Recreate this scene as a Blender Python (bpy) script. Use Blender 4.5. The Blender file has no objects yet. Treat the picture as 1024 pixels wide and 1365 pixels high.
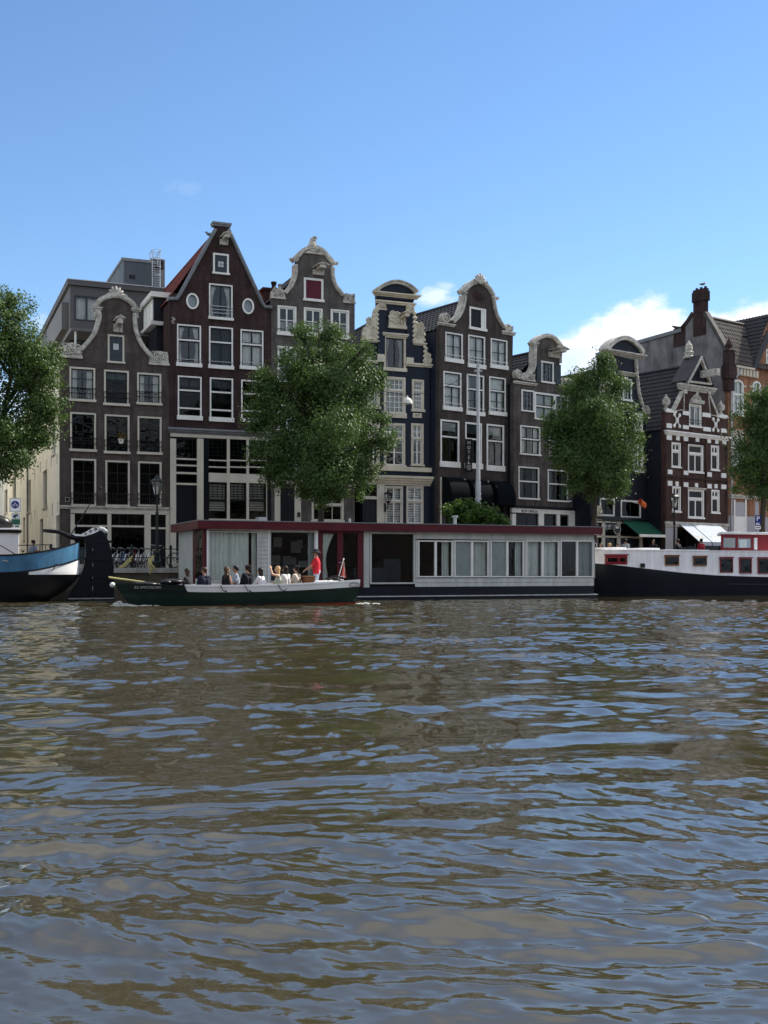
import bpy, bmesh, math, random
import numpy as np
from mathutils import Vector, Matrix
from mathutils.geometry import tessellate_polygon
R = math.radians
sc = bpy.context.scene
col = sc.collection
# ---------------------------------------------------------------- camera, sky, sun, exposure
FPX, CXP, HZP, EYE = 1500.0, 512.0, 760.0, 1.25
cam_d = bpy.data.cameras.new('camera'); cam = bpy.data.objects.new('camera', cam_d); col.objects.link(cam)
cam.location = (0, 0, EYE); cam.rotation_euler = (R(90), 0, 0)
cam_d.sensor_fit = 'AUTO'; cam_d.sensor_width = 36; cam_d.lens = 36*FPX/1365
cam_d.shift_y = (HZP-682.5)/1365; cam_d.clip_start = .1; cam_d.clip_end = 3000
sc.camera = cam
SUN_EL, SUN_AZ = 41.0, 53.0          # azimuth clockwise from the view axis (+Y)
sc.view_settings.view_transform = 'Standard'; sc.view_settings.look = 'None'
sc.view_settings.gamma = 1; sc.view_settings.exposure = 1.22
world = bpy.data.worlds.new("World"); sc.world = world; world.use_nodes = True
def build_world():
    nt = world.node_tree; N = nt.nodes; L = nt.links
    N.clear()
    out = N.new('ShaderNodeOutputWorld'); bg = N.new('ShaderNodeBackground'); bg.inputs[1].default_value = 0.078
    sky = N.new('ShaderNodeTexSky'); sky.sky_type = 'NISHITA'; sky.sun_disc = False
    sky.sun_elevation = R(SUN_EL); sky.sun_rotation = R(SUN_AZ); sky.altitude = 0; sky.air_density = 1.0
    sky.dust_density = 0.0; sky.ozone_density = 4.0
    tc = N.new('ShaderNodeTexCoord'); sep = N.new('ShaderNodeSeparateXYZ'); L.new(tc.outputs['Generated'], sep.inputs[0])
    def M(op, a, b=None, clamp=False):
        n = N.new('ShaderNodeMath'); n.operation = op; n.use_clamp = clamp
        for i, v in enumerate((a, b)):
            if v is None: continue
            if isinstance(v, (int, float)): n.inputs[i].default_value = v
            else: L.new(v, n.inputs[i])
        return n.outputs[0]
    az = M('ARCTAN2', sep.outputs[0], sep.outputs[1]); el = M('ARCSINE', sep.outputs[2])
    comb = N.new('ShaderNodeCombineXYZ'); L.new(az, comb.inputs[0]); L.new(M('MULTIPLY', el, 1.5), comb.inputs[1])
    def noise(scale, detail, rough=.55, dist=0.0, off=0.0):
        mp = N.new('ShaderNodeMapping'); mp.inputs['Location'].default_value = (off, off*.7, 0); L.new(comb.outputs[0], mp.inputs[0])
        n = N.new('ShaderNodeTexNoise'); n.inputs['Scale'].default_value = scale; n.inputs['Detail'].default_value = detail
        n.inputs['Roughness'].default_value = rough; n.inputs['Distortion'].default_value = dist
        L.new(mp.outputs[0], n.inputs['Vector']); return n.outputs['Fac']
    def smooth(x, lo, hi):
        n = N.new('ShaderNodeMapRange'); n.interpolation_type = 'SMOOTHSTEP'
        L.new(x, n.inputs[0]); n.inputs[1].default_value = lo; n.inputs[2].default_value = hi
        n.inputs[3].default_value = 0; n.inputs[4].default_value = 1; return n.outputs[0]
    # a bank of cumulus low on the right: its top as a curve over azimuth
    cv = N.new('ShaderNodeFloatCurve'); m = cv.mapping; c = m.curves[0]
    def azp(px): return math.atan((px-CXP)/FPX)
    def elp(px, py): return math.atan((HZP-py)/math.hypot(FPX, px-CXP))
    pts = [(520, 520), (690, 488), (730, 452), (780, 424), (840, 396), (880, 388), (910, 408), (960, 402), (1010, 394), (1100, 398), (1300, 420), (1700, 470)]
    a0, a1 = azp(500), azp(1750)
    P = [((azp(px)-a0)/(a1-a0), elp(px, py)*3) for px, py in pts]
    while len(c.points) < len(P): c.points.new(.5, .5)
    for p, (x, y) in zip(c.points, P): p.location = (x, y)
    m.update()
    nm = N.new('ShaderNodeMapRange'); L.new(az, nm.inputs[0]); nm.inputs[1].default_value = a0; nm.inputs[2].default_value = a1
    L.new(nm.outputs[0], cv.inputs['Value'])
    top = M('MULTIPLY', cv.outputs[0], 1/3)
    n1 = noise(26, 7, .6, .35); n2 = noise(9, 3, .5, .2, 3.1)
    edge = M('ADD', top, M('MULTIPLY', M('SUBTRACT', n1, .52), .055))
    d = M('SUBTRACT', edge, el)
    bank = smooth(d, -.003, .018)
    # the bank thins to its lower left
    thin = smooth(M('ADD', M('MULTIPLY', M('SUBTRACT', az, azp(770)), 9.0), M('ADD', M('MULTIPLY', n2, 1.3), M('MULTIPLY', d, -6.0))), -.25, .8)
    bank = M('MULTIPLY', bank, M('ADD', M('MULTIPLY', thin, .65), .35))
    def blob(px, py, rx, ry, gain, nz):
        ex = M('MULTIPLY', M('SUBTRACT', az, azp(px)), FPX/rx); ey = M('MULTIPLY', M('SUBTRACT', el, elp(px, py)), FPX/ry)
        r = M('SQRT', M('ADD', M('MULTIPLY', ex, ex), M('MULTIPLY', ey, ey)))
        return M('MULTIPLY', smooth(M('ADD', M('SUBTRACT', 1.0, r), M('MULTIPLY', M('SUBTRACT', nz, .5), 2.6)), .15, .95), gain)
    n3 = noise(38, 6, .62, .5, 7.7)
    small = blob(588, 394, 40, 20, .55, n3); wisp = blob(243, 250, 34, 16, .05, n3); w3 = blob(60, 432, 34, 16, .22, n3)
    mask = M('MAXIMUM', M('MAXIMUM', bank, small), M('MAXIMUM', wisp, w3))
    # unseen cloud veil added above and round the view: fill light, paler water
    mp3 = N.new('ShaderNodeMapping'); mp3.inputs['Location'].default_value = (.7, .2, .4); mp3.inputs['Scale'].default_value = (1, 1, 1.6); L.new(tc.outputs['Generated'], mp3.inputs[0])
    nn = N.new('ShaderNodeTexNoise'); nn.inputs['Scale'].default_value = 3.4; nn.inputs['Detail'].default_value = 7; nn.inputs['Roughness'].default_value = .58; L.new(mp3.outputs[0], nn.inputs['Vector'])
    outside = M('MAXIMUM', smooth(el, .465, .9), smooth(M('ABSOLUTE', az), .55, .9))
    high = M('MULTIPLY', M('ADD', M('MULTIPLY', smooth(nn.outputs['Fac'], .35, .65), .25), .36), outside)
    overhead = M('MULTIPLY', M('MULTIPLY', smooth(el, .462, .86), smooth(sep.outputs[1], .05, .35)), M('ADD', M('MULTIPLY', smooth(nn.outputs['Fac'], .25, .75), .3), .62))  # added veil kept to the part of the sky that the water mirrors
    mask = M('MAXIMUM', mask, M('MAXIMUM', high, overhead))
    shade = smooth(M('ADD', M('MULTIPLY', n1, .75), M('ADD', M('MULTIPLY', n2, .45), M('MULTIPLY', d, -2.6))), .22, .66)
    cm = N.new('ShaderNodeMix'); cm.data_type = 'RGBA'; L.new(shade, cm.inputs[0])
    cm.inputs[6].default_value = (3.9, 4.7, 5.9, 1); cm.inputs[7].default_value = (6.9, 7.0, 7.1, 1)
    mx = N.new('ShaderNodeMix'); mx.data_type = 'RGBA'; L.new(mask, mx.inputs[0])
    hs = N.new('ShaderNodeHueSaturation'); hs.inputs['Saturation'].default_value = 1.06; hs.inputs['Value'].default_value = .97; L.new(sky.outputs[0], hs.inputs['Color'])
    L.new(hs.outputs[0], mx.inputs[6]); L.new(cm.outputs[2], mx.inputs[7])
    L.new(mx.outputs[2], bg.inputs[0]); L.new(bg.outputs[0], out.inputs[0])
build_world()
sun_d = bpy.data.lights.new('sun', 'SUN'); sun_d.energy = 3.4; sun_d.angle = R(.53); sun_d.color = (1, .94, .84)
sun = bpy.data.objects.new('sun', sun_d); col.objects.link(sun)
SDIR = Vector((math.sin(R(SUN_AZ))*math.cos(R(SUN_EL)), math.cos(R(SUN_AZ))*math.cos(R(SUN_EL)), math.sin(R(SUN_EL))))
sun.rotation_euler = SDIR.to_track_quat('Z', 'Y').to_euler()

# ---------------------------------------------------------------- helpers: objects and tags
ZS = 1.35                                             # street level above the water
def tag(o, label=None, cat=None, group=None, kind=None):
    if label: o['label'] = label
    if cat: o['category'] = cat
    if group: o['group'] = group
    if kind: o['kind'] = kind
    return o
def empty(name, loc=(0, 0, 0), rz=0.0, label=None, cat=None, group=None):
    o = bpy.data.objects.new(name, None); o.empty_display_size = .2; col.objects.link(o)
    o.location = loc; o.rotation_euler = (0, 0, rz)
    return tag(o, label, cat, group)
def kids(o): return [c for c in col.objects if c.parent == o]
def copy_tree(o, parent=None):
    c = o.copy(); col.objects.link(c); c.parent = parent
    for ch in [k for k in list(col.objects) if k.parent == o]: copy_tree(ch, c)
    return c
def W(px, py, D): return Vector(((px-CXP)/FPX*D, D, EYE+(HZP-py)/FPX*D))

class MB:
    def __init__(s): s.v = []; s.f = []
    def add(s, vs, fs):
        k = len(s.v); s.v += [tuple(p) for p in vs]; s.f += [tuple(i+k for i in f) for f in fs]; return s
    def box(s, x0, x1, y0, y1, z0, z1):
        return s.add([(x0,y0,z0),(x1,y0,z0),(x1,y1,z0),(x0,y1,z0),(x0,y0,z1),(x1,y0,z1),(x1,y1,z1),(x0,y1,z1)],
              [(3,2,1,0),(4,5,6,7),(0,1,5,4),(1,2,6,5),(2,3,7,6),(3,0,4,7)])
    def slab(s, pts, th):                              # four corners (CCW seen from outside) and a thickness
        a = [Vector(p) for p in pts]; n = (a[1]-a[0]).cross(a[2]-a[0]).normalized()*th
        b = [p-n for p in a]; k = len(a)
        return s.add(a+b, [tuple(range(k)), tuple(range(2*k-1, k-1, -1))]+[(i, k+i, k+(i+1) % k, (i+1) % k) for i in range(k)])
    def prism(s, poly, y0, y1, holes=(), front_only=False):   # poly in (x,z), extruded from y0 to y1
        loops = [list(poly)]+[list(h) for h in holes]
        V = [[Vector((p[0], p[1], 0)) for p in lp] for lp in loops]
        flat = [p for lp in loops for p in lp]; n = len(flat)
        tri = tessellate_polygon(V)
        vs = [(p[0], y0, p[1]) for p in flat]+[(p[0], y1, p[1]) for p in flat]; fs = []
        for t in tri:
            a, b, c = (flat[i] for i in t)
            ar = (b[0]-a[0])*(c[1]-a[1])-(b[1]-a[1])*(c[0]-a[0])
            t = tuple(t) if ar > 0 else tuple(reversed(t))
            fs.append(t); fs.append(tuple(i+n for i in reversed(t)))
        k = 0
        for li, lp in enumerate(loops):
            m = len(lp); area = sum(lp[i][0]*lp[(i+1) % m][1]-lp[(i+1) % m][0]*lp[i][1] for i in range(m))
            fw = (area > 0) == (li == 0)
            for i in range(m):
                a, b = k+i, k+(i+1) % m
                fs.append((a, a+n, b+n, b) if fw else (b, b+n, a+n, a))
            k += m
        return s.add(vs, fs)
    def ribbon(s, path, w, y0, y1, closed=False):      # band of width w along a path in (x,z)
        P = [Vector((p[0], p[1])) for p in path]; n = len(P); vs = []
        for i in range(n):
            a = P[(i-1) % n] if closed or i > 0 else P[i]; b = P[(i+1) % n] if closed or i < n-1 else P[i]
            t = (b-a).normalized(); nn = Vector((-t.y, t.x)); ww = w[i] if isinstance(w, (list, tuple)) else w
            A = P[i]+nn*ww/2; B = P[i]-nn*ww/2
            vs += [(A.x, y0, A.y), (B.x, y0, B.y), (B.x, y1, B.y), (A.x, y1, A.y)]
        fs = []
        for i in range(n if closed else n-1):
            a = 4*i; b = 4*((i+1) % n)
            for j in range(4): fs.append((a+j, b+j, b+(j+1) % 4, a+(j+1) % 4))
        if not closed: fs += [(0, 1, 2, 3), (4*n-1, 4*n-2, 4*n-3, 4*n-4)]
        return s.add(vs, fs)
    def tube(s, pts, r, n=8, closed=False):
        P = [Vector(p) for p in pts]; m = len(P); vs = []; fs = []; up = None
        for i in range(m):
            a = P[(i-1) % m] if closed or i > 0 else P[i]; b = P[(i+1) % m] if closed or i < m-1 else P[i]
            t = (b-a).normalized()
            if up is None: up = Vector((0, 0, 1)) if abs(t.z) < .9 else Vector((1, 0, 0))
            x = up.cross(t)
            x = x.normalized() if x.length > 1e-6 else t.orthogonal().normalized()
            y = t.cross(x); up = y
            rr = r[i] if isinstance(r, (list, tuple)) else r
            for j in range(n):
                q = 2*math.pi*j/n; vs.append(P[i]+x*math.cos(q)*rr+y*math.sin(q)*rr)
        for i in range(m if closed else m-1):
            a = i*n; b = ((i+1) % m)*n
            for j in range(n): fs.append((a+j, a+(j+1) % n, b+(j+1) % n, b+j))
        if not closed: fs += [tuple(range(n-1, -1, -1)), tuple(range((m-1)*n, m*n))]
        return s.add(vs, fs)
    def ell(s, c, r, n=10, m=6, rot=None):
        c = Vector(c); vs = []; fs = []
        if isinstance(r, (int, float)): r = (r, r, r)
        for i in range(1, m):
            th = math.pi*i/m
            for j in range(n):
                ph = 2*math.pi*j/n; p = Vector((r[0]*math.sin(th)*math.cos(ph), r[1]*math.sin(th)*math.sin(ph), r[2]*math.cos(th)))
                if rot: p = rot @ p
                vs.append(c+p)
        top = Vector((0, 0, r[2])); bot = -top
        if rot: top = rot @ top; bot = rot @ bot
        vs += [c+top, c+bot]; k = (m-1)*n
        for i in range(m-2):
            for j in range(n): fs.append((i*n+j, (i+1)*n+j, (i+1)*n+(j+1) % n, i*n+(j+1) % n))
        for j in range(n): fs.append((k, j, (j+1) % n)); fs.append((k+1, (m-2)*n+(j+1) % n, (m-2)*n+j))
        return s.add(vs, fs)
    def lathe(s, prof, c=(0, 0, 0), n=12):             # prof = (r, z)
        vs = []; fs = []; m = len(prof)
        for r, z in prof:
            for j in range(n):
                q = 2*math.pi*j/n; vs.append((c[0]+r*math.cos(q), c[1]+r*math.sin(q), c[2]+z))
        for i in range(m-1):
            for j in range(n): fs.append((i*n+j, i*n+(j+1) % n, (i+1)*n+(j+1) % n, (i+1)*n+j))
        fs += [tuple(range(n-1, -1, -1)), tuple(range((m-1)*n, m*n))]
        return s.add(vs, fs)
    def grid(s, rows, flip=False):
        n = len(rows[0]); vs = [p for r in rows for p in r]; fs = []
        for i in range(len(rows)-1):
            for j in range(n-1):
                q = (i*n+j, i*n+j+1, (i+1)*n+j+1, (i+1)*n+j); fs.append(q[::-1] if flip else q)
        return s.add(vs, fs)
    def build(s, name, m, parent=None, smooth=False, bevel=0):
        me = bpy.data.meshes.new(name); me.from_pydata(s.v, [], s.f); me.update()
        if m: me.materials.append(m)
        if smooth: me.shade_smooth()
        o = bpy.data.objects.new(name, me); col.objects.link(o)
        if parent: o.parent = parent
        if bevel:
            b = o.modifiers.new('bevel', 'BEVEL'); b.width = bevel; b.segments = 2; b.limit_method = 'ANGLE'
        return o
def crom(P, n=8):                                      # Catmull-Rom through points
    P = [Vector(p) for p in P]; out = []
    for i in range(len(P)-1):
        a = P[i-1] if i else P[i]*2-P[i+1]; b = P[i]; c = P[i+1]; d = P[i+2] if i+2 < len(P) else P[i+1]*2-P[i]
        for k in range(n):
            t = k/n; out.append(.5*((2*b)+(c-a)*t+(2*a-5*b+4*c-d)*t*t+(3*b-a-3*c+d)*t**3))
    out.append(P[-1]); return out

# ---------------------------------------------------------------- materials
def newmat(name):
    m = bpy.data.materials.new(name); m.use_nodes = True; nt = m.node_tree
    return m, nt, nt.nodes, nt.links, nt.nodes['Principled BSDF']
def varied(N, L, col_, var, scale, coord='Object', stretch=(1, 1, 1), detail=5):
    tc = N.new('ShaderNodeTexCoord'); mp = N.new('ShaderNodeMapping'); mp.inputs['Scale'].default_value = stretch
    L.new(tc.outputs[coord], mp.inputs[0])
    n = N.new('ShaderNodeTexNoise'); n.inputs['Scale'].default_value = scale; n.inputs['Detail'].default_value = detail
    n.inputs['Roughness'].default_value = .62; L.new(mp.outputs[0], n.inputs['Vector'])
    r = N.new('ShaderNodeMapRange'); L.new(n.outputs['Fac'], r.inputs[0]); r.inputs[1].default_value = .3; r.inputs[2].default_value = .7
    r.inputs[3].default_value = 1-var; r.inputs[4].default_value = 1+var
    mx = N.new('ShaderNodeMix'); mx.data_type = 'RGBA'; mx.blend_type = 'MULTIPLY'; mx.inputs[0].default_value = 1
    if isinstance(col_, tuple): mx.inputs[6].default_value = (*col_, 1)
    else: L.new(col_, mx.inputs[6])
    L.new(r.outputs[0], mx.inputs[7]); return mx.outputs[2], n.outputs['Fac'], mp.outputs[0]
def mat(name, c, rough=.6, var=.15, scale=2.5, stretch=(1, 1, 1), bump=0.0, metal=0.0, spec=.22, coat=0.0):
    m, nt, N, L, B = newmat(name)
    o, f, v = varied(N, L, c, var, scale, stretch=stretch); L.new(o, B.inputs['Base Color'])
    B.inputs['Roughness'].default_value = rough; B.inputs['Metallic'].default_value = metal
    B.inputs['Specular IOR Level'].default_value = spec; B.inputs['Coat Weight'].default_value = coat
    if bump:
        b = N.new('ShaderNodeBump'); b.inputs['Strength'].default_value = .6; b.inputs['Distance'].default_value = bump
        n = N.new('ShaderNodeTexNoise'); n.inputs['Scale'].default_value = scale*8; n.inputs['Detail'].default_value = 4
        L.new(v, n.inputs['Vector']); L.new(n.outputs['Fac'], b.inputs['Height']); L.new(b.outputs[0], B.inputs['Normal'])
    return m
def brick(name, c1, c2, mortar, var=.3, stain=.35, bw=.23, rh=.075):
    m, nt, N, L, B = newmat(name)
    tc = N.new('ShaderNodeTexCoord'); sp = N.new('ShaderNodeSeparateXYZ'); L.new(tc.outputs['Object'], sp.inputs[0])
    ad = N.new('ShaderNodeMath'); L.new(sp.outputs[0], ad.inputs[0]); L.new(sp.outputs[1], ad.inputs[1])
    cb = N.new('ShaderNodeCombineXYZ'); L.new(ad.outputs[0], cb.inputs[0]); L.new(sp.outputs[2], cb.inputs[1])
    bk = N.new('ShaderNodeTexBrick'); L.new(cb.outputs[0], bk.inputs['Vector']); bk.inputs['Scale'].default_value = 1
    bk.inputs['Brick Width'].default_value = bw; bk.inputs['Row Height'].default_value = rh; bk.inputs['Mortar Size'].default_value = .008
    bk.inputs['Color1'].default_value = (*c1, 1); bk.inputs['Color2'].default_value = (*c2, 1); bk.inputs['Mortar'].default_value = (*mortar, 1)
    o, f, v = varied(N, L, bk.outputs['Color'], var, .9, detail=7)
    o2, f2, v2 = varied(N, L, o, stain, 1.3, stretch=(2.2, 2.2, .35), detail=4)
    n3 = N.new('ShaderNodeTexNoise'); n3.inputs['Scale'].default_value = .8; n3.inputs['Detail'].default_value = 8; n3.inputs['Roughness'].default_value = .7; L.new(cb.outputs[0], n3.inputs['Vector'])
    r3 = N.new('ShaderNodeMapRange'); L.new(n3.outputs['Fac'], r3.inputs[0]); r3.inputs[1].default_value = .56; r3.inputs[2].default_value = .72; r3.inputs[3].default_value = 0; r3.inputs[4].default_value = .5
    m3 = N.new('ShaderNodeMix'); m3.data_type = 'RGBA'; L.new(r3.outputs[0], m3.inputs[0]); L.new(o2, m3.inputs[6]); m3.inputs[7].default_value = (mortar[0]*1.5, mortar[1]*1.4, mortar[2]*1.35, 1)
    L.new(m3.outputs[2], B.inputs['Base Color']); B.inputs['Roughness'].default_value = .85; B.inputs['Specular IOR Level'].default_value = .1
    b = N.new('ShaderNodeBump'); b.inputs['Strength'].default_value = .5; b.inputs['Distance'].default_value = .01
    L.new(bk.outputs['Fac'], b.inputs['Height']); b.invert = True; L.new(b.outputs[0], B.inputs['Normal'])
    return m
def glass(name, tint=(.75, .8, .8), gain=1.7, base=.0, wav=.012):
    m, nt, N, L, B = newmat(name); N.remove(B); out = N['Material Output']
    tr = N.new('ShaderNodeBsdfTransparent'); tr.inputs[0].default_value = (*tint, 1)
    gl = N.new('ShaderNodeBsdfGlossy'); gl.inputs['Roughness'].default_value = .03
    fr = N.new('ShaderNodeFresnel'); fr.inputs[0].default_value = 1.5
    a = N.new('ShaderNodeMath'); a.operation = 'MULTIPLY_ADD'; a.use_clamp = True; L.new(fr.outputs[0], a.inputs[0]); a.inputs[1].default_value = gain; a.inputs[2].default_value = base
    tc = N.new('ShaderNodeTexCoord'); n = N.new('ShaderNodeTexNoise'); n.inputs['Scale'].default_value = 2.2; n.inputs['Detail'].default_value = 2
    L.new(tc.outputs['Object'], n.inputs['Vector']); b = N.new('ShaderNodeBump'); b.inputs['Distance'].default_value = wav; b.inputs['Strength'].default_value = 1
    L.new(n.outputs['Fac'], b.inputs['Height']); L.new(b.outputs[0], gl.inputs['Normal'])
    mx = N.new('ShaderNodeMixShader'); L.new(a.outputs[0], mx.inputs[0]); L.new(tr.outputs[0], mx.inputs[1]); L.new(gl.outputs[0], mx.inputs[2])
    L.new(mx.outputs[0], out.inputs[0]); return m
M = {}
M['brick_brown'] = brick('brown brick', (0.102, 0.076, 0.067), (0.075, 0.058, 0.053), (0.088, 0.082, 0.076))
M['brick_plum'] = brick('dark plum brick', (0.057, 0.032, 0.030), (0.042, 0.025, 0.024), (0.051, 0.040, 0.038))
M['brick_grey'] = brick('grey brown brick', (0.119, 0.101, 0.092), (0.092, 0.080, 0.074), (0.106, 0.100, 0.095))
M['brick_hotel'] = brick('dark brown brick', (0.075, 0.056, 0.049), (0.058, 0.045, 0.041), (0.070, 0.064, 0.063))
M['brick_weathered'] = brick('weathered brown brick', (0.110, 0.089, 0.078), (0.075, 0.062, 0.057), (0.097, 0.091, 0.086), var=.4)
M['brick_red'] = brick('dark red brick', (0.074, 0.035, 0.030), (0.057, 0.031, 0.025), (0.093, 0.071, 0.060))
M['brick_orange'] = brick('orange brick', (.36, .155, .075), (.27, .12, .065), (.22, .17, .13))
M['brick_quay'] = brick('quay wall brick', (.12, .10, .075), (.085, .075, .06), (.09, .085, .07), bw=.4, rh=.14)
M['awning'] = mat('black awning canvas', (.006, .008, .010), .95, .2, spec=.05)
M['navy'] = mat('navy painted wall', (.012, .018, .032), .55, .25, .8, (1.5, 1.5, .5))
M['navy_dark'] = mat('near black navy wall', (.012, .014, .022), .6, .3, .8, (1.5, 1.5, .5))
M['stone'] = mat('grey sandstone trim', (.50, .47, .41), .8, .42, 4.0, bump=.03)
M['cream_stone'] = mat('cream painted stone', (.60, .54, .42), .65, .18, 1.5, bump=.01)
M['white'] = mat('white paint', (.80, .78, .72), .45, .10, 2.0)
M['cream'] = mat('cream paint', (.60, .56, .46), .5, .12, 1.2)
M['sash'] = mat('dark green sash paint', (.012, .018, .018), .35, .2)
M['black'] = mat('black paint', (.012, .012, .014), .35, .2)
M['door'] = mat('dark blue door paint', (.006, .008, .013), .3, .2)
M['maroon'] = mat('maroon paint', (.085, .012, .018), .4, .2, 1.5)
M['red_shutter'] = mat('wine red shutter paint', (.11, .014, .03), .5, .2)
M['shutter'] = mat('blue grey shutter paint', (.045, .055, .065), .5, .2)
M['cream_wall'] = mat('cream plaster wall', (.80, .76, .64), .8, .12, .6, (1, 1, .6), bump=.01)
M['grey_panel'] = mat('grey facade panel', (.11, .105, .105), .6, .12, .6)
M['grey_light'] = mat('light grey panel', (.17, .165, .16), .6, .12, .6)
M['steel_clad'] = mat('dark blue grey ribbed cladding', (.17, .19, .21), .5, .15, .7, (3, 3, .4), metal=.2)
M['metal'] = mat('grey galvanised metal', (.42, .43, .44), .4, .15, 4, metal=.7)
M['mast'] = mat('grey painted steel mast', (.45, .46, .47), .45, .1, 3)
M['iron'] = mat('dark green iron', (.015, .022, .02), .4, .2)
M['render_grey'] = mat('weathered grey cement wall', (.19, .18, .175), .9, .55, .9, (1, 1, .55), bump=.02)
M['lilac_wall'] = mat('pale grey plaster', (.40, .39, .40), .8, .1, .6)
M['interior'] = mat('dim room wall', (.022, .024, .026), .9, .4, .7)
M['curtain'] = mat('white net curtain', (.86, .86, .80), .9, .08, 3)
M['curtain_grey'] = mat('pale grey curtain', (.50, .52, .50), .9, .1, 3)
M['tile_red'] = mat('red brown pantile', (.15, .035, .026), .75, .35, 1.6)
M['tile_black'] = mat('black pantile', (.028, .028, .032), .45, .35, 1.6)
M['tile_glaze'] = mat('dark glazed roof tile', (.075, .06, .05), .32, .4, 1.6)
M['coping'] = mat('dark grey coping', (.075, .072, .07), .85, .3)
M['lead'] = mat('grey lead flashing', (.20, .21, .22), .6, .2)
M['glass'] = glass('window glass', (.93, .95, .95)); M['glass_dark'] = glass('dark window glass', (.28, .33, .35), .55, .0)
M['glass_boat'] = glass('houseboat glass', (.88, .94, .95), .8, .0)
M['gold'] = mat('brass', (.5, .36, .12), .35, .1, metal=.8)
M['leather'] = mat('black leather', (.015, .014, .013), .5, .1)
M['tyre'] = mat('black rubber', (.014, .014, .014), .8, .1)
M['rope'] = mat('pale yellow rope', (.62, .55, .24), .9, .2, 20)
# ---------------------------------------------------------------- facade frames
class F:                                              # a vertical facade plane; u runs along it to the right, v into the building
    def __init__(s, px, D, deg, z=ZS):
        s.o = Vector(((px-CXP)/FPX*D, D)); s.deg = deg; s.c = math.cos(R(deg)); s.s = math.sin(R(deg)); s.z0 = z
    def t(s, px):
        X = (px-CXP)/FPX; return (s.o.x*s.s-s.o.y*s.c)/(X*s.s-s.c)
    def u(s, px):
        X = (px-CXP)/FPX; t = s.t(px); return (t*X-s.o.x)*s.c+(t-s.o.y)*s.s
    def z(s, px, py): return EYE+(HZP-py)/FPX*s.t(px)-s.z0
    def p(s, px, py): return (s.u(px), s.z(px, py))
    def next(s, px, p=0.0, deg=None):                 # a facade starting on the sight line px, p metres in front of this plane
        g = F(CXP, 1, s.deg, s.z0); g.o = s.o-Vector((-s.s, s.c))*p
        return F(px, g.t(px), s.deg if deg is None else deg, s.z0)
    def shift(s, d): 
        g = F(CXP, 1, s.deg, s.z0); g.o = s.o+Vector((-s.s, s.c))*d; return g
    def root(s, name, label, cat, group=None): return empty(name, (s.o.x, s.o.y, s.z0), R(s.deg), label, cat, group)

def tiles(mb, e0, e1, r0, r1, period=.26, row=.36, amp=.035):
    """a pantiled slope: eave line e0-e1, ridge line r0-r1"""
    e0, e1, r0, r1 = (Vector(p) for p in (e0, e1, r0, r1))
    n = (e1-e0).cross(r0-e0).normalized()
    if n.z < 0: n = -n
    Lh = (e1-e0).length; nu = max(4, min(260, int(Lh/period*5))); nr = max(2, min(60, int((r0-e0).length/row)))
    rows = []
    for j in range(nr):
        for k, h in ((0, .045), (.97, .0)):
            t = (j+k)/nr; a = e0.lerp(r0, t); b = e1.lerp(r1, t)
            rows.append([a.lerp(b, i/nu)+n*(h+amp*math.sin(2*math.pi*i/5)) for i in range(nu+1)])
    mb.grid(rows)

def spiral(mb, c, r, v0, v1, turns=1.7, w=.3, flip=1, a0=0):
    P = []
    for i in range(34):
        t = i/33; rr = r*(1-.85*t); a = a0+flip*2*math.pi*turns*t; P.append((c[0]+rr*math.cos(a), c[1]+rr*math.sin(a)))
    mb.ribbon(P, [w*r*(1-.6*i/33) for i in range(34)], v0, v1)
def scroll(mb, c, r, v=-.08, flip=1, a0=0):
    disc = [(c[0]+r*.96*math.cos(2*math.pi*i/20), c[1]+r*.96*math.sin(2*math.pi*i/20)) for i in range(20)]
    mb.prism(disc, v+.06, .28); spiral(mb, c, r, v-.03, v+.1, flip=flip, a0=a0, w=.34); mb.ell((c[0], v, c[1]), r*.22, 8, 6)
def carved(mb, u0, u1, z0, z1, v=-.05, seed=1, fill=1.0, step=None):
    """a carved relief block: a backing slab with swirls and leaves standing out of it"""
    rnd = random.Random(seed); w = u1-u0; h = z1-z0
    mb.box(u0, u1, v+.03, .27, z0, z0+h*.16)
    mb.prism([(u0+w*.03, z0+h*.16), (u1-w*.03, z0+h*.16), (u1-w*.06, z0+h*.8), (u0+w*.6, z1-h*.05), (u0+w*.25, z1-h*.1), (u0+w*.05, z0+h*.7)], v+.08, .26)
    for i in range(int(9*fill)):
        cx = u0+w*rnd.uniform(.15, .85); cz = z0+h*rnd.uniform(.3, .85); r = min(w, h)*rnd.uniform(.13, .24)
        spiral(mb, (cx, cz), r, v-.02*rnd.random(), v+.1, turns=1.3, w=.4, flip=rnd.choice((-1, 1)), a0=rnd.uniform(0, 6))
    for i in range(int(8*fill)):
        cx = u0+w*rnd.uniform(.1, .9); cz = z0+h*rnd.uniform(.2, .9)
        mb.ell((cx, v+.05, cz), (w*.10, .06, h*.07), 7, 5, Matrix.Rotation(rnd.uniform(0, 3), 3, 'Y'))
def shell(mb, c, w, h, v=-.1, n=7):
    """a fan shaped shell crest standing on c"""
    for i in range(n):
        a = math.pi*(.12+.76*i/(n-1)); L_ = h*(.78+.22*math.sin(a))
        d = Vector((math.cos(a)*w/h, math.sin(a)))
        p = [(c[0]+d.x*L_*k*.55, v+.05-.05*math.sin(k*3), c[1]+d.y*L_*k) for k in (0, .35, .7, .95)]
        mb.tube(p, [w*.05, w*.075, w*.085, w*.05], 7)
    mb.ell((c[0], v+.05, c[1]+h*.15), (w*.3, .12, h*.22), 10, 6)
    for s in (-1, 1): spiral(mb, (c[0]+s*w*.42, c[1]+h*.12), w*.15, v, v+.15, flip=s, w=.4)

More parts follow.
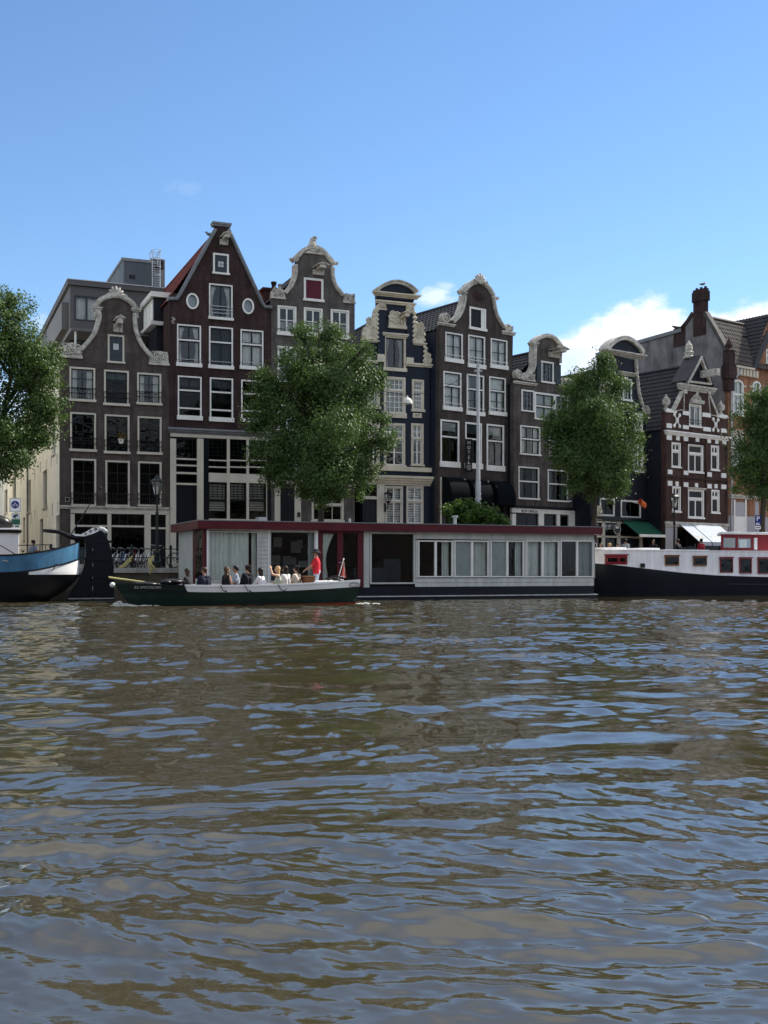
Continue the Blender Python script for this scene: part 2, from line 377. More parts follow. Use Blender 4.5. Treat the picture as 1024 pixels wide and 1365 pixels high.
class House:
    def __init__(s, f, label, wall, name='canal_house', cat='canal house', side=None):
        s.f = f; s.root = f.root(name, label, cat); s.wall = M[wall]; s.holes = []; s.side = side; s.trim = {}; s.u1 = 0
    def shape(s, upper, l, r, depth=11, eave=(None, None), ridge=None, roof='tile_black', z0=-.25, lean=(0, 0), roof_ok=True, thick=.3, side_z=(None, None), back=0):
        """upper: the outline from lower left over the gable to lower right, as sight-line pixels on the facade plane"""
        s.up = [s.f.p(*p) for p in upper]; s.l = s.f.u(l); s.r = s.f.u(r); s.z0 = z0; s.depth = depth; s.th = thick
        s.eave = eave; s.ridge = ridge; s.roofm = roof; s.roof_ok = roof_ok
    # pieces -----------------------------------------------------------------
    def bx(s, l, r, t, b, v0, v1, m, name, parent=None, bevel=0):
        u0, u1 = s.f.u(l), s.f.u(r); c = (l+r)/2
        mb = MB(); mb.box(u0, u1, v0, v1, s.f.z(c, b), s.f.z(c, t)); return mb.build(name, M[m], parent or s.root, bevel=bevel)
    def cornice(s, l, r, t, b, proj, m, name='cornice', steps=3, back=-.004):
        u0, u1 = s.f.u(l), s.f.u(r); z1, z0 = s.f.z(l, t), s.f.z(l, b); mb = MB()
        for k in range(steps):
            a = z0+(z1-z0)*k/steps; c = z0+(z1-z0)*(k+1)/steps; q = proj*(k+1)/steps
            mb.box(u0-q*.5, u1+q*.5, -q, back, a, c)
        return mb.build(name, M[m], s.root)
    def win(s, l, r, t, b, sections=((0, 1, 2, 2),), sash='sash', frame='white', curtain=None, rail=0, bw=.075, sillh=.13, sill=True,
            glass='glass', arch=0.0, name='window', v=0.0, bar=.035, cm='curtain', label=None, railm='black', balus=False, sw=.055):
        f = s.f; u0, u1 = f.u(l), f.u(r); c = (l+r)/2; zt, zb = f.z(c, t), f.z(c, b); sh = sillh if sill else bw
        if arch:
            n = 10; ins = .02; um = (u0+u1)/2; hw = (u1-u0)/2-ins
            arc = [(um+hw*math.cos(math.pi*i/n), zt-arch+(arch-ins)*math.sin(math.pi*i/n)) for i in range(n+1)]
            s.holes.append([(u0+ins, zb+ins), (u1-ins, zb+ins)]+arc)
        else: s.holes.append([(u0+.02, zb+.02), (u1-.02, zb+.02), (u1-.02, zt-.02), (u0+.02, zt-.02)])
        mb = MB(); v0, v1 = v-.035, v+.085
        if arch:
            arc = [(um+(hw+ins-bw/2)*math.cos(math.pi*i/n), zt-arch+(arch-bw/2)*math.sin(math.pi*i/n)) for i in range(n+1)]
            mb.ribbon([(u1-bw/2, zb+sh)]+arc+[(u0+bw/2, zb+sh)], bw, v0, v1)
        else:
            mb.box(u0, u0+bw, v0, v1, zb+sh, zt-bw); mb.box(u1-bw, u1, v0, v1, zb+sh, zt-bw); mb.box(u0, u1, v0, v1, zt-bw, zt)
            if not sill: mb.box(u0, u1, v0, v1, zb, zb+bw)
        for k, (a, e, cc, rr) in enumerate(sections[1:]):
            zz = zb+sh+(zt-bw-zb-sh)*a; mb.box(u0+bw, u1-bw, v0+.01, v1, zz-.04, zz+.04)
        w = mb.build(name, M[frame], s.root)
        if label: w['label'] = label
        if sill:
            q = MB(); q.box(u0-.05, u1+.05, v-.10, v+.10, zb, zb+sh); q.build('sill', M[frame], w)
        sb = MB(); a0, a1 = v+.035, v+.075
        for a, e, cc, rr in sections:
            x0, x1 = u0+bw-.004, u1-bw+.004; za = zb+sh+(zt-bw-zb-sh)*a+(.04 if a > 0 else -.004); ze = zb+sh+(zt-bw-zb-sh)*e-(.04 if e < 1 else -.004)
            sb.box(x0, x0+sw, a0, a1, za, ze); sb.box(x1-sw, x1, a0, a1, za, ze)
            sb.box(x0+sw, x1-sw, a0, a1, za, za+sw); sb.box(x0+sw, x1-sw, a0, a1, ze-sw, ze)
            for i in range(1, cc):
                x = x0+(x1-x0)*i/cc; bb = bar if (cc > 2 or rr > 2) else bar*2.0; sb.box(x-bb/2, x+bb/2, a0-.004, a1+.004, za+sw, ze-sw)
            for j in range(1, rr):
                zz = za+(ze-za)*j/rr; sb.box(x0+sw, x1-sw, a0+.003, a1-.003, zz-bar/2, zz+bar/2)
        sb.build('sash', M[sash], w)
        g = MB(); g.add([(u0+bw*.5, v+.06, zb+sh*.6), (u1-bw*.5, v+.06, zb+sh*.6), (u1-bw*.5, v+.06, zt-bw*.5-arch*.25), (u0+bw*.5, v+.06, zt-bw*.5-arch*.25)], [(0, 1, 2, 3)])
        g.build('pane', M[glass], w)
        if curtain: s.curtain(w, u0+bw, u1-bw, zb+sh, zt-bw, v+.2, curtain, cm)
        if rail:
            rm = MB(); zr = zb+sh+.02; H = .55 if balus else .16+.2*(rail-1)
            for k in range(rail):
                z = zr+H*(1-k/max(1, rail))if rail > 1 else zr+H
                rm.box(u0-.03, u1+.03, v-.09, v-.06, z-.014, z+.014)
            if balus:
                k = int((u1-u0)/.12)
                for i in range(k+1):
                    x = u0+(u1-u0)*i/k; rm.box(x-.009, x+.009, v-.085, v-.065, zr, zr+H)
            rm.build('window_rail', M[railm], w)
        return w
    def curtain(s, parent, u0, u1, z0, z1, v, kind, cm):
        mb = MB(); W_ = u1-u0
        def sheet(a, b, za, zb, pinch=0, nz=6):
            n = max(8, int((b-a)/.03)); rows = []
            for j in range(nz+1):
                t = j/nz; rr = []
                for i in range(n+1):
                    q = i/n; x = a+(b-a)*q
                    if pinch: x = (a if pinch > 0 else b)+(x-(a if pinch > 0 else b))*(1-.55*math.sin(math.pi*min(1, (1-t)*1.1)*.8))
                    rr.append((x, v+.035*math.sin(q*(b-a)*38+.6*math.sin(t*3)), za+(zb-za)*t))
                rows.append(rr)
            mb.grid(rows)
        if kind == 'full': sheet(u0, u0+W_*.49, z0, z1); sheet(u0+W_*.51, u1, z0, z1)
        elif kind == 'sides': sheet(u0, u0+W_*.32, z0, z1, 1); sheet(u1-W_*.32, u1, z0, z1, -1)
        elif kind == 'tops': sheet(u0, u0+W_*.28, z0, z1); sheet(u1-W_*.28, u1, z0, z1)
        elif kind == 'half': mb.box(u0, u1, v, v+.02, z0+(z1-z0)*.55, z1)
        elif kind == 'blind': mb.box(u0, u1, v, v+.02, z0+(z1-z0)*.78, z1)
        elif kind == 'low': sheet(u0, u1, z0, z0+(z1-z0)*.45)
        elif kind == 'right': sheet(u0+W_*.6, u1, z0, z1)
        elif kind in ('slats', 'slats_half', 'slats_dense'):
            n = int((z1-z0)/.13); st = 0 if kind != 'slats_half' else int(n*.45)
            for i in range(st, n):
                z = z0+(z1-z0)*(i+.5)/n
                mb.slab([(u0, v, z-.05), (u1, v, z-.05), (u1, v+.018, z+.05), (u0, v+.018, z+.05)], .012)
        o = mb.build('blind' if kind in ('half', 'blind') or kind.startswith('slats') else 'curtain', M[cm], parent)
        return o
    def door(s, l, r, t, b, m='door', frame=None, bw=.1, panels=3, name='door', label=None):
        f = s.f; u0, u1 = f.u(l), f.u(r); c = (l+r)/2; zt, zb = f.z(c, t), max(f.z(c, b), .02)
        s.holes.append([(u0+.02, zb+.01), (u1-.02, zb+.01), (u1-.02, zt-.02), (u0+.02, zt-.02)])
        mb = MB(); mb.box(u0, u1, .05, .11, zb, zt); W_ = u1-u0
        for k in range(panels):
            a = zb+.15+(zt-zb-.2)*k/panels; e = zb+.05+(zt-zb-.2)*(k+1)/panels
            for x0, x1 in ((u0+.1, u0+W_*.47), (u0+W_*.53, u1-.1)):
                mb.box(x0, x1, .03, .049, a+.04, e)
        d = mb.build(name, M[m], s.root)
        if label: d['label'] = label
        k = MB(); k.ell((u1-.12, .0, zb+1.0), (.035, .04, .035), 8, 6); k.box(u0+W_*.35, u0+W_*.65, .012, .03, zb+.85, zb+.92); k.build('handle', M['gold'], d)
        return d
    def glazing(s, l, r, t, b, cols, rows, sash='sash', glass='glass_dark', name='window', bar=.03, sw=.05, curtain=None, cm='curtain', v=0.03, frame=None, frac=None):
        """a shop or transom light set in a cream front: a thin sash, bars and a pane"""
        f = s.f; u0, u1 = f.u(l), f.u(r); c = (l+r)/2; zt, zb = f.z(c, t), f.z(c, b)
        s.holes.append([(u0+.01, zb+.01), (u1-.01, zb+.01), (u1-.01, zt-.01), (u0+.01, zt-.01)])
        mb = MB(); mb.ribbon([(u0+sw/2, zb+sw/2), (u1-sw/2, zb+sw/2), (u1-sw/2, zt-sw/2), (u0+sw/2, zt-sw/2)], sw, v, v+.05, closed=True)
        for i in range(1, cols): x = u0+(u1-u0)*i/cols; mb.box(x-bar/2, x+bar/2, v+.004, v+.046, zb+sw, zt-sw)
        for j in range(1, rows): z = zb+(zt-zb)*j/rows; mb.box(u0+sw, u1-sw, v+.008, v+.042, z-bar/2, z+bar/2)
        w = mb.build(name, M[sash], s.root)
        g = MB(); g.add([(u0, v+.025, zb), (u1, v+.025, zb), (u1, v+.025, zt), (u0, v+.025, zt)], [(0, 1, 2, 3)]); g.build('pane', M[glass], w)
        if curtain: s.curtain(w, u0+sw, u1-sw, zb+sw, zt-sw, v+.17, curtain, cm)
        return w
    def path(s, pts, n=8): return crom([Vector(s.f.p(*p)) for p in pts], n)
    def band(s, pts, w, m, name='gable_trim', v0=-.12, v1=.36, smooth=True, n=8):
        P = s.path(pts, n) if smooth else [s.f.p(*p) for p in pts]
        mb = MB(); mb.ribbon(P, w, v0, v1); mb.ribbon(P, w*.45, v0-.05, v0+.01); return mb.build(name, M[m], s.root)
    def carve(s, l, r, t, b, m='stone', name='carved_block', seed=1, v=-.1):
        f = s.f; c = (l+r)/2; mb = MB(); carved(mb, f.u(l), f.u(r), f.z(c, b), f.z(c, t), v, seed); return mb.build(name, M[m], s.root)
    def hoist(s, l, r, t, b, m='stone', name='hoist_beam', L_=.9):
        f = s.f; u0, u1 = f.u(l), f.u(r); c = (l+r)/2; zt, zb = f.z(c, t), f.z(c, b); um = (u0+u1)/2; h = zt-zb; w = u1-u0; mb = MB()
        mb.box(u0+w*.12, u1-w*.12, -.16, .1, zb, zb+h*.55)
        mb.box(um-w*.22, um+w*.22, -L_, -.16, zb+h*.42, zb+h*.75)
        mb.slab([(um-w*.42, -L_-.08, zb+h*.78), (um+w*.02, -L_-.08, zt), (um+w*.02, -.02, zt), (um-w*.42, -.02, zb+h*.78)], .05)
        mb.slab([(um+w*.0, -L_-.08, zt), (um+w*.42, -L_-.08, zb+h*.78), (um+w*.42, -.02, zb+h*.78), (um+w*.0, -.02, zt)], .05)
        mb.prism([(um-w*.3, zb+h*.76), (um+w*.3, zb+h*.76), (um, zt-.06)], -L_-.04, -.03)
        o = mb.build(name, M[m], s.root)
        k = MB(); k.tube([(um, -L_*.8, zb+h*.42), (um, -L_*.8, zb+h*.05)], .018, 6); k.tube([(um+.05*math.cos(a), -L_*.8, zb-.02+.06*math.sin(a)) for a in np.linspace(1.6, 5.6, 8)], .014, 6); k.build('hook', M['iron'], o)
        return o
    def finish(s, interior='interior'):
        up = s.up; left, right = up[0], up[-1]; hl, hr = s.l, s.r
        outline = [(hl, s.z0), (hr, s.z0)]+list(reversed(up))
        mb = MB(); mb.prism(outline, 0, s.th, s.holes)
        zl = s.eave[0] if s.eave[0] is not None else left[1]; zr = s.eave[1] if s.eave[1] is not None else right[1]
        th, d = s.th, s.depth; L_ = left[0]; Rr = right[0]
        sm = MB() if s.side else mb
        if not getattr(s, 'skip_left', False): sm.add([(hl, th, s.z0), (L_, th, zl), (L_, d, zl), (hl, d, s.z0), (hl+.25, th, s.z0), (L_+.25, th, zl), (L_+.25, d, zl), (hl+.25, d, s.z0)],
               [(0, 1, 2, 3), (7, 6, 5, 4), (1, 5, 6, 2), (0, 3, 7, 4), (3, 2, 6, 7), (4, 5, 1, 0)])
        mb.add([(hr, th, s.z0), (Rr, th, zr), (Rr, d, zr), (hr, d, s.z0), (hr-.25, th, s.z0), (Rr-.25, th, zr), (Rr-.25, d, zr), (hr-.25, d, s.z0)],
               [(0, 3, 2, 1), (4, 5, 6, 7), (1, 2, 6, 5), (4, 7, 3, 0), (3, 7, 6, 2), (0, 1, 5, 4)])
        um = (L_+Rr)/2 if not s.ridge else s.ridge[0]; zg = s.ridge[1] if s.ridge else max(zl, zr)
        mb.prism([(L_+.25, s.z0), (Rr-.25, s.z0), (Rr-.25, zr-.02), (um, zg-.05), (L_+.25, zl-.02)], d-.25, d)
        mb.build('wall', s.wall, s.root)
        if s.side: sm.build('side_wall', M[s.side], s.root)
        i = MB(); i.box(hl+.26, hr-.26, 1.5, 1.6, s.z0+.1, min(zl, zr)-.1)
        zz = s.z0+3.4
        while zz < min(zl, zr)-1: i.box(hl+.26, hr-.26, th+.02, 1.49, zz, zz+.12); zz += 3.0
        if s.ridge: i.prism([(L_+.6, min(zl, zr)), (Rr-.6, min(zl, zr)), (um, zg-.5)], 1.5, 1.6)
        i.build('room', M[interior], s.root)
        if s.ridge and s.roof_ok:
            rb = MB()
            tiles(rb, (L_-.12, d, zl), (L_-.12, th+.01, zl), (um, d, zg), (um, th+.01, zg))
            tiles(rb, (Rr+.1, th+.01, zr), (Rr+.1, d, zr), (um, th+.01, zg), (um, d, zg))
            rb.tube([(um, th+.02, zg+.03), (um, d, zg+.03)], .12, 8)
            return rb.build('roof', M[s.roofm], s.root)
        elif s.roof_ok:
            rb = MB(); rb.box(min(hl, L_)+.1, max(hr, Rr)-.1, th+.01, d-.01, min(zl, zr)-.25, min(zl, zr)-.05); return rb.build('roof', M['lead'], s.root)

def text_obj(txt, size, m, parent, loc, rot=(math.pi/2, 0, 0), ext=.006, name='lettering', align='CENTER', spacing=1.0, line=1.0):
    cu = bpy.data.curves.new(name, 'FONT'); cu.body = txt; cu.size = size; cu.extrude = ext; cu.align_x = align; cu.align_y = 'CENTER'
    cu.space_character = spacing; cu.space_line = line; cu.resolution_u = 3
    o = bpy.data.objects.new(name, cu); col.objects.link(o)
    bpy.context.view_layer.update()
    me = bpy.data.meshes.new_from_object(o.evaluated_get(bpy.context.evaluated_depsgraph_get()))
    bpy.data.objects.remove(o)
    me.materials.clear(); me.materials.append(m)
    t = bpy.data.objects.new(name, me); col.objects.link(t); t.location = loc; t.rotation_euler = rot; t.parent = parent; return t
# ================================================================ the row of houses
F1 = F(80.2, 58, 22.4)
D21 = ((0, .62, 2, 2), (.62, 1, 2, 1))
# ---- house with the narrow neck gable on the left
h = House(F1, 'brown brick corner house with white curved gable and French windows, leftmost of the row', 'brick_brown')
f = h.f
LT = [(107.5, 467), (117, 456), (126.5, 443), (131, 430), (132.4, 421), (130.6, 414)]
AR = [(127.5, 409), (131.5, 402), (141, 396.8), (154.5, 393.5), (166, 397.5), (176, 404.5), (182, 413)]
RT = [(179.8, 418), (179.5, 428), (182, 444), (189.8, 461), (197, 470), (203, 477)]
h.shape([(80.2, 476)]+[(106, 471), (116, 460), (128, 443), (133, 426), (132.5, 412), (138, 401), (154.5, 396), (170, 402), (179, 415), (179, 430), (182, 446), (189, 463), (200, 478)]+[(226, 487)], 80.2, 226, depth=12, roof_ok=True, eave=(f.z(80, 480), f.z(226, 492)))
for k, (l, r, t, b) in enumerate([(92.6, 127, 489.7, 535.4), (138.7, 171.8, 493.7, 541), (182.8, 215, 497.5, 540)]):
    h.win(l, r, t, b, ((0, 1, 2, 3),), rail=2, curtain=('left', None, None)[0] if False else ('tops' if k != 1 else 'blind'), frame='cream', bw=.09, balus=True, glass='glass' if k != 1 else 'glass_dark')
for k, (l, r, t, b) in enumerate([(93.5, 128, 550, 602), (139.5, 172.6, 553, 605), (183.4, 215.3, 555.5, 606)]):
    h.win(l, r, t, b, ((0, 1, 2, 4),), rail=2, frame='cream', bw=.09, balus=True, glass='glass_dark')
for k, (l, r, t, b) in enumerate([(95, 128.3, 611.5, 674.5), (140.6, 173, 614, 675), (184, 215.3, 615.5, 675)]):
    h.win(l, r, t, b, ((0, 1, 2, 4),), rail=2, frame='cream', bw=.09, balus=True, glass='glass_dark', sill=False)
w = h.win(143.7, 165.7, 446.4, 484.4, ((0, 1, 1, 1),), frame='cream', sash='shutter', bw=.09, sillh=.1, name='loft_hatch')
q = MB(); u0, u1 = f.u(146.3), f.u(163); z0, z1 = f.z(154.7, 481), f.z(154.7, 449); q.box(u0, u1, .01, .03, z0, z1); q.box((u0+u1)/2-.02, (u0+u1)/2+.02, -.003, .009, z0, z1); q.build('shutter', M['shutter'], w)
q = MB(); q.box((u0+u1)/2-.14, (u0+u1)/2+.14, -.012, -.004, (z0+z1)/2-.05, (z0+z1)/2+.27); q.build('hatch_light', M['curtain_grey'], w)
h.band(LT, .22, 'stone'); h.band(AR, .25, 'stone'); h.band(RT, .22, 'stone')
for l, r, t, b in ((124.5, 134.5, 409, 422), (176.5, 186.5, 411, 424)):
    h.cornice(l, r, t, t+4, .16, 'stone', 'gable_cap', 2); h.carve(l+2, r-1.5, t+4, b, seed=int(l))
mb = MB(); c = f.p(154.7, 397); shell(mb, c, 1.0, .62); mb.build('crest', M['stone'], h.root)
h.carve(80.6, 110, 456, 477.5, seed=3, v=-.14); h.carve(198, 225.6, 467, 487, seed=8, v=-.14)
h.hoist(149, 165, 424, 443)
h.cornice(81, 226, 673.5, 678, .16, 'stone', 'string_course', 2)
h.skip_left = True
# shop front
h.bx(94, 226.5, 679.5, 685, -.06, .1, 'cream', 'front_beam')
for l, r in ((94, 99.4), (143.2, 148.2), (192.5, 200.8), (221, 226.6)): h.bx(l, r, 685, 757, -.06, .1, 'cream', 'front_post')
h.glazing(99.4, 143.2, 684.8, 700, 4, 1); h.glazing(148.2, 192.5, 684.8, 700.5, 4, 1)
h.bx(99.4, 143.2, 700, 702.3, -.03, .1, 'cream', 'front_rail'); h.bx(148.2, 192.5, 700.5, 702.8, -.03, .1, 'cream', 'front_rail')
h.glazing(99.4, 143.2, 702.3, 752, 1, 1, curtain='low'); h.glazing(148.2, 192.5, 702.8, 752, 1, 1)
h.bx(99.4, 192.5, 752, 757, -.03, .1, 'stone', 'shop_plinth')
gg = h.glazing(200.8, 221, 684.5, 703, 1, 1, name='fanlight')
q = MB(); a, b_ = f.u(201.5), f.u(220.3); z0, z1 = f.z(211, 702), f.z(211, 686)
for k in range(3):
    x = a+(b_-a)*(k+.5)/3; spiral(q, (x, (z0+z1)/2+.12), .16, .0, .02, w=.18); spiral(q, (x, (z0+z1)/2-.16), .15, .0, .02, w=.18, flip=-1)
q.build('grille', M['black'], gg)
h.bx(200.8, 221, 703, 705.3, -.03, .1, 'cream', 'door_transom'); h.door(200.8, 221, 705.3, 755, panels=2)
q = MB(); a, b_ = f.u(86.5), f.u(93); q.box(a, b_, -.03, -.004, f.z(89.5, 669), f.z(89.5, 662.5)); pl = q.build('street_name_plate', M['door'], h.root)
q = MB(); q.ribbon([(a+.03, f.z(89.5, 668.3)), (b_-.03, f.z(89.5, 668.3)), (b_-.03, f.z(89.5, 663.3)), (a+.03, f.z(89.5, 663.3))], .018, -.036, -.031, closed=True); q.build('plate_border', M['white'], pl)
h.finish()
# the cream side wall on the alley, a building of its own behind the corner house
FS = F(80.2, 58, 112.4); FS.o = F1.o+Vector((-F1.s, F1.c))*.32
ar = F1.root('side_street_building', 'cream plastered long wall with narrow slit windows running down the side street', 'building')
dmax = 62.0; ztop = F1.z(80, 483)
holes = []; slots = []
def sp(px, py): return (FS.u(px), FS.z(px, py))
slit = [(3, 17, 630, 662, 0), (37.5, 41, 639, 681, 1), (57, 63, 615, 672, 1)]
WINS = [(57.5, 62.5, 627, 676), (37.5, 41, 640, 682), (6, 10, 653, 684), (17, 21.5, 634, 672), (53, 57.5, 692, 735), (75.0, 80.0, 687, 745), (70, 74, 565, 605), (31, 33.5, 690, 720)]
SLITS = [(75.5, 76.6, 605, 618), (68, 69, 608, 622), (61, 62, 613, 626), (53.5, 54.5, 616, 630), (69.5, 70.5, 671, 689), (46, 47, 625, 640), (62.5, 63.3, 674, 690), (46, 47, 680, 694), (41.2, 42, 683, 697), (76.8, 77.6, 669, 684), (28, 29, 630, 645), (9, 10, 638, 650), (3, 4, 640, 655)]
for l, r, t, b in WINS+SLITS:
    a, b2 = FS.u(r), FS.u(l); c = (l+r)/2
    if a < .05: a = .05
    holes.append([(a, FS.z(c, b)), (b2, FS.z(c, b)), (b2, FS.z(c, t)), (a, FS.z(c, t))])
mb = MB(); mb.prism([(0.0, -.25), (dmax, -.25), (dmax, ztop), (0.0, ztop)], 0, .28, holes)
Rm = Matrix.Rotation(R(90), 4, 'Z')
ow = mb.build('wall', M['cream_wall'], None)
for vtx in ow.data.vertices: vtx.co = Matrix.Translation((0, .32, 0)) @ Matrix.Translation((.0, 0, 0)) @ Matrix(((0, 1, 0, 0), (1, 0, 0, 0), (0, 0, 1, 0), (0, 0, 0, 1))) @ vtx.co
ow.data.flip_normals(); ow.parent = ar
mb = MB(); mb.box(.29, 9.0, 12.4, dmax+.3, -.2, ztop-.05); mb.build('building_core', M['interior'], ar)
for i, hh in enumerate(holes[:len(WINS)]):
    (v0, z0), (v1, z1) = hh[0], hh[2]; mb = MB()
    mb.box(.16, .2, v0+.32, v1+.32, z0, z1); w = mb.build('window', M['sash'], ar)
    q = MB(); q.box(.13, .15, v0+.42, v1+.22, z0+.1, z1-.1); q.build('pane', M['glass_dark'], w)
    q = MB(); q.box(-.08, .14, v0+.28, v1+.36, z0-.12, z0-.003); q.build('sill', M['stone'], w)
for pv in (38.3,):
    v = FS.u(pv)+.32; mb = MB(); mb.tube([(-.08, v, 0), (-.08, v, ztop)], .06, 8); mb.build('drainpipe', M['lead'], ar)

# unseen building added across the side street; bounces sunlight onto the slit windowed wall
ar = F1.root('added_bounce_building', 'unseen cream building added across the side street to bounce light', 'building')
mb = MB(); mb.box(-22, -7.6, 1.0, 40, -.2, 13.5); mb.build('wall', M['cream_wall'], ar)
mb = MB(); mb.box(-22.2, -7.4, .8, 40.2, 13.5, 13.9); mb.build('roof', M['lead'], ar)
for i in range(8):
    for j in range(3):
        w = MB(); y = 4+i*4.4; z = 2.0+j*4.0; w.box(-7.6, -7.55, y, y+1.2, z, z+2.1); w = w.build('window', M['white'], ar); q = MB(); q.box(-7.548, -7.53, y+.12, y+1.08, z+.12, z+1.98); q.build('pane', M['glass_dark'], w)
for i in range(5):
    for j in range(4):
        w = MB(); x = -20.5+i*2.6; z = 1.4+j*3.1; w.box(x, x+1.3, .95, .998, z, z+2.0); w = w.build('window', M['white'], ar); q = MB(); q.box(x+.1, x+1.2, .93, .948, z+.1, z+1.9); q.build('pane', M['glass_dark'], w)
# ---- modern grey building set back behind it
Fm = F1.shift(5.0); f = Fm
um = f.u(93.7); Fm.o = Fm.o+Vector((Fm.c, Fm.s))*um
ar = f.root('modern_apartment_building', 'modern dark grey flat roofed block behind the corner house with wide windows', 'apartment building')
u1 = f.u(215); zt = f.z(94, 380); mb = MB()
z_b = f.z(94, 428)
hs = [[(f.u(99.3), f.z(113, 428)), (f.u(131.5), f.z(113, 428)), (f.u(131.5), f.z(113, 394.5)), (f.u(99.3), f.z(113, 394.5))],
      [(f.u(135), f.z(113, 428)), (f.u(176), f.z(113, 428)), (f.u(176), f.z(113, 394.5)), (f.u(135), f.z(113, 394.5))]]
mb.prism([(0, f.z(94, 442)), (u1, f.z(94, 442)), (u1, zt-.02), (0, zt-.02)], 0, .25, hs)
mb.box(0, .25, .25, 26, f.z(94, 442), zt-.02); mb.box(u1-.25, u1, .25, 26, f.z(94, 442), zt); mb.box(.25, u1-.25, 25.7, 26, 0, zt-.02)
mb.build('wall', M['grey_panel'], ar)
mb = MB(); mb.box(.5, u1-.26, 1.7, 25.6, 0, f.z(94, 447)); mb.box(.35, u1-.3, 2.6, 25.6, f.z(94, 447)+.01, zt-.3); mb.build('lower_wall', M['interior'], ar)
mb = MB(); mb.box(-.35, .02-.03, 1.0, 9.0, f.z(94, 434), zt-.75); mb.build('side_bay', M['grey_light'], ar)
mb = MB(); mb.box(-.15, u1+.1, -.15, 26.1, zt, zt+.28); mb.build('roof', M['grey_panel'], ar)
mb = MB(); mb.box(-.18, u1+.12, -.18, 26.15, zt+.284, zt+.33); mb.build('roof_edge', M['metal'], ar)
mb = MB(); mb.box(-.1, u1, -1.2, 2.5, f.z(94, 446), f.z(94, 442)-.004); mb.build('balcony_slab', M['grey_light'], ar)
for hh, curt in ((hs[0], 1), (hs[1], 1)):
    (a, z0), (b_, z1) = hh[0], hh[2]; q = MB(); q.ribbon([(a+.05, z0+.05), (b_-.05, z0+.05), (b_-.05, z1-.05), (a+.05, z1-.05)], .1, -.02, .1, closed=True)
    q.box((a+b_)/2-.05, (a+b_)/2+.05, -.02, .1, z0+.1, z1-.1); w = q.build('window', M['shutter'], ar)
    g = MB(); g.add([(a, .05, z0), (b_, .05, z0), (b_, .05, z1), (a, .05, z1)], [(0, 1, 2, 3)]); g.build('pane', M['glass'], w)
    hh_ = House.__new__(House); House.curtain(hh_, w, a+.1, b_-.1, z0+.05, z1-.05, .3, 'full', 'curtain')
a, b_ = f.u(99), f.u(150); z0, z1 = f.z(113, 480), f.z(113, 449)
q = MB(); q.ribbon([(a, z0), (b_, z0), (b_, z1), (a, z1)], .12, 1.5, 1.62, closed=True); q.box((a+b_)/2-.06, (a+b_)/2+.06, 1.5, 1.62, z0, z1); w = q.build('window', M['shutter'], ar)
g = MB(); g.add([(a, 1.56, z0), (b_, 1.56, z0), (b_, 1.56, z1), (a, 1.56, z1)], [(0, 1, 2, 3)]); g.build('pane', M['glass'], w)
q = MB(); q.box(0.1, .2, -1.1, -1.0, z0-1, f.z(94, 446)-.004); q.build('balcony_post', M['white'], ar)
g = MB(); a = f.u(100); g.box(a, a+2.6, -1.0, -.98, z0, z0+.85); g.build('balcony_glass', M['glass_boat'], ar)
# rooftop plant room with its ladder
Fc = F1.shift(15.0); f = Fc
ar = f.root('rooftop_plant_room', 'dark blue grey ribbed metal plant room on the modern roof behind the corner house', 'plant room')
a, b_ = f.u(164.5), f.u(206); z1 = f.z(165, 347.5); z0 = f.z(165, 400); mb = MB()
n = 40
rows = []
for zz in (z0, z1): rows.append([(a+(b_-a)*i/(n*4), -.05*(1 if (i//2) % 2 else 0), zz) for i in range(n*4+1)])
mb.grid(rows); mb.box(a, b_, .02, 9, z0, z1-.01)
rows = []
for zz in (z0, z1): rows.append([(a-.05*(1 if (i//2) % 2 else 0), 9*i/(n*4), zz) for i in range(n*4+1)])
mb.grid(rows, True); mb.build('wall', M['steel_clad'], ar)
mb = MB(); mb.box(a-.12, b_+.1, -.12, 9.1, z1, z1+.18); mb.build('roof', M['lead'], ar)
mb = MB(); mb.box(f.u(172), f.u(180), -.07, -.03, f.z(176, 372), f.z(176, 366.5)); mb.build('vent', M['black'], ar)
mb = MB(); mb.ell((a+.5, 1.2, z1+.18), (.55, .55, .35), 12, 8); mb.build('roof_dome', M['lead'], ar)
ar = f.root('roof_ladder', 'galvanised steel ladder with safety hoops against the plant room', 'ladder')
mb = MB(); x0, x1 = f.u(201.2), f.u(211.5); zt = f.z(206, 336); zb = f.z(206, 385)
for x in (x0, x1): mb.tube([(x, -.5, zb), (x, -.5, zt)], .03, 6); mb.tube([(x, -.5, zt), (x, .3, zt-.02), (x, .3, z1)], .03, 6)
for k in range(16): z = zb+(zt-zb)*k/16; mb.tube([(x0, -.5, z), (x1, -.5, z)], .018, 5)
for k in range(4): z = zt-.1-k*.55; mb.tube([(x0, -.5, z), (x0+.02, -.95, z), ((x0+x1)/2, -1.1, z), (x1-.02, -.95, z), (x1, -.5, z)], .018, 5)
mb.build('ladder_frame', M['metal'], ar)
ar = f.root('ventilation_unit', 'boxy grey ventilation unit on the roof beside the steel ladder', 'ventilation unit')
mb = MB(); x0, x1 = f.u(205), f.u(225); z0 = f.z(214, 352); zz = f.z(214, 338.5); mb.box(x0, x1, 1.2, 3.2, z0-1.6, zz); mb.build('casing', M['lead'], ar, bevel=.03)
mb = MB()
for k in range(6): z = z0+(zz-z0)*(k+.3)/6; mb.slab([(x0+.1, 1.19, z), (x1-.1, 1.19, z), (x1-.1, 1.1, z-.06), (x0+.1, 1.1, z-.06)], .02)
mb.build('louvre', M['black'], ar)

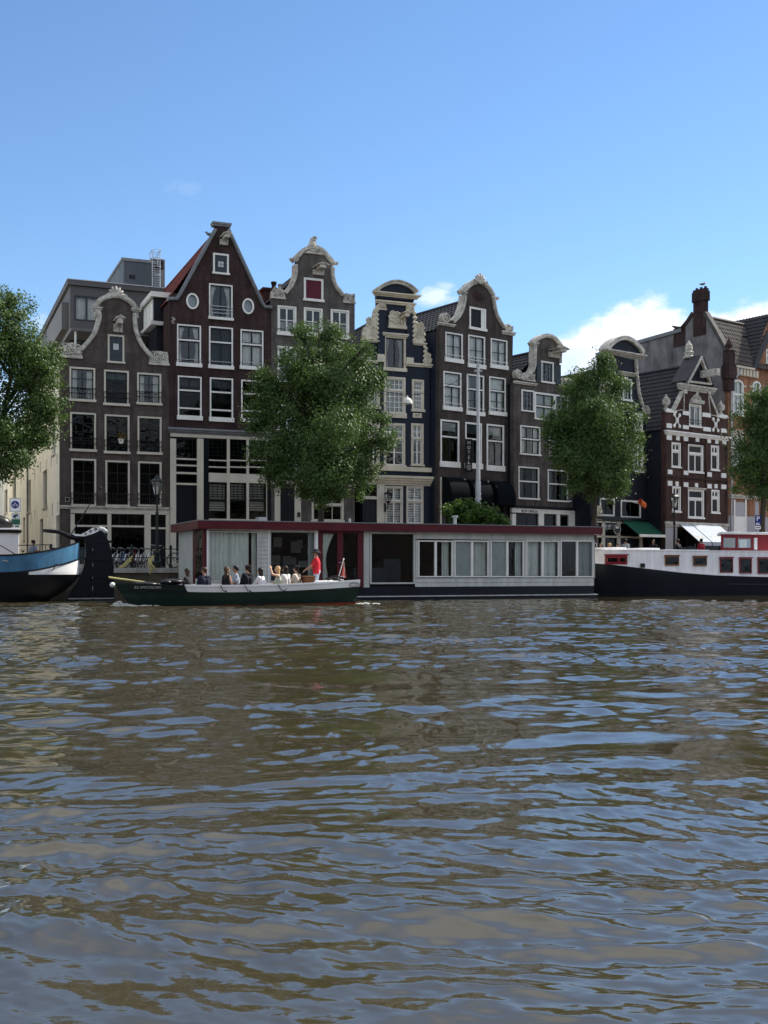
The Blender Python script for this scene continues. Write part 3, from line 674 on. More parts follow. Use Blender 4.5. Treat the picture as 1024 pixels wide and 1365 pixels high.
# ---- tall plum brick house with the straight spout gable
F2 = F1.next(226, .06); f = F2
h = House(F2, 'tall dark plum brick house with pointed spout gable and two oval windows', 'brick_plum')
h.shape([(226, 398), (236, 398), (262, 352), (287, 306), (286.5, 297.5), (305, 297.5), (304.5, 306), (328, 357), (351.5, 408.5), (361.6, 409.5)], 226.3, 361.6, depth=20, eave=(f.z(226, 402), f.z(361, 413)),
        ridge=((f.u(226)+f.u(361.6))/2, f.z(296, 303)), roof='tile_red')
h.band([(224, 398.5), (236, 398.2), (240, 392), (287.2, 306)], .17, 'lead', 'gable_coping', smooth=False); h.band([(304.2, 306), (349, 403), (352.5, 409), (362, 410)], .17, 'lead', 'gable_coping', smooth=False)
h.cornice(284.6, 306.6, 295.6, 300.5, .14, 'lead', 'gable_cap', 2, back=.4)
for l, r, t, b, cu in ((236, 268, 433, 489, 'sides'), (278.6, 310.5, 436, 492, None), (320.6, 351, 440, 493, 'full')):
    h.win(l, r, t, b, ((0, .62, 2, 1), (.62, 1, 2, 1)), curtain=cu, rail=1, sillh=.2, railm='metal', glass='glass', sw=.06) if cu else h.win(l, r, t, b, ((0, .62, 2, 1), (.62, 1, 2, 1)), curtain='full', cm='curtain_grey', rail=1, sillh=.2, railm='metal', glass='glass_dark')
for l, r, t, b, cu in ((237, 268.8, 501.5, 560, 'blind'), (279.7, 310.7, 504, 562.4, 'blind'), (321.5, 351.4, 507, 563, None)):
    h.win(l, r, t, b, ((0, .19, 1, 1), (.19, .66, 1, 1), (.66, 1, 2, 1)), curtain=cu, cm='curtain_grey', sillh=.24, glass='glass_dark')
h.win(278.6, 310, 379, 426.5, ((0, 1, 2, 1),), curtain='sides', rail=3, sillh=.14, railm='metal')
w = h.win(284, 305, 338, 366, ((0, 1, 1, 1),), sash='shutter', bw=.1, sillh=.1, name='loft_hatch')
q = MB(); u0, u1 = f.u(286.5), f.u(302.5); z0, z1 = f.z(294.5, 363.5), f.z(294.5, 341); q.box(u0, u1, .01, .03, z0, z1); q.build('shutter', M['shutter'], w)
q = MB(); uc, zc = (u0+u1)/2, (z0+z1)/2
for i in range(2):
    for j in range(2): q.box(uc-.15+i*.16, uc-.01+i*.16, -.006, .006, zc-.15+j*.16, zc-.01+j*.16)
q.build('hatch_light', M['curtain_grey'], w)
for cx, cy, rx, ry in ((256.6, 401.5, 8.2, 10.8), (330.8, 408.3, 7.6, 10.6)):
    c = f.p(cx, cy); a = f.u(cx+rx)-c[0]; b_ = f.z(cx, cy-ry)-c[1]; n = 24
    E = lambda k: [(c[0]+a*k*math.cos(2*math.pi*i/n), c[1]+b_*k*math.sin(2*math.pi*i/n)) for i in range(n)]
    h.holes.append(E(.86)); q = MB(); q.ribbon(E(.88), .10, -.05, .08, closed=True); w = q.build('oval_window', M['white'], h.root)
    q = MB(); q.ribbon(E(.72), .05, .02, .06, closed=True); q.build('sash', M['shutter'], w)
    g = MB(); g.prism(E(.84), .035, .04); g.build('pane', M['glass'], w); g = MB(); g.prism(E(.8), .2, .22); g.build('curtain', M['curtain_grey'], w)
h.hoist(291, 305, 314, 327)
for px_, py_ in ((231, 428), ):
    h.carve(px_-3, px_+3, py_-6, py_+6, 'stone', 'wall_anchor_stone', 4, v=-.02)
h.cornice(226.6, 361, 570, 577.5, .3, 'lead', steps=3)
h.bx(226.8, 360.8, 577.7, 584.8, -.08, .1, 'cream', 'front_beam')
for l, r in ((226.8, 234.5), (262.5, 271)): h.bx(l, r, 584.8, 758, -.08, .1, 'cream', 'pilaster')
h.bx(271, 278.2, 584.8, 758, -.02, .1, 'door', 'dark_pier'); h.bx(355.8, 360.8, 584.8, 758, -.02, .1, 'door', 'dark_pier')
for k, (t, b, rr) in enumerate(((584.6, 611, 4), (613, 619.5, 1), (621.5, 629.5, 1), (632, 644, 1))):
    h.glazing(234.5, 262.5, t, b, 5 if k == 0 else 1, rr, name='transom_window', bar=.02)
for t, b in ((611, 613), (619.5, 621.5), (629.5, 632), (644, 646.5)): h.bx(234.5, 262.5, t, b, -.05, .1, 'cream', 'transom_bar')
h.door(234.5, 262.5, 646.5, 750, panels=2); h.bx(234.5, 262.5, 750, 758, -.5, .1, 'stone', 'doorstep')
X = [278.2, 302.4, 306.2, 328.4, 331.8, 354.6]
h.bx(355, 355.8, 584.8, 758, -.05, .1, 'cream', 'window_post')
for i in range(3):
    l, r = X[2*i], X[2*i+1]
    h.glazing(l, r, 585.5, 613, 4, 5, bar=.02, sw=.06); h.bx(l, r, 613, 614.6, -.04, .1, 'cream', 'window_bar'); h.glazing(l, r, 614.6, 622, 3, 1, bar=.02); h.bx(l, r, 622, 623.6, -.04, .1, 'cream', 'window_bar'); h.glazing(l, r, 623.6, 631.5, 1, 1)
    h.glazing(l, r, 643.5, 667, 4, 4, bar=.02, sw=.06, curtain='slats', glass='glass', cm='white'); h.glazing(l, r, 667, 692, 1, 1, curtain='slats_half' if i != 1 else None, glass='glass', cm='white')
    if i < 2: h.bx(X[2*i+1], X[2*i+2], 584.8, 758, -.05, .1, 'cream', 'window_post')
h.bx(278.2, 355, 631.5, 643.5, -.045, .1, 'cream', 'window_apron'); h.bx(278.2, 355, 692, 694.5, -.1, .1, 'cream', 'front_sill')
h.finish()
# dormer and side bay on its left roof slope
ar = F2.root('roof_dormer', 'dark boarded dormer with white window facing left on the red tiled roof', 'dormer')
q = MB(); zt, zm, zb = f.z(228, 388), f.z(228, 421), f.z(228, 470); q.box(-.5, .9, 1.7, 4.6, zm, zt); q.box(-.35, -.02, 1.8, 4.4, zb, zm-.2); q.build('cheek', M['navy_dark'], ar)
q = MB(); q.box(-.7, 1.3, 1.5, 4.8, zt, zt+.28); q.box(-.7, -.02, 1.5, 4.8, zm-.2, zm-.004); q.build('dormer_roof', M['white'], ar)
for k in range(3):
    y0 = 1.85+k*.9; q = MB(); q.box(-.55, -.505, y0, y0+.07, zm+.1, zt-.08); q.box(-.55, -.505, y0+.78, y0+.85, zm+.1, zt-.08); q.box(-.55, -.505, y0+.07, y0+.78, zm+.1, zm+.2); q.box(-.55, -.505, y0+.07, y0+.78, zt-.18, zt-.08); w = q.build('window', M['white'], ar)
    q = MB(); q.box(-.53, -.52, y0+.07, y0+.78, zm+.2, zt-.18); q.build('pane', M['curtain'], w)
# ---- grey brown house with the bell gable and the wine red shutter
F3 = F2.next(361.9, .05); f = F3
h = House(F3, 'grey brown brick house with white bell gable and wine red loft shutter behind a tree', 'brick_grey')
LT = [(380, 391), (388.6, 380), (393.7, 366), (394, 353)]; AR = [(390.5, 347), (397, 341), (405, 334), (417.5, 330), (429, 334), (440, 346), (446, 353)]; RT = [(443.5, 357), (443.3, 368), (447.5, 381), (457, 394)]
h.shape([(361.9, 396), (379, 393), (389, 382), (395, 366), (395, 348), (404, 337), (417.5, 332.5), (430, 338), (441, 351), (443, 368), (447, 383), (456, 396), (473, 402)], 361.9, 473, depth=18, eave=(f.z(362, 402), f.z(473, 406)), ridge=((f.u(362)+f.u(473))/2, f.z(417, 350)))
h.band(LT, .21, 'stone'); h.band(AR, .25, 'stone'); h.band(RT, .21, 'stone')
h.cornice(387, 396, 344.5, 348, .14, 'stone', 'gable_cap', 2); h.cornice(441.5, 449, 349, 353, .14, 'stone', 'gable_cap', 2)
mb = MB(); c = f.p(417.5, 336)
mb.prism([(c[0]-.62, c[1]-.12), (c[0]+.62, c[1]-.12), (c[0]+.3, c[1]+.18), (c[0]+.14, c[1]+.5), (c[0]+.12, c[1]+.78), (c[0]-.1, c[1]+.8), (c[0]-.22, c[1]+.45), (c[0]-.36, c[1]+.15)], -.12, .2)
spiral(mb, (c[0]+.03, c[1]+.72), .14, -.16, .1); spiral(mb, (c[0]-.1, c[1]+.22), .2, -.2, .1, flip=-1); spiral(mb, (c[0]+.25, c[1]+.05), .16, -.2, .1); mb.ell((c[0]+.02, -.1, c[1]+.35), (.12, .1, .2))
mb.build('crest', M['stone'], h.root)
h.carve(361.2, 380.5, 384, 398.5, seed=11, v=-.14); h.carve(457, 473.6, 391, 404.5, seed=12, v=-.14)
h.hoist(414.5, 433.5, 354.5, 367)
w = h.win(405, 431, 371, 402, ((0, 1, 1, 1),), sash='red_shutter', bw=.12, sillh=.14, name='loft_hatch')
q = MB(); u0, u1 = f.u(407.5), f.u(428.5)
for k in range(6): q.box(u0+(u1-u0)*k/6+.006, u0+(u1-u0)*(k+1)/6-.006, .0, .03, f.z(418, 399), f.z(418, 373.5))
q.build('shutter', M['red_shutter'], w)
for l, r, t, b in ((370, 395, 408, 447.5), (405, 430, 410.7, 449), (440.7, 465.4, 413, 452)):
    h.win(l, r, t, b, ((0, 1, 2, 2),), sash='white', rail=1, sillh=.16, curtain='low', cm='curtain_grey', bar=.04, sw=.09)
for l, r, t, b in ((370, 395, 462, 510), (405, 430, 464, 512), (440.7, 465.4, 466, 513), (370, 395, 524, 574), (405, 430, 525, 575), (440.7, 465.4, 526, 575), (370, 395, 588, 636), (405, 430, 589, 636), (440.7, 465.4, 589, 636)):
    h.win(l, r, t, b, ((0, .65, 2, 1), (.65, 1, 2, 1)), sash='white', sillh=.16, curtain='full', cm='curtain_grey')
h.cornice(362.4, 472.6, 639, 645, .22, 'white')
h.door(373.4, 392.6, 650, 752); h.bx(366, 373.4, 648, 758, -.06, .1, 'cream', 'pilaster'); h.bx(392.6, 401, 648, 758, -.06, .1, 'cream', 'pilaster'); h.carve(365.5, 374, 648, 656, seed=14, v=-.12)
q = MB(); a = f.u(396); q.box(a, a+.16, -.1, -.065, f.z(397, 689), f.z(397, 683)); q.build('letter_plate', M['sash'], h.root)
h.win(415.5, 458, 650, 698, ((0, .5, 3, 1), (.5, 1, 3, 1)), frame='cream', sash='cream', sillh=.2, bw=.1, curtain=None, glass='glass_dark')
h.finish()
ar = f.root('chimney_stack', 'brown brick chimney with two small pots on the roof left of the bell gable', 'chimney')
u0, u1 = f.u(368), f.u(386); zc = f.z(377, 374); q = MB(); q.box(u0, u1, 2.4, 3.4, f.z(377, 394), zc); q.box(u0-.08, u1+.08, 2.3, 3.5, zc, zc+.14); q.build('stack', M['brick_plum'], ar)
for k, (m, hh) in enumerate((('black', .5), ('metal', .4))):
    q = MB(); q.lathe([(.15, 0), (.13, hh*.7), (.17, hh*.75), (.17, hh)], (u0+.75+k*.42, 2.9, zc+.14), 10); q.build('chimney_pot', M[m], ar)

# ---- narrow navy house with cream carved neck gable
F4 = F3.next(484, .10); f = F4
h = House(F4, 'narrow navy blue house with cream carved scrolls and a round pediment on its neck gable', 'navy')
h.shape([(484, 487), (484, 455), (503, 455), (503, 396), (551, 396), (551, 460), (573, 462), (573, 488)], 484, 573.5, depth=18, eave=(f.z(484, 490), f.z(573, 493)), ridge=((f.u(484)+f.u(573))/2, f.z(526, 412)))
arc = lambda x0, x1, yb0, yb1, yt, n=14: [(x0+(x1-x0)*i/n, yb0+(yb1-yb0)*i/n-(math.sin(math.pi*i/n))**.8*((yb0+yb1)/2-yt)) for i in range(n+1)]
A = arc(500.5, 553.5, 388, 391.5, 377.5)
q = MB(); P = [Vector(f.p(*p)) for p in A]; q.ribbon(P, .2, -.38, .35); q.ribbon([p+Vector((0, .07)) for p in P], .07, -.46, .35); q.build('pediment_arch', M['stone'], h.root)
q = MB(); q.prism([tuple(f.p(*p)) for p in A], -.2, .3); q.build('pediment_field', M['navy'], h.root)
h.cornice(500, 554, 389.5, 394.5, .4, 'cream_stone', 'pediment_base', 3); h.bx(502.5, 551, 394.5, 399.8, -.12, .3, 'navy', 'frieze'); h.cornice(502, 551.5, 400, 404, .2, 'cream_stone', 'neck_cornice', 2)
h.carve(502.4, 514.6, 403.5, 413.5, 'cream_stone', 'capital', 21, -.18); h.carve(540.6, 552, 404.5, 416, 'cream_stone', 'capital', 22, -.18)
h.bx(503, 512.5, 413.4, 474, -.1, .0-.003, 'navy', 'pilaster'); h.bx(541.5, 550.6, 415.5, 478, -.1, -.003, 'navy', 'pilaster')
def side_scroll(pts, seed, nm='scroll_stone'):
    q = MB(); P = [f.p(*p) for p in pts]; q.prism(P, -.1, .25); rnd = random.Random(seed)
    xs = [p[0] for p in P]; zs = [p[1] for p in P]
    n = len(P)
    for i in range(n):
        a, b_ = Vector(P[i]), Vector(P[(i+1) % n])
        if (b_-a).length < .1: continue
        k = max(1, int((b_-a).length/.24))
        for j in range(k):
            c = a.lerp(b_, (j+.5)/k); q.ell((c.x, -.08, c.y), (.11, .08, .10), 8, 6)
    cx, cz = sum(xs)/n, sum(zs)/n
    for i in range(7): spiral(q, (cx+rnd.uniform(-.16, .16), cz+rnd.uniform(-.55, .35)), rnd.uniform(.12, .2), -.17, -.05, w=.4, flip=rnd.choice((-1, 1)))
    return q.build(nm, M['cream_stone'], h.root)
side_scroll([(484, 452), (502.5, 453), (502.5, 411), (499, 412), (497, 424), (492, 432), (486.5, 436), (484, 442)], 1)
side_scroll([(551, 415), (553.5, 420), (553, 428), (558, 440), (564.5, 443), (565, 450), (565, 457), (551, 457)], 2)
side_scroll([(566, 460), (569, 470), (575, 483), (565, 484)], 3, 'foot_scroll'); side_scroll([(484, 457), (484, 480), (475.5, 478), (480.5, 466)], 4, 'foot_scroll')
h.cornice(482.5, 503, 452.5, 455.5, .16, 'cream_stone', 'scroll_base', 2); h.cornice(551, 566.5, 456.5, 460, .16, 'cream_stone', 'scroll_base', 2)
h.cornice(541.2, 576, 483.5, 488, .16, 'cream_stone', 'shoulder_course', 2); h.bx(502.5, 511.5, 472.5, 482.5, -.14, -.004, 'cream_stone', 'shoulder_block'); h.bx(541.2, 550.4, 477, 484, -.14, -.004, 'cream_stone', 'shoulder_block'); h.cornice(476, 503, 479, 483, .16, 'cream_stone', 'shoulder_course', 2)
h.carve(517, 541, 415.5, 438.5, 'cream_stone', 'cartouche', 25, -.22); h.hoist(528, 541.5, 418, 431, 'cream_stone')
h.win(511.6, 541, 448, 495, ((0, 1, 2, 1),), sash='black', frame='cream_stone', bw=.13, sillh=.2, curtain='sides', cm='curtain_grey'); h.cornice(511, 541.5, 443.5, 449.5, .2, 'cream_stone', 'lintel', 3)
for l, r, t, b in ((511.6, 540.5, 502.5, 557), (549, 565, 506, 549), (490, 506, 500, 545)):
    h.win(l, r, t, b, ((0, .66, 4 if r-l > 20 else 3, 4), (.66, 1, 4 if r-l > 20 else 3, 2)), sash='white', frame='cream_stone', sillh=.3 if r-l > 20 else .14, curtain='full', cm='curtain_grey', bar=.03, bw=.12)
q = MB(); q.box(f.u(550.2), f.u(562), -.05, -.004, f.z(556, 557), f.z(556, 550.7)); pl = q.build('date_stone', M['cream_stone'], h.root)
text_obj('1671', .2, M['sash'], pl, ((f.u(550.2)+f.u(562))/2, -.053, f.z(556, 553.8)))
for l, r, t, b in ((511.6, 540, 564, 622), (548, 564.5, 564.5, 621.5), (490, 506, 563, 620)):
    h.win(l, r, t, b, ((0, .66, 2, 2), (.66, 1, 2, 2)), sash='white', frame='cream_stone', sillh=.1, curtain='half', cm='curtain_grey', bar=.04, bw=.12)
h.cornice(486, 573, 620.5, 626.5, .14, 'cream_stone', 'sill_course', 1); h.cornice(486, 572.5, 633, 645.5, .34, 'cream_stone', 'cornice', 4)
h.door(484.6, 502.3, 666, 752); h.glazing(484.6, 502.3, 649, 661, 2, 1, name='fanlight', v=.03); h.bx(484.6, 502.3, 661.5, 665.5, -.05, .1, 'cream', 'door_transom')
h.bx(502.3, 512.4, 646, 758, -.06, .1, 'cream', 'door_post')
for l, r in ((513.2, 537), (541.6, 564.3)):
    h.win(l, r, 648, 700, ((0, .62, 2, 1), (.62, 1, 2, 1)), sash='white', frame='cream', sillh=.1, curtain='slats_dense', cm='white', bw=.09, v=.0)
h.finish()
ar = f.root('wall_lantern', 'black hexagonal wall lantern on an iron bracket beside the navy house door', 'lantern')
c = (f.u(512.8), -.55, f.z(512.8, 664)); q = MB(); q.lathe([(.02, .42), (.06, .36), (.27, .24), (.29, .2), (.24, .2)], c, 6); q.lathe([(.13, -.26), (.15, -.24), (.15, -.21), (.06, -.34)], c, 6)
for k in range(6): a = math.pi/3*k; q.tube([(c[0]+.14*math.cos(a), c[1]+.14*math.sin(a), c[2]-.22), (c[0]+.24*math.cos(a), c[1]+.24*math.sin(a), c[2]+.2)], .014, 5)
q.tube([(c[0], c[1], c[2]-.3), (c[0]-.02, -.4, c[2]-.62), (c[0], -.05, c[2]-.5)], .03, 6); q.box(c[0]-.06, c[0]+.06, -.09, -.065, c[2]-.8, c[2]-.3); q.build('lantern_frame', M['black'], ar)
q = MB(); q.lathe([(.12, -.21), (.22, .2)], c, 6); q.build('lantern_glass', M['glass'], ar)

# ---- the hotel
F5 = F4.next(583.5, .74, 36.9); f = F5
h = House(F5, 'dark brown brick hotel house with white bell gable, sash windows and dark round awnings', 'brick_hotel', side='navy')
LT = [(603.5, 429), (612, 419.5), (617, 407), (619, 394)]; AR = [(615.5, 389.5), (620, 385.5), (626, 379.5), (634, 375.8), (643, 377), (651.5, 385), (657.5, 395)]; RT = [(657.8, 398), (658.5, 406), (661.5, 419), (667, 430), (671.5, 436.5)]
h.shape([(586, 434), (603, 431), (613, 421), (618.5, 407), (620, 390), (627, 381.5), (634.5, 378), (643, 379), (651, 386.5), (657, 397), (658, 407), (661, 421), (670, 437), (684, 446)], 583.5, 678, depth=18, eave=(f.z(586, 439), f.z(683, 449)), ridge=((f.u(586)+f.u(683))/2, f.z(634, 397)))
h.band(LT, .24, 'stone'); h.band(AR, .27, 'stone'); h.band(RT, .2, 'stone'); h.cornice(613, 620.5, 388.5, 392, .14, 'stone', 'gable_cap', 2); h.cornice(655.5, 662.5, 395, 399, .14, 'stone', 'gable_cap', 2)
mb = MB(); c = f.p(637.5, 378.5); shell(mb, c, 1.05, .62, v=-.2); mb.build('crest', M['stone'], h.root)
for c_, r, fl, a0 in (((594.5, 423.5), 7.2, 1, 2.5), ((677.5, 438), 6.6, -1, .6)):
    mb = MB(); c = f.p(*c_); rr = f.z(c_[0], c_[1]-r)-c[1]; scroll(mb, c, rr, flip=fl, a0=a0); mb.build('scroll', M['stone'], h.root)
h.cornice(584.5, 604.5, 429.5, 433, .16, 'stone', 'scroll_base', 2); h.cornice(669.5, 684.5, 441, 445.5, .16, 'stone', 'scroll_base', 2)
mb = MB(); c = f.p(638, 395); mb.ell((c[0], -.0, c[1]), (.5, .05, .28), 10, 6); mb.build('relief_stone', M['brick_plum'], h.root)
w = h.win(625.6, 647.6, 410.4, 440.5, ((0, 1, 1, 1),), sillh=.15, bw=.11, glass='glass_dark'); q = MB(); q.box(f.u(641.5), f.u(645.8), .0, .03, f.z(637, 436.5), f.z(637, 413)); q.build('inner_shutter', M['white'], w)
for l, r, t, b in ((593.6, 616.5, 444, 483.5), (624, 646.3, 447.7, 491), (654, 676, 452.5, 492)): h.win(l, r, t, b, ((0, 1, 2, 2),), curtain='full', rail=1 if l != 624 else 2, sillh=.24, railm='white', cm='curtain')
for k, (l, r, t, b) in enumerate(((591, 614.7, 496, 547.5), (622, 645, 499.7, 554), (652, 674, 503, 554))):
    h.win(l, r, t, b, ((0, .62, 2, 2), (.62, 1, 1, 1)), curtain='full' if k != 1 else 'tops', rail=1, sillh=.24, railm='white')
for k, (l, r, t, b) in enumerate(((587, 612, 560, 623), (620, 642, 563.5, 625), (648.6, 671.7, 566, 628))):
    h.win(l, r, t, b, ((0, .62, 2, 1), (.62, 1, 1, 1)), curtain='blind', cm='curtain_grey', sillh=.33, bw=.1, glass='glass' if k != 1 else 'glass_dark')
for l, r, t in ((586.6, 616, 636), (618.5, 646.5, 638.5), (650, 676, 641)):
    h.bx(l, l+1.8, t, 758, -.05, .1, 'cream', 'front_post'); h.bx(l+1.8, r, t, t+3, -.05, .1, 'navy_dark', 'front_beam')
h.glazing(589, 616, 665, 750, 2, 1); h.bx(598, 603.5, 675, 758, -.08, -.004, 'cream', 'front_post'); h.glazing(620.5, 646, 665, 750, 2, 2); h.door(655, 672, 668, 752)
h.finish()
q = MB(); a = f.u(584.5)
for l, t in ((589, 637), (620.5, 640), (651, 642.5)):
    ar = f.root('window_awning', {589: 'leftmost dark round hooded awning on the hotel front, by the navy house', 620.5: 'middle dark round hooded awning on the hotel front, behind the steel mast', 651: 'rightmost dark round hooded awning on the hotel front, by the corner of the next house'}[l], 'awning', 'dark awnings along the hotel front')
    u0 = f.u(l); u1 = u0+1.42; zt = f.z(l+12, t); H = 1.45; n = 10; q = MB(); rows = []
    for i in range(n+1):
        th = math.pi/2*i/n; rows.append([(u0, -.05-.85*math.sin(th), zt-H*.72*(1-math.cos(th))), (u1, -.05-.85*math.sin(th), zt-H*.72*(1-math.cos(th)))])
    rows.append([(u0, -.9, zt-H), (u1, -.9, zt-H)])
    q.grid(rows)
    for x in (u0, u1): q.add([(x, -.05, zt-H)]+[(x, rw[0][1], rw[0][2]) for rw in rows], [tuple(range(n+3))])
    q.build('awning_canvas', M['awning'], ar)
    q = MB()
    for k in range(3):
        th = math.pi/2*(k+1)/3.0; q.tube([(u0+.02, -.05-.81*math.sin(th), zt-.03-H*.72*(1-math.cos(th))), (u1-.02, -.05-.81*math.sin(th), zt-.03-H*.72*(1-math.cos(th)))], .018, 5)
    q.build('awning_rib', M['iron'], ar)
ar = f.root('hotel_sign', 'black vertical blade sign reading HOTEL on the dark brown brick facade', 'sign')
u0 = f.u(617); z0, z1 = f.z(619, 630.5), f.z(619, 586.5); q = MB()
FD = Matrix.Rotation(R(-36.9), 4, 'Z')                # the blade is turned a little towards the water
q.box(-.19, .22, -.05, .05, z0, z1); q.box(-.16, .19, -.056, -.05, z0+.05, z1-.05); q.tube([(0.05, .05, z1-.3), (.3, .45, z1-.3)], .03, 6); q.tube([(.05, .05, z0+.3), (.3, .45, z0+.3)], .03, 6)
b = q.build('sign_board', M['black'], ar); b.location = (u0, -.5, 0); b.rotation_euler = (0, 0, R(-18))
for k, ch in enumerate('HOTEL'): text_obj(ch, .27, M['curtain_grey'], b, (.01, -.062, z1-.23-k*.285))
q = MB(); zc = z0+.28; q.ribbon([(.01+.13*math.cos(t), zc+.13*math.sin(t)) for t in np.linspace(0, 2*math.pi, 17)[:-1]], .022, -.064, -.057, closed=True); q.ribbon([(.01+.06*math.cos(t), zc+.06*math.sin(t)) for t in np.linspace(0, 2*math.pi, 13)[:-1]], .02, -.064, -.057, closed=True); q.ribbon([(-.11, zc+.2), (.01, zc+.27), (.13, zc+.2)], .022, -.064, -.057); q.build('emblem', M['curtain_grey'], b)

# ---- small weathered house with the shuttered neck gable
F6 = F5.next(685, .52); f = F6
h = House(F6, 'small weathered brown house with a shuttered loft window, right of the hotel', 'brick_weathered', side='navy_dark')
h.shape([(685, 509), (712, 509), (712, 470), (711, 460), (718, 452), (728.6, 449), (739, 452.5), (746, 462), (746, 470), (746, 514), (763.7, 517)], 685, 763.7, depth=17, eave=(f.z(685, 512), f.z(763, 520)), ridge=((f.u(685)+f.u(763.7))/2, f.z(728, 468)))
A = [(709.5, 458.5), (716, 452), (722, 448.8), (729, 447.5), (737, 450), (743.5, 456), (748.5, 463)]
h.band(A, .24, 'stone'); h.band([(712.5, 461), (712, 475), (711.5, 488), (707, 497), (700, 502), (694, 504)], .22, 'stone'); h.band([(746.3, 464), (746.3, 484)], .16, 'stone', smooth=False)
h.cornice(708, 716, 455.5, 459.5, .14, 'stone', 'gable_cap', 2); h.cornice(743, 750, 460.5, 464, .14, 'stone', 'gable_cap', 2)
mb = MB(); c = f.p(691.5, 499); scroll(mb, c, f.z(691.5, 492.5)-c[1], a0=2); mb.build('scroll', M['stone'], h.root); h.carve(696, 713.5, 496, 508, seed=31); h.cornice(685, 714, 507.5, 511, .14, 'stone', 'scroll_base', 2)
h.carve(747.5, 763.5, 503, 514, seed=33); h.cornice(747, 764.5, 513.5, 516.5, .14, 'stone', 'scroll_base', 2)
h.hoist(729, 746, 464.5, 477)
w = h.win(721, 738, 482, 511, ((0, 1, 3, 4),), bar=.03, bw=.1, sillh=.1, glass='glass')
for l, r in ((714.8, 720.6), (738.6, 746.5)):
    q = MB(); u0, u1 = f.u(l), f.u(r); q.box(u0, u1, -.09, -.04, f.z(729, 511), f.z(729, 484)); q.box(u0+.08, u1-.08, -.1, -.09, f.z(729, 508), f.z(729, 499)); q.box(u0+.08, u1-.08, -.1, -.09, f.z(729, 496), f.z(729, 487)); q.build('shutter', M['shutter'], w)
h.win(695, 712.2, 520, 549, ((0, 1, 3, 4),), bar=.03, sillh=.08, bw=.09); h.win(712.6, 739.4, 524, 560.5, ((0, .5, 2, 1), (.5, 1, 2, 1)), bw=.11, sillh=.11, curtain='full', cm='curtain_grey'); h.win(739.8, 757.5, 527, 555, ((0, 1, 3, 4),), bar=.03, sillh=.08, bw=.09)
h.win(693.4, 720, 568, 607, ((0, .55, 3, 1), (.55, 1, 3, 1)), sillh=.09, curtain='tops', bw=.08); h.win(732, 757, 571, 610, ((0, .55, 3, 1), (.55, 1, 3, 1)), sillh=.09, curtain='tops', bw=.08)
h.win(691, 718.4, 622.5, 666, ((0, .55, 3, 1), (.55, 1, 3, 1)), sillh=.1, curtain='tops', glass='glass_dark'); h.win(730, 757, 626.5, 669, ((0, .55, 3, 1), (.55, 1, 3, 1)), sillh=.1, curtain='tops', glass='glass_dark')
h.cornice(684, 765, 673.5, 678.5, .24, 'navy_dark', 'cornice', 3)
h.bx(681.6, 765.8, 679, 684.8, -.1, .1, 'white', 'front_beam')
for l, r in ((681.6, 686.5), (717, 723.8), (741, 745.2), (757, 765.8)): h.bx(l, r, 684.8, 758, -.1, .1, 'white', 'front_post')
h.door(686.5, 717, 685, 752, panels=3); h.glazing(723.8, 741, 686.5, 750, 1, 2); h.glazing(745.2, 757, 688, 750, 3, 3)
text_obj('RUM UNION', .24, M['black'], h.root, (f.u(704.5), -.108, f.z(704.5, 681.8)), name='shop_lettering')
q = MB(); q.box(f.u(757.5), f.u(762.5), -.03, -.004, f.z(760, 670.5), f.z(760, 665.5)); pl = q.build('street_name_plate', mat('enamel blue', (.02, .03, .12), .3), h.root)
q = MB(); q.box(f.u(758.2), f.u(761.8), -.034, -.031, f.z(760, 668.7), f.z(760, 667.3)); q.build('plate_lettering', M['white'], pl)
h.finish()

# ---- black house with the round pediment, half hidden by the round tree
F7 = F6.next(787, 1.4); f = F7
h = House(F7, 'black painted house with a round white pediment, half hidden behind a tree', 'navy_dark')
h.shape([(787, 545), (800, 545), (808, 510), (811, 472), (847, 480), (848, 500), (853, 528), (857, 548), (861, 550)], 787, 861, depth=16, eave=(f.z(787, 548), f.z(861, 556)), ridge=((f.u(787)+f.u(861))/2, f.z(826, 490)))
A = arc(804.5, 853, 467, 471.5, 451.5); q = MB(); P = [Vector(f.p(*p)) for p in A]; q.ribbon(P, .26, -.4, .35); q.build('pediment_arch', M['stone'], h.root)
q = MB(); q.prism([tuple(f.p(*p)) for p in A], -.2, .3); q.build('pediment_field', M['navy_dark'], h.root)
h.cornice(804, 853.5, 465.5, 471, .42, 'stone', 'pediment_base', 3); h.bx(807, 811.8, 471, 492, -.12, .1, 'stone', 'pilaster')
h.band([(846.5, 474), (847, 488), (848.5, 505), (851, 525), (855.5, 541)], .14, 'stone'); h.band([(810, 474), (809, 490), (806, 512), (799, 538)], .14, 'stone')
mb = MB()
for i in range(22):
    t = i/21; P = h.path([(847.6, 474), (848, 488), (849.5, 505), (852, 525), (856.5, 541)]); p = P[int(t*(len(P)-1))]; mb.ell((p.x+.06, -.02, p.y), .09, 6, 5)
mb.build('gable_beads', M['stone'], h.root)
h.carve(856, 865, 540, 551.5, seed=41, v=-.15)
h.cornice(826, 844.5, 495.5, 500, .3, 'stone', 'lintel', 3); h.win(830, 842, 505, 535, ((0, 1, 2, 2),), curtain='full')
for l, r, t, b in ((846, 856.5, 551, 576), (818, 834, 548, 582), (797, 811, 546, 578), (844, 857, 592, 630), (820, 836, 590, 628), (797, 811, 590, 625)): h.win(l, r, t, b, ((0, .6, 2, 2), (.6, 1, 2, 1)), sash='white', curtain='full', cm='curtain_grey')
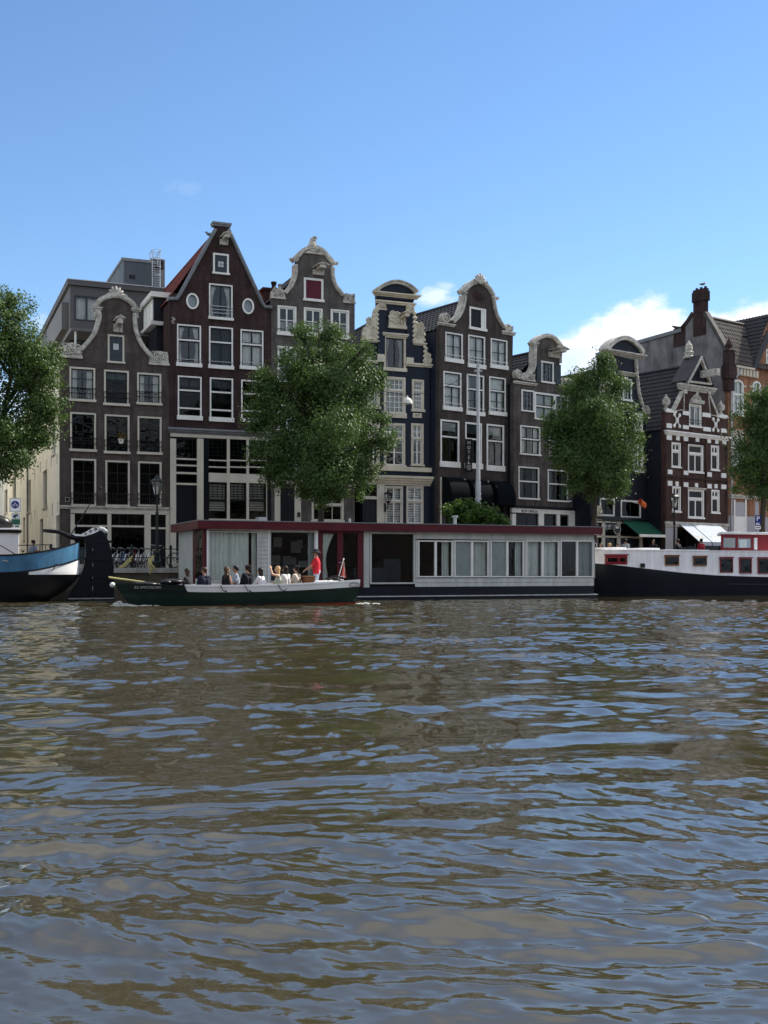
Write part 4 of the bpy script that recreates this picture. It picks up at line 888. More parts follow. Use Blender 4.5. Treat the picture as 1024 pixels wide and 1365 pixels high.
h.win(827.3, 854, 667, 690.5, ((0, 1, 2, 1),), sill=False, bw=.1, glass='glass_dark'); h.win(799.5, 819, 664, 688, ((0, 1, 2, 1),), sill=False, bw=.1, glass='glass_dark')
h.cornice(788, 861, 688, 694, .3, 'sash', 'cornice', 3)
for l, r in ((789, 793), (801.5, 805.5), (822, 826), (852, 855.5)): h.bx(l, r, 694.5, 758, -.08, .1, 'cream', 'front_post')
h.bx(793, 852, 694.5, 697.5, -.08, .1, 'cream', 'front_beam'); h.bx(793, 852, 714.5, 717, -.08, .1, 'cream', 'front_beam')
h.glazing(793, 801.5, 698, 714.5, 2, 2, glass='glass'); h.glazing(805.5, 822, 698, 714.5, 3, 3, glass='glass', curtain='half'); h.glazing(826, 852, 698, 714.5, 5, 2)
h.glazing(793, 801.5, 717, 752, 1, 1); h.glazing(805.5, 822, 717, 752, 1, 1); h.door(826, 850, 717, 754)
h.finish()
ar = f.root('cafe_awning', 'dark green canvas awning sloping out over the cafe door', 'awning')
u0, u1 = f.u(827.5), f.u(862); zt = f.z(840, 694); zb = zt-.95; q = MB(); q.slab([(u0, -1.5, zb), (u1, -1.5, zb), (u1, -.09, zt), (u0, -.09, zt)], .03); q.build('awning_canvas', mat('green awning canvas', (.012, .085, .05), .8, .1), ar)
q = MB(); q.box(u0, u1, -1.56, -1.503, zb-.14, zb+.03); q.box(u0, u1, -.12, -.082, zt, zt+.1); q.build('awning_valance', M['white'], ar)
q = MB(); q.tube([(u0+.1, -.1, zb-.3), (u0+.1, -1.48, zb-.05)], .02, 6); q.tube([(u1-.1, -.1, zb-.3), (u1-.1, -1.48, zb-.05)], .02, 6); q.build('awning_arm', M['iron'], ar)
ar = f.root('round_cafe_sign', 'round black hanging sign on the cream cafe front', 'sign')
c = (f.u(813.5), -.55, f.z(813.5, 706)); q = MB(); q.tube([(c[0], c[1]-.03, c[2]), (c[0], c[1]+.03, c[2])], .36, 24); q.build('sign_disc', M['black'], ar)
q = MB(); q.ribbon([(c[0]+.3*math.cos(t), c[2]+.3*math.sin(t)) for t in np.linspace(0, 2*math.pi, 25)[:-1]], .03, c[1]-.04, c[1]-.031, closed=True); q.box(c[0]-.14, c[0]+.14, c[1]-.04, c[1]-.031, c[2]+.05, c[2]+.2); q.build('emblem', M['cream'], ar)
q = MB(); q.tube([(c[0], -.085, c[2]+.5), (c[0], c[1], c[2]+.5), (c[0], c[1], c[2]+.36)], .025, 6); q.build('bracket', M['iron'], ar)
ar = f.root('gateway_surround', 'weathered stone scroll gateway between the black house and the red brick house', 'gateway')
q = MB(); zz = lambda y: f.z(873, y)
u0, u1 = f.u(866.5), f.u(887); um = (u0+u1)/2
for a, b_ in ((u0, u0+.35), (u1-.35, u1)): q.box(a, b_, -.2, .2, -.1, zz(715))
P = [(u0, zz(715)), (u1, zz(715)), (u1-.1, zz(706)), (u1-.42, zz(699)), (um+.35, zz(694)), (um-.35, zz(693)), (u0+.3, zz(698)), (u0+.06, zz(708))]
q.prism(P, -.2, .2); q.box(um-.42, um+.42, -.26, .26, zz(693), zz(690.5)); q.tube([(u0+.35, -.22, zz(714)), (um-.3, -.24, zz(702)), (um, -.24, zz(699)), (um+.3, -.24, zz(702)), (u1-.35, -.22, zz(714))], .06, 6)
q.build('gateway_stone', M['cream_stone'], ar); scr = MB(); scroll(scr, (um, zz(707)), .3, v=-.28); scr.build('carved_scroll', M['stone'], ar)
q = MB(); q.box(u0+.36, u1-.36, .0, .06, -.1, zz(716)); q.build('gate_door', M['door'], ar)
ar = f.root('orange_banner', 'bright orange rolled banner on a short pole beside the tree', 'banner')
g_ = f.shift(-1.2); c = Vector((g_.u(856.5), -1.2, g_.z(856.5, 671))); q = MB(); rows = []
for i in range(9):
    t = i/8; rows.append([(c.x-.24+.44*t+.02*math.sin(t*9), c.y+.16*math.cos(a), c.z+.10-.22*t+.20*math.sin(a)) for a in np.linspace(0, 2*math.pi, 15)])
q.grid(rows); q.build('banner_cloth', mat('orange cloth', (.72, .16, .05), .85, .1), ar)
q = MB(); q.tube([(c.x-.4, -.05, c.z+.28), (c.x+.22, c.y-.05, c.z-.14)], .025, 6); q.build('banner_pole', M['white'], ar)
ar = f.root('cartouche_ornament', 'pale ornate cartouche ornament on the left corner of the cafe front', 'ornament')
q = MB(); u0 = f.u(792); carved(q, u0-.05, u0+.55, f.z(795, 693), f.z(795, 673), -.2, 51); q.build('carving', M['cream_stone'], ar)

# ---- red brick neo-renaissance house with white bands
F8 = F7.next(886.5, 1.5); f = F8
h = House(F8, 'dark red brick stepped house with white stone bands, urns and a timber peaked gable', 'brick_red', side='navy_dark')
h.shape([(886.5, 548), (901, 548), (909, 522), (911, 516), (943, 521), (946, 528), (955, 553), (969.7, 558)], 886.5, 969.7, depth=13, eave=(f.z(886.5, 573), f.z(969.7, 580)), ridge=((f.u(886.5)+f.u(969.7))/2, f.z(928, 486)))
def W8(l, r, t, b, kind=0): h.win(l, r, t, b, ((0, .68, 2 if kind == 0 else 1, 1), (.68, 1, 1 if kind == 0 else 2, 1)), sash='white', frame='white', bw=.09, sillh=.1, curtain=None, glass='glass_dark', bar=.05, sw=.07)
W8(917, 937, 592, 631); W8(895, 907, 590, 624, 1); W8(947.5, 958, 594, 628, 1); W8(917, 938, 652, 691.6); W8(896, 907, 648.5, 683.5, 1); W8(948, 958.6, 653, 685, 1)
h.win(918.5, 934.5, 539, 570, ((0, 1, 2, 1),), sash='white', bw=.1, sillh=.1, curtain='sides', rail=2)
h.cornice(916, 938.5, 588.5, 591.5, .16, 'brick_plum', 'lintel', 2); h.cornice(916, 939, 649.5, 652, .16, 'stone', 'lintel', 2)
h.cornice(886.8, 969.5, 573.5, 579, .26, 'white', 'cornice', 3)
for l, r, t, b in ((888.4, 895, 580, 586.5), (901, 905.5, 581, 587), (911, 916.8, 581.5, 588), (927, 931.5, 583, 589), (942, 947, 584.5, 590.5), (953, 957, 585.5, 591.5), (962.5, 968.7, 586.5, 592.5),
                   (888.4, 895.7, 626, 632), (909.6, 917, 627.5, 633), (941, 948.2, 629.5, 635.5), (961.2, 967.7, 631, 637),
                   (888.4, 895.7, 641, 647.5), (900, 904, 642, 648), (909.6, 917, 643, 649), (926, 930, 644, 649.5), (940.5, 948.2, 645, 651), (952, 956, 645.5, 651), (961.2, 968, 646, 652),
                   (888.4, 895, 545, 550), (910, 918, 548, 553.5), (936, 947, 550.5, 556), (960, 968.5, 553, 558), (888.4, 895, 564.5, 570.5), (910, 917.5, 567, 572), (937, 947, 569.5, 575), (961, 968.5, 571.5, 577)):
    h.bx(l, r, t, b, -.05, -.003, 'white', 'stone_block')
h.bx(887, 901, 547, 550, -.09, .05, 'white', 'parapet_course'); h.bx(955, 969.5, 553.5, 557, -.09, .05, 'white', 'parapet_course')
h.cornice(887, 969.3, 634.5, 636, .1, 'brick_plum', 'string_course', 1); h.cornice(887, 969.3, 695, 702, .14, 'stone', 'string_course', 2)
for l, r in ((887.3, 889.2), (908.6, 910.4), (940.2, 942), (967.6, 969.4)): h.bx(l, r, 586, 694, -.07, -.003, 'brick_red', 'pilaster')
for cx, cy in ((902, 560.5), (953.5, 566.5)):
    q = MB(); c = f.p(cx, cy)
    for sx in (-1, 1):
        for sz in (-1, 1): q.ell((c[0]+sx*.26, -.04, c[1]+sz*.36), (.13, .06, .13), 10, 6); q.tube([(c[0], -.04, c[1]), (c[0]+sx*.26, -.04, c[1]+sz*.36)], .05, 6)
    q.ell((c[0], -.05, c[1]), (.14, .08, .17), 10, 6); q.build('cross_ornament', M['white'], h.root)
for cx, t, b in ((890.6, 525, 546), (963.5, 533.5, 553)):
    c = f.p(cx, b); H = f.z(cx, t)-c[1]; q = MB(); q.lathe([(.2, 0), (.2, .08*H), (.08, .14*H), (.1, .24*H), (.24, .36*H), (.28, .58*H), (.22, .66*H), (.26, .70*H), (.1, .8*H), (.06, .93*H), (.015, H)], (c[0], .15, c[1]), 12); q.build('urn', M['stone'], h.root)
h.cornice(904, 949.5, 511, 519, .3, 'stone', 'gable_cornice', 3)
for l, r in ((909, 913.5), (941, 945)): h.bx(l, r, 519, 525, -.2, -.003, 'stone', 'corbel')
a0, a1, ap = f.p(911, 511.5), f.p(943, 513.5), f.p(929.5, 477)
q = MB(); q.ribbon([a0, ap], .18, -.4, -.2); q.ribbon([ap, a1], .18, -.4, -.2); q.ribbon([(a0[0]+.1, a0[1]+.12), (a1[0]-.1, a1[1]+.02)], .12, -.38, -.22); q.build('gable_timber', M['stone'], h.root)
q = MB(); q.prism([a0, a1, ap], -.15, .3); q.build('gable_field', M['navy_dark'], h.root)
tz = f.z(926, 476); q = MB(); cu = f.u(926.8); zb_ = f.z(926, 511)
q.slab([(a0[0]-.25, -.45, zb_), (a0[0]-.25, .8, zb_), (cu-.05, .8, tz+.1), (cu-.05, -.45, tz+.1)][::-1], .08); q.slab([(a1[0]+.2, -.45, zb_-.1), (a1[0]+.2, .8, zb_-.1), (cu+.35, .8, tz), (cu+.35, -.45, tz)], .08); q.build('gable_roof', M['tile_black'], h.root)
q = MB(); H = f.z(926.5, 452.5)-tz-.05; q.lathe([(.36, -.1), (.4, 0), (.24, .1*H), (.3, .22*H), (.36, .28*H), (.2, .36*H), (.26, .5*H), (.22, .62*H), (.24, .68*H), (.1, .86*H), (.03, H)], (cu+.12, .6, tz+.1), 12); q.build('finial', M['stone'], h.root)
q = MB(); um, zm = f.p(932.5, 500); q.box(um-.16, um+.16, -1.5, -.16, zm-.22, zm+.24); q.build('hoist_beam', M['stone'], h.root)
for p0, p1, p2 in (((897.5, 548), (911.5, 519), (911.5, 546)), ((944, 524), (957, 555), (946.5, 553))):
    P = [f.p(*p) for p in (p0, p1, p2)]; q = MB(); q.ribbon(P[:2], .14, -.1, .2); q.ribbon([P[1], P[2], P[0]], .07, -.05, .05); q.build('gable_strut', M['stone'], h.root)
q = MB(); c = f.p(927, 536); q.box(c[0]-.62, c[0]+.62, -.28, -.003, c[1]-.12, c[1]+.1); q.prism([(c[0]-.55, c[1]+.1), (c[0]+.55, c[1]+.1), (c[0]+.12, c[1]+.5), (c[0]-.12, c[1]+.5)], -.12, -.004)
spiral(q, (c[0]-.22, c[1]+.27), .16, -.2, -.1); spiral(q, (c[0]+.22, c[1]+.27), .16, -.2, -.1, flip=-1); q.ell((c[0], -.14, c[1]+.5), (.12, .1, .2)); q.build('carved_pediment', M['stone'], h.root)
h.bx(886.8, 902, 703, 758, -.05, -.003, 'lilac_wall', 'ground_pier'); h.bx(962, 969.4, 703, 758, -.05, -.003, 'lilac_wall', 'ground_pier'); h.glazing(903, 930, 705, 752, 2, 1); h.glazing(932, 960, 705, 752, 2, 1)
rf = h.finish()
q = MB(); e0 = Vector((-.1, 0, f.z(886.5, 573))); rr = Vector((h.ridge[0], 0, h.ridge[1])); v0, v1 = 4.3, 5.4
pt = lambda t, v: (e0.lerp(rr, t)+Vector((-.1, v, .12)))
q.slab([pt(.45, v0), pt(.45, v1), pt(.66, v1), pt(.66, v0)][::-1], .1); sk = q.build('skylight', M['metal'], rf)
ar = f.root('shop_awning', 'pale blue white awning in two fields over the shop of the red brick house', 'awning')
zt = f.z(930, 700); zb = zt-1.15; mw = mat('pale blue white canvas', (.42, .46, .52), .85, .06, 3)
for l, r, x in ((904, 919.5, 0), (920.8, 957, 1)):
    u0, u1 = f.u(l), f.u(r); q = MB(); q.slab([(u0, -1.7, zb), (u1, -1.7, zb), (u1, -.16, zt), (u0, -.16, zt)], .03); q.build('awning_canvas', mw, ar)
    q = MB(); n = int((u1-u0)/.22)
    for k in range(n): a = u0+(u1-u0)*k/n; q.box(a+.008, a+(u1-u0)/n-.008, -1.74, -1.715, zb-.24, zb-.01)
    q.build('awning_valance', mw, ar)
    q = MB(); rnd = random.Random(int(l)); w_ = (u1-u0)*.72; n = int(w_/.13)
    for k in range(n):
        if rnd.random() < .12: continue
        a = (u0+u1)/2-w_/2+w_*k/n
        for (xa, xb, ta, tb) in ((0, .03, 0, 1), (.03, .09, rnd.choice((0, .4)), .18+rnd.choice((0, .4))), (.07, .1, rnd.choice((0, .4)), 1)):
            A = lambda t: (-1.44+.30*t, zb+.20+.224*t)
            q.slab([(a+xa, A(ta)[0], A(ta)[1]), (a+xb, A(ta)[0], A(ta)[1]), (a+xb, A(tb)[0], A(tb)[1]), (a+xa, A(tb)[0], A(tb)[1])], .006)
    q.build('awning_lettering', M['shutter'], ar)

# ---- orange brick building and its grey gable wall
F9 = F8.next(971, .0); f = F9
G = F(971, 1, 36.9+90); G.o = f.o.copy()
ar = f.root('orange_brick_building', 'orange brick building with arched windows behind the grey blind gable wall, at the right edge', 'building')
h = House.__new__(House); h.f = f; h.root = ar; h.wall = M['brick_orange']; h.holes = []
zE = f.z(975, 484); uR = f.u(1075)
for l, r, t, b in ((977, 991, 506, 554.5), (1003, 1014.5, 508, 556.5), (1030, 1043, 510, 558)): h.win(l, r, t, b, ((0, .6, 2, 1), (.6, 1, 2, 1)), sash='white', arch=.35, bw=.12, sillh=.1, curtain='full', cm='curtain')
for l, r, t, b in ((977, 991, 580, 628), (1003, 1014.5, 582, 630), (1030, 1043, 584, 632)): h.win(l, r, t, b, ((0, .6, 2, 1), (.6, 1, 2, 1)), sash='white', bw=.12, sillh=.1, curtain='full'); 
h.win(1021, 1031, 466, 486, ((0, .6, 2, 1), (.6, 1, 2, 1)), sash='white', bw=.1, sillh=.1, curtain='full')
for x in (977, 1003): h.bx(x, x+14, 573, 579.5, -.04, -.003, 'cream_stone', 'lintel'); [h.bx(a, a+3.2, t, t+2.2, -.03, -.003, 'cream_stone', 'stone_block') for t in (514, 546) for a in (x-3.8, x+14.4)]
g0, g1 = f.u(1003.5), f.u(1066); gp = f.z(1035, 418)
outline = [(0, 3.6), (uR, 3.6), (uR, zE), (g1, zE), ((g0+g1)/2+.2, gp), ((g0+g1)/2-.2, gp), (g0, zE), (0, zE)]
q = MB(); q.prism(outline, 0, .3, h.holes); q.build('wall', M['brick_orange'], ar)
q = MB(); q.box(.31, uR, 1.5, 1.6, 0, zE); q.box(g0+1, g1-1, 1.5, 1.6, zE, gp-1.5); q.build('room', M['interior'], ar)
hs = []; h.holes = hs
h.glazing(979.5, 992.5, 669, 688, 1, 1, glass='glass'); h.door(1006, 1011.5, 668, 752)
q = MB(); q.prism([(0, -.25), (uR, -.25), (uR, 3.59), (0, 3.59)], -.02, .3, hs); q.build('ground_floor_wall', M['lilac_wall'], ar)
h.bx(979.5, 992.5, 688.5, 752, -.05, -.021, 'white', 'door_panel'); h.bx(977.5, 979.5, 666, 755, -.06, -.021, 'white', 'door_frame'); h.bx(992.5, 994.5, 666, 755, -.06, -.021, 'white', 'door_frame'); h.cornice(972, 1075, 659, 664, .2, 'stone', 'cornice', 2)
# the blind grey gable wall along v
gp_ = [(971, 474), (963.5, 458), (952, 437), (940, 417), (924, 417), (917, 428), (909.5, 437), (908.5, 440), (850, 456.5)]
P = [(G.u(a), G.z(a, b_)) for a, b_ in gp_]; vmax = P[-1][0]
q = MB(); q.prism([(.31, -.2), (vmax+4, -.2), (vmax+4, P[-1][1]-.3)]+P[::-1][:-1]+[(.31, P[0][1])], 0, .3); wv = q.build('gable_wall', M['render_grey'], ar)
SW = Matrix(((0, 1, 0, 0), (1, 0, 0, 0), (0, 0, 1, 0), (0, 0, 0, 1)))
def toside(o, dx=0):
    for vt in o.data.vertices: vt.co = Matrix.Translation((dx, 0, 0)) @ SW @ vt.co
    o.data.flip_normals()
toside(wv)
q = MB(); q.ribbon(P[:4], .24, -.12, .35); o = q.build('gable_coping', M['coping'], ar); toside(o)
q = MB(); q.ribbon([Vector(P[-1])+Vector((4, -.3)), P[-1], P[-2]], .25, -.1, .35); o = q.build('wall_coping', M['lead'], ar); toside(o)
q = MB(); q.ribbon([P[4], P[5], P[6]], .25, -.08, .35); o = q.build('gable_coping', M['brick_plum'], ar); toside(o)
vc0, vc1 = G.u(943.5), G.u(922.5); zc0, zc1 = G.z(933, 424), G.z(933, 389); zm = G.z(933, 402)
q = MB(); q.box(-.06, .26, vc0+.15, vc1-.15, zc0-1.2, zm); q.box(-.12, .34, vc0+.07, vc1-.07, zm, zc1); q.box(-.07, .28, vc0+.12, vc1-.12, zc1, zc1+.18); st = q.build('chimney', M['brick_plum'], ar)
q = MB()
for k in range(3): q.lathe([(.11, 0), (.09, .16)], (.16, vc0+.3+(vc1-vc0-.6)*k/2, zc1+.18), 8)
q.build('chimney_pot', M['brick_plum'], st)
v_r = (vc0+vc1)/2; zr = G.z(940, 420)
rb = MB(); tiles(rb, (.3, -.25, zE-.1), (uR, -.25, zE-.1), (.3, v_r, zr), (uR, v_r, zr), period=.3, row=.42); tiles(rb, (uR, v_r*2+.2, zE), (.3, v_r*2+.2, zE), (uR, v_r, zr), (.3, v_r, zr), period=.3, row=.42)
rb.tube([(.3, v_r, zr+.05), (uR, v_r, zr+.05)], .13, 8); rb.build('roof', M['tile_glaze'], ar)
rb = MB(); gm = (g0+g1)/2; tiles(rb, (g0-.3, v_r+1.5, zE-.2), (g0-.3, -.2, zE-.2), (gm, v_r+1.5, gp+.1), (gm, -.2, gp+.1)); tiles(rb, (g1+.3, -.2, zE-.2), (g1+.3, v_r+1.5, zE-.2), (gm, -.2, gp+.1), (gm, v_r+1.5, gp+.1)); rb.build('cross_gable_roof', M['tile_black'], ar)
q = MB(); q.ribbon([(g0-.2, zE-.15), (gm, gp+.1), (g1+.2, zE-.15)], .35, -.3, -.1); q.build('barge_board', M['black'], ar)
q = MB(); q.box(-.3, .5, -.3, .35, zE-1.1, zE-.2); q.box(-.2, .4, -.25, .3, zE-.2, zE+.7); q.lathe([(.34, 0), (.4, .1), (.2, .3), (.26, .5), (.05, .9)], (.1, .02, zE+.7), 8); q.box(-.22, .42, -.2, .3, zE-1.9, zE-1.1); q.build('corner_turret', M['brick_plum'], ar)
q = MB()
for k in range(7): u = .7+k*.36; q.box(u, u+.22, -.22, -.003, zE-.75, zE-.3)
q.box(.5, g0-.1, -.3, -.003, zE-.28, zE-.14); q.build('corbel_course', M['cream_stone'], ar)
q = MB(); u = f.u(973.2); q.tube([(u+.9, -.3, zE-.35), (u+.25, -.15, zE-1.2), (u, -.12, zE-1.6), (u, -.12, .1)], .06, 8); q.build('drainpipe', M['metal'], ar)
q = MB(); c = (vmax*0+G.u(906), G.z(906, 437)); q.box(-.05, .35, c[0]-.5, c[0]+.5, c[1]-1.3, c[1]); q.tube([(.1, c[0], c[1]), (.1, c[0]+.3, c[1]+.05), (.1, c[0]+.7, c[1]+.25)], [.1, .12, .05], 7); q.build('side_chimney', M['brick_plum'], ar)
q = MB(); q.box(uR-.3, uR, .3, v_r*2+.2, 0, zE); q.box(.31, uR-.31, v_r*2-.1, v_r*2+.2, 0, zE); q.build('rear_wall', M['brick_orange'], ar)
# ================================================================ ground, quay, water
FQ = F(480, 53.4, 22.4, 0.0)
class QL: pass
q0 = FQ.o; qd = Vector((FQ.c, FQ.s)); qn = Vector((-FQ.s, FQ.c))
def qp(s_, v=0, z=0): p = q0+qd*s_+qn*v; return Vector((p.x, p.y, z))
def qs(px): return FQ.u(px)
m, nt, N, L, B = newmat('brick street paving')
tc = N.new('ShaderNodeTexCoord'); bk = N.new('ShaderNodeTexBrick'); L.new(tc.outputs['Object'], bk.inputs['Vector']); bk.inputs['Scale'].default_value = 1; bk.inputs['Brick Width'].default_value = .22; bk.inputs['Row Height'].default_value = .075; bk.inputs['Mortar Size'].default_value = .006
bk.inputs['Color1'].default_value = (.13, .09, .075, 1); bk.inputs['Color2'].default_value = (.10, .075, .065, 1); bk.inputs['Mortar'].default_value = (.07, .065, .055, 1)
o, fz, v = varied(N, L, bk.outputs['Color'], .3, .5); L.new(o, B.inputs['Base Color']); B.inputs['Roughness'].default_value = .85; M['paving'] = m
M['kerb'] = mat('pale granite coping', (.42, .40, .36), .8, .25, 2, bump=.01)
mb = MB(); a, b = qp(-400, .45, ZS-.01), qp(400, .45, ZS-.01); c, d = qp(400, 700, ZS-.01), qp(-400, 700, ZS-.01); mb.add([a, b, c, d], [(0, 1, 2, 3)])
g = mb.build('street_ground', M['paving']); tag(g, kind='structure')
ar = empty('quay_wall', (q0.x, q0.y, 0), R(22.4), 'brown brick canal quay wall with pale stone coping, behind the boats', 'quay wall')
mb = MB(); mb.box(-120, 120, 0, .6, -1.2, ZS-.22); mb.build('wall', M['brick_quay'], ar)
mb = MB()
k = -120
while k < 120: mb.box(k+.01, k+1.49, -.06, .46, ZS-.217, ZS+.0); k += 1.5
mb.build('coping', M['kerb'], ar)
# ---- water: one sheet, dense where the camera looks, with real waves
def water():
    rs = [0.35, .8, 1.3, 1.8, 2.3, 2.7]
    r = 2.9
    while r < 46: rs.append(r); r += min(.065, max(.007, r*r/1500))
    while r < 420: rs.append(r); r *= 1.12
    fine = np.arange(-.40, .4001, .0016); mid = np.concatenate([np.arange(.42, .9, .02), np.arange(.95, 2*math.pi-.95, .08), np.arange(2*math.pi-.9, 2*math.pi-.41, .02)])
    an = np.concatenate([fine, mid]); rs = np.array(rs); A, Rr = np.meshgrid(an, rs)
    X = Rr*np.sin(A); Y = Rr*np.cos(A); Z = np.zeros_like(X); DX = np.zeros_like(X); DY = np.zeros_like(X)
    dr = np.gradient(rs)[:, None]*np.ones_like(X); da = np.gradient(an)[None, :]*Rr; res = np.maximum(dr, np.abs(da)*.7)
    rng = np.random.default_rng(7)
    # slow warp so that crests wander
    wx = sum(.22*np.sin(k[0]*X+k[1]*Y+p) for k, p in [((.9, .5), 1), ((-.5, 1.1), 2.2), ((.3, -.8), .4), ((1.7, .9), 5)])
    wy = sum(.22*np.sin(k[0]*X+k[1]*Y+p) for k, p in [((.6, .8), 3), ((-.9, .7), .7), ((.4, -1.3), 4.4), ((1.2, -1.6), 1.9)])
    Xw = X+wx*.55; Yw = Y+wy*.55
    groups = [(6, 2.2, 4.2, .006, 26), (22, .7, 1.8, .020, 46), (44, .25, .68, .034, 58), (54, .11, .25, .033, 66), (54, .05, .10, .022, 75)]
    # gusts: patches of stronger small ripples
    gust = np.clip(.75+.5*np.sin(.35*X+.8*Y+1.0)*np.sin(.21*X-.43*Y+.5)+.3*np.sin(.9*X+1.9*Y), .25, 1.5)
    wind = 1+.75*np.clip((Rr-7)/9, 0, 1)
    for n, l0, l1, slope, spread in groups:
        for i in range(n):
            lam = math.exp(rng.uniform(math.log(l0), math.log(l1))); th = math.radians(90+12+rng.normal(0, spread)); k = 2*math.pi/lam
            amp = slope/k*math.sqrt(2.0/n)*rng.uniform(.6, 1.4)*2.0; ph = rng.uniform(0, 6.283)
            fade = np.clip((lam/res-1.8)/1.6, 0, 1)
            q = k*(math.cos(th)*Xw+math.sin(th)*Yw)+ph; g_ = gust*wind if lam < .9 else wind**.5
            Z += amp*fade*np.sin(q)*g_; h_ = .95*amp*fade*np.cos(q)*g_
            DX += h_*math.cos(th); DY += h_*math.sin(th)
    X = X+DX; Y = Y+DY
    nr, na = X.shape; co = np.stack([X, Y, Z], -1).reshape(-1, 3)
    i = np.arange(nr-1)[:, None]*na; j = np.arange(na)[None, :]; j2 = (j+1) % na
    F_ = np.stack([i+j, i+na+j, i+na+j2, i+j2], -1).reshape(-1, 4)
    co = np.vstack([co, [[0, 0, 0]]]); ce = len(co)-1
    tri = np.stack([np.full(na, ce), np.arange(na), (np.arange(na)+1) % na], -1)
    me = bpy.data.meshes.new('canal_water'); nl = F_.size+tri.size
    me.vertices.add(len(co)); me.vertices.foreach_set('co', co.ravel()); me.loops.add(nl); me.loops.foreach_set('vertex_index', np.concatenate([F_.ravel(), tri.ravel()]).astype(np.int32))
    me.polygons.add(len(F_)+len(tri)); st = np.concatenate([np.arange(len(F_))*4, F_.size+np.arange(len(tri))*3]); me.polygons.foreach_set('loop_start', st.astype(np.int32))
    me.polygons.foreach_set('loop_total', np.concatenate([np.full(len(F_), 4), np.full(len(tri), 3)]).astype(np.int32)); me.update(calc_edges=True); me.validate(); me.shade_smooth()
    o = bpy.data.objects.new('canal_water', me); col.objects.link(o)
    m, nt, N, L, B = newmat('murky canal water'); B.inputs['Base Color'].default_value = (.041, .035, .019, 1); B.inputs['Roughness'].default_value = .03; B.inputs['IOR'].default_value = 1.7
    tc = N.new('ShaderNodeTexCoord'); mp = N.new('ShaderNodeMapping'); mp.inputs['Scale'].default_value = (1, 2.0, 1); L.new(tc.outputs['Object'], mp.inputs[0])
    n1 = N.new('ShaderNodeTexNoise'); n1.inputs['Scale'].default_value = 3.2; n1.inputs['Detail'].default_value = 4; n1.inputs['Roughness'].default_value = .5; L.new(mp.outputs[0], n1.inputs['Vector'])
    b = N.new('ShaderNodeBump'); b.inputs['Strength'].default_value = 1; b.inputs['Distance'].default_value = .0012; L.new(n1.outputs['Fac'], b.inputs['Height'])
    n2 = N.new('ShaderNodeTexNoise'); n2.inputs['Scale'].default_value = 15; n2.inputs['Detail'].default_value = 4; L.new(mp.outputs[0], n2.inputs['Vector']); b2 = N.new('ShaderNodeBump'); b2.inputs['Distance'].default_value = .0010; L.new(n2.outputs['Fac'], b2.inputs['Height']); L.new(b.outputs[0], b2.inputs['Normal']); L.new(b2.outputs[0], B.inputs['Normal'])
    fd = np.concatenate([np.clip((Rr.ravel()-5)/16, 0, 1), [0]]).astype(np.float32); at = me.attributes.new('far', 'FLOAT', 'POINT'); at.data.foreach_set('value', fd)
    av = N.new('ShaderNodeAttribute'); av.attribute_name = 'far'; dm = N.new('ShaderNodeMath'); dm.operation = 'MULTIPLY_ADD'; L.new(av.outputs['Fac'], dm.inputs[0]); dm.inputs[1].default_value = .003; dm.inputs[2].default_value = .0012; L.new(dm.outputs[0], b.inputs['Distance'])
    me.materials.append(m); tag(o, kind='structure'); return o
water()

# ---- unseen near bank and house row, added for the windows opposite to reflect
g = MB(); g.box(-160, 160, -60, -3.2, -1.2, .62); g = g.build('near_quay_ground', M['paving'], None); tag(g, kind='structure')
for k, (x0, w_, h_, m) in enumerate(((-62, 26, 14, 'brick_brown'), (-36, 22, 16, 'brick_hotel'), (-14, 20, 15, 'brick_weathered'), (6, 24, 17, 'brick_plum'), (30, 26, 14, 'brick_hotel'), (56, 30, 16, 'brick_brown'))):
    ar = empty('unseen_near_bank_house', (x0, -16, .62), 0, 'unseen brick house block added behind the viewer for window reflections', 'house', 'unseen houses added behind the viewer'); q = MB(); q.box(0, w_-.05, -10, 0, -.1, h_); q.build('wall', M[m], ar)
    q = MB(); q.prism([(-.1, h_), (w_+.02, h_), (w_-2, h_+3.4), (2, h_+3.4)], -10.2, .2); q.build('roof', M['tile_black'], ar)
    for j in range(4):
        for i in range(int(w_/2.6)):
            x = 1.2+i*2.6; z = 1.2+j*3.3; q = MB(); q.box(x, x+1.2, .002, .05, z, z+2.0); w = q.build('window', M['white'], ar); q = MB(); q.box(x+.1, x+1.1, .052, .06, z+.1, z+1.9); q.build('pane', M['black'], w)
# ================================================================ foliage
def leafmat(name, c, trans=(.25, .36, .05)):
    m, nt, N, L, B = newmat(name); out = N['Material Output']
    at = N.new('ShaderNodeAttribute'); at.attribute_name = 'leaf_tone'
    mx = N.new('ShaderNodeMix'); mx.data_type = 'RGBA'; L.new(at.outputs['Fac'], mx.inputs[0]); mx.inputs[6].default_value = (c[0]*.6, c[1]*.68, c[2]*.8, 1); mx.inputs[7].default_value = (c[0]*1.7, c[1]*1.45, c[2]*1.0, 1)
    L.new(mx.outputs[2], B.inputs['Base Color']); B.inputs['Roughness'].default_value = .5; B.inputs['Specular IOR Level'].default_value = .14
    t = N.new('ShaderNodeBsdfTranslucent'); t.inputs[0].default_value = (*trans, 1); a = N.new('ShaderNodeMixShader'); a.inputs[0].default_value = .13
    L.new(B.outputs[0], a.inputs[1]); L.new(t.outputs[0], a.inputs[2]); L.new(a.outputs[0], out.inputs[0]); return m
M['leaf'] = leafmat('elm leaf', (.052, .096, .034), (.2, .33, .07)); M['leaf_vine'] = leafmat('vine leaf', (.035, .08, .02)); M['bark'] = mat('grey brown bark', (.055, .045, .036), .9, .35, 3, (1, 1, .3), bump=.02)
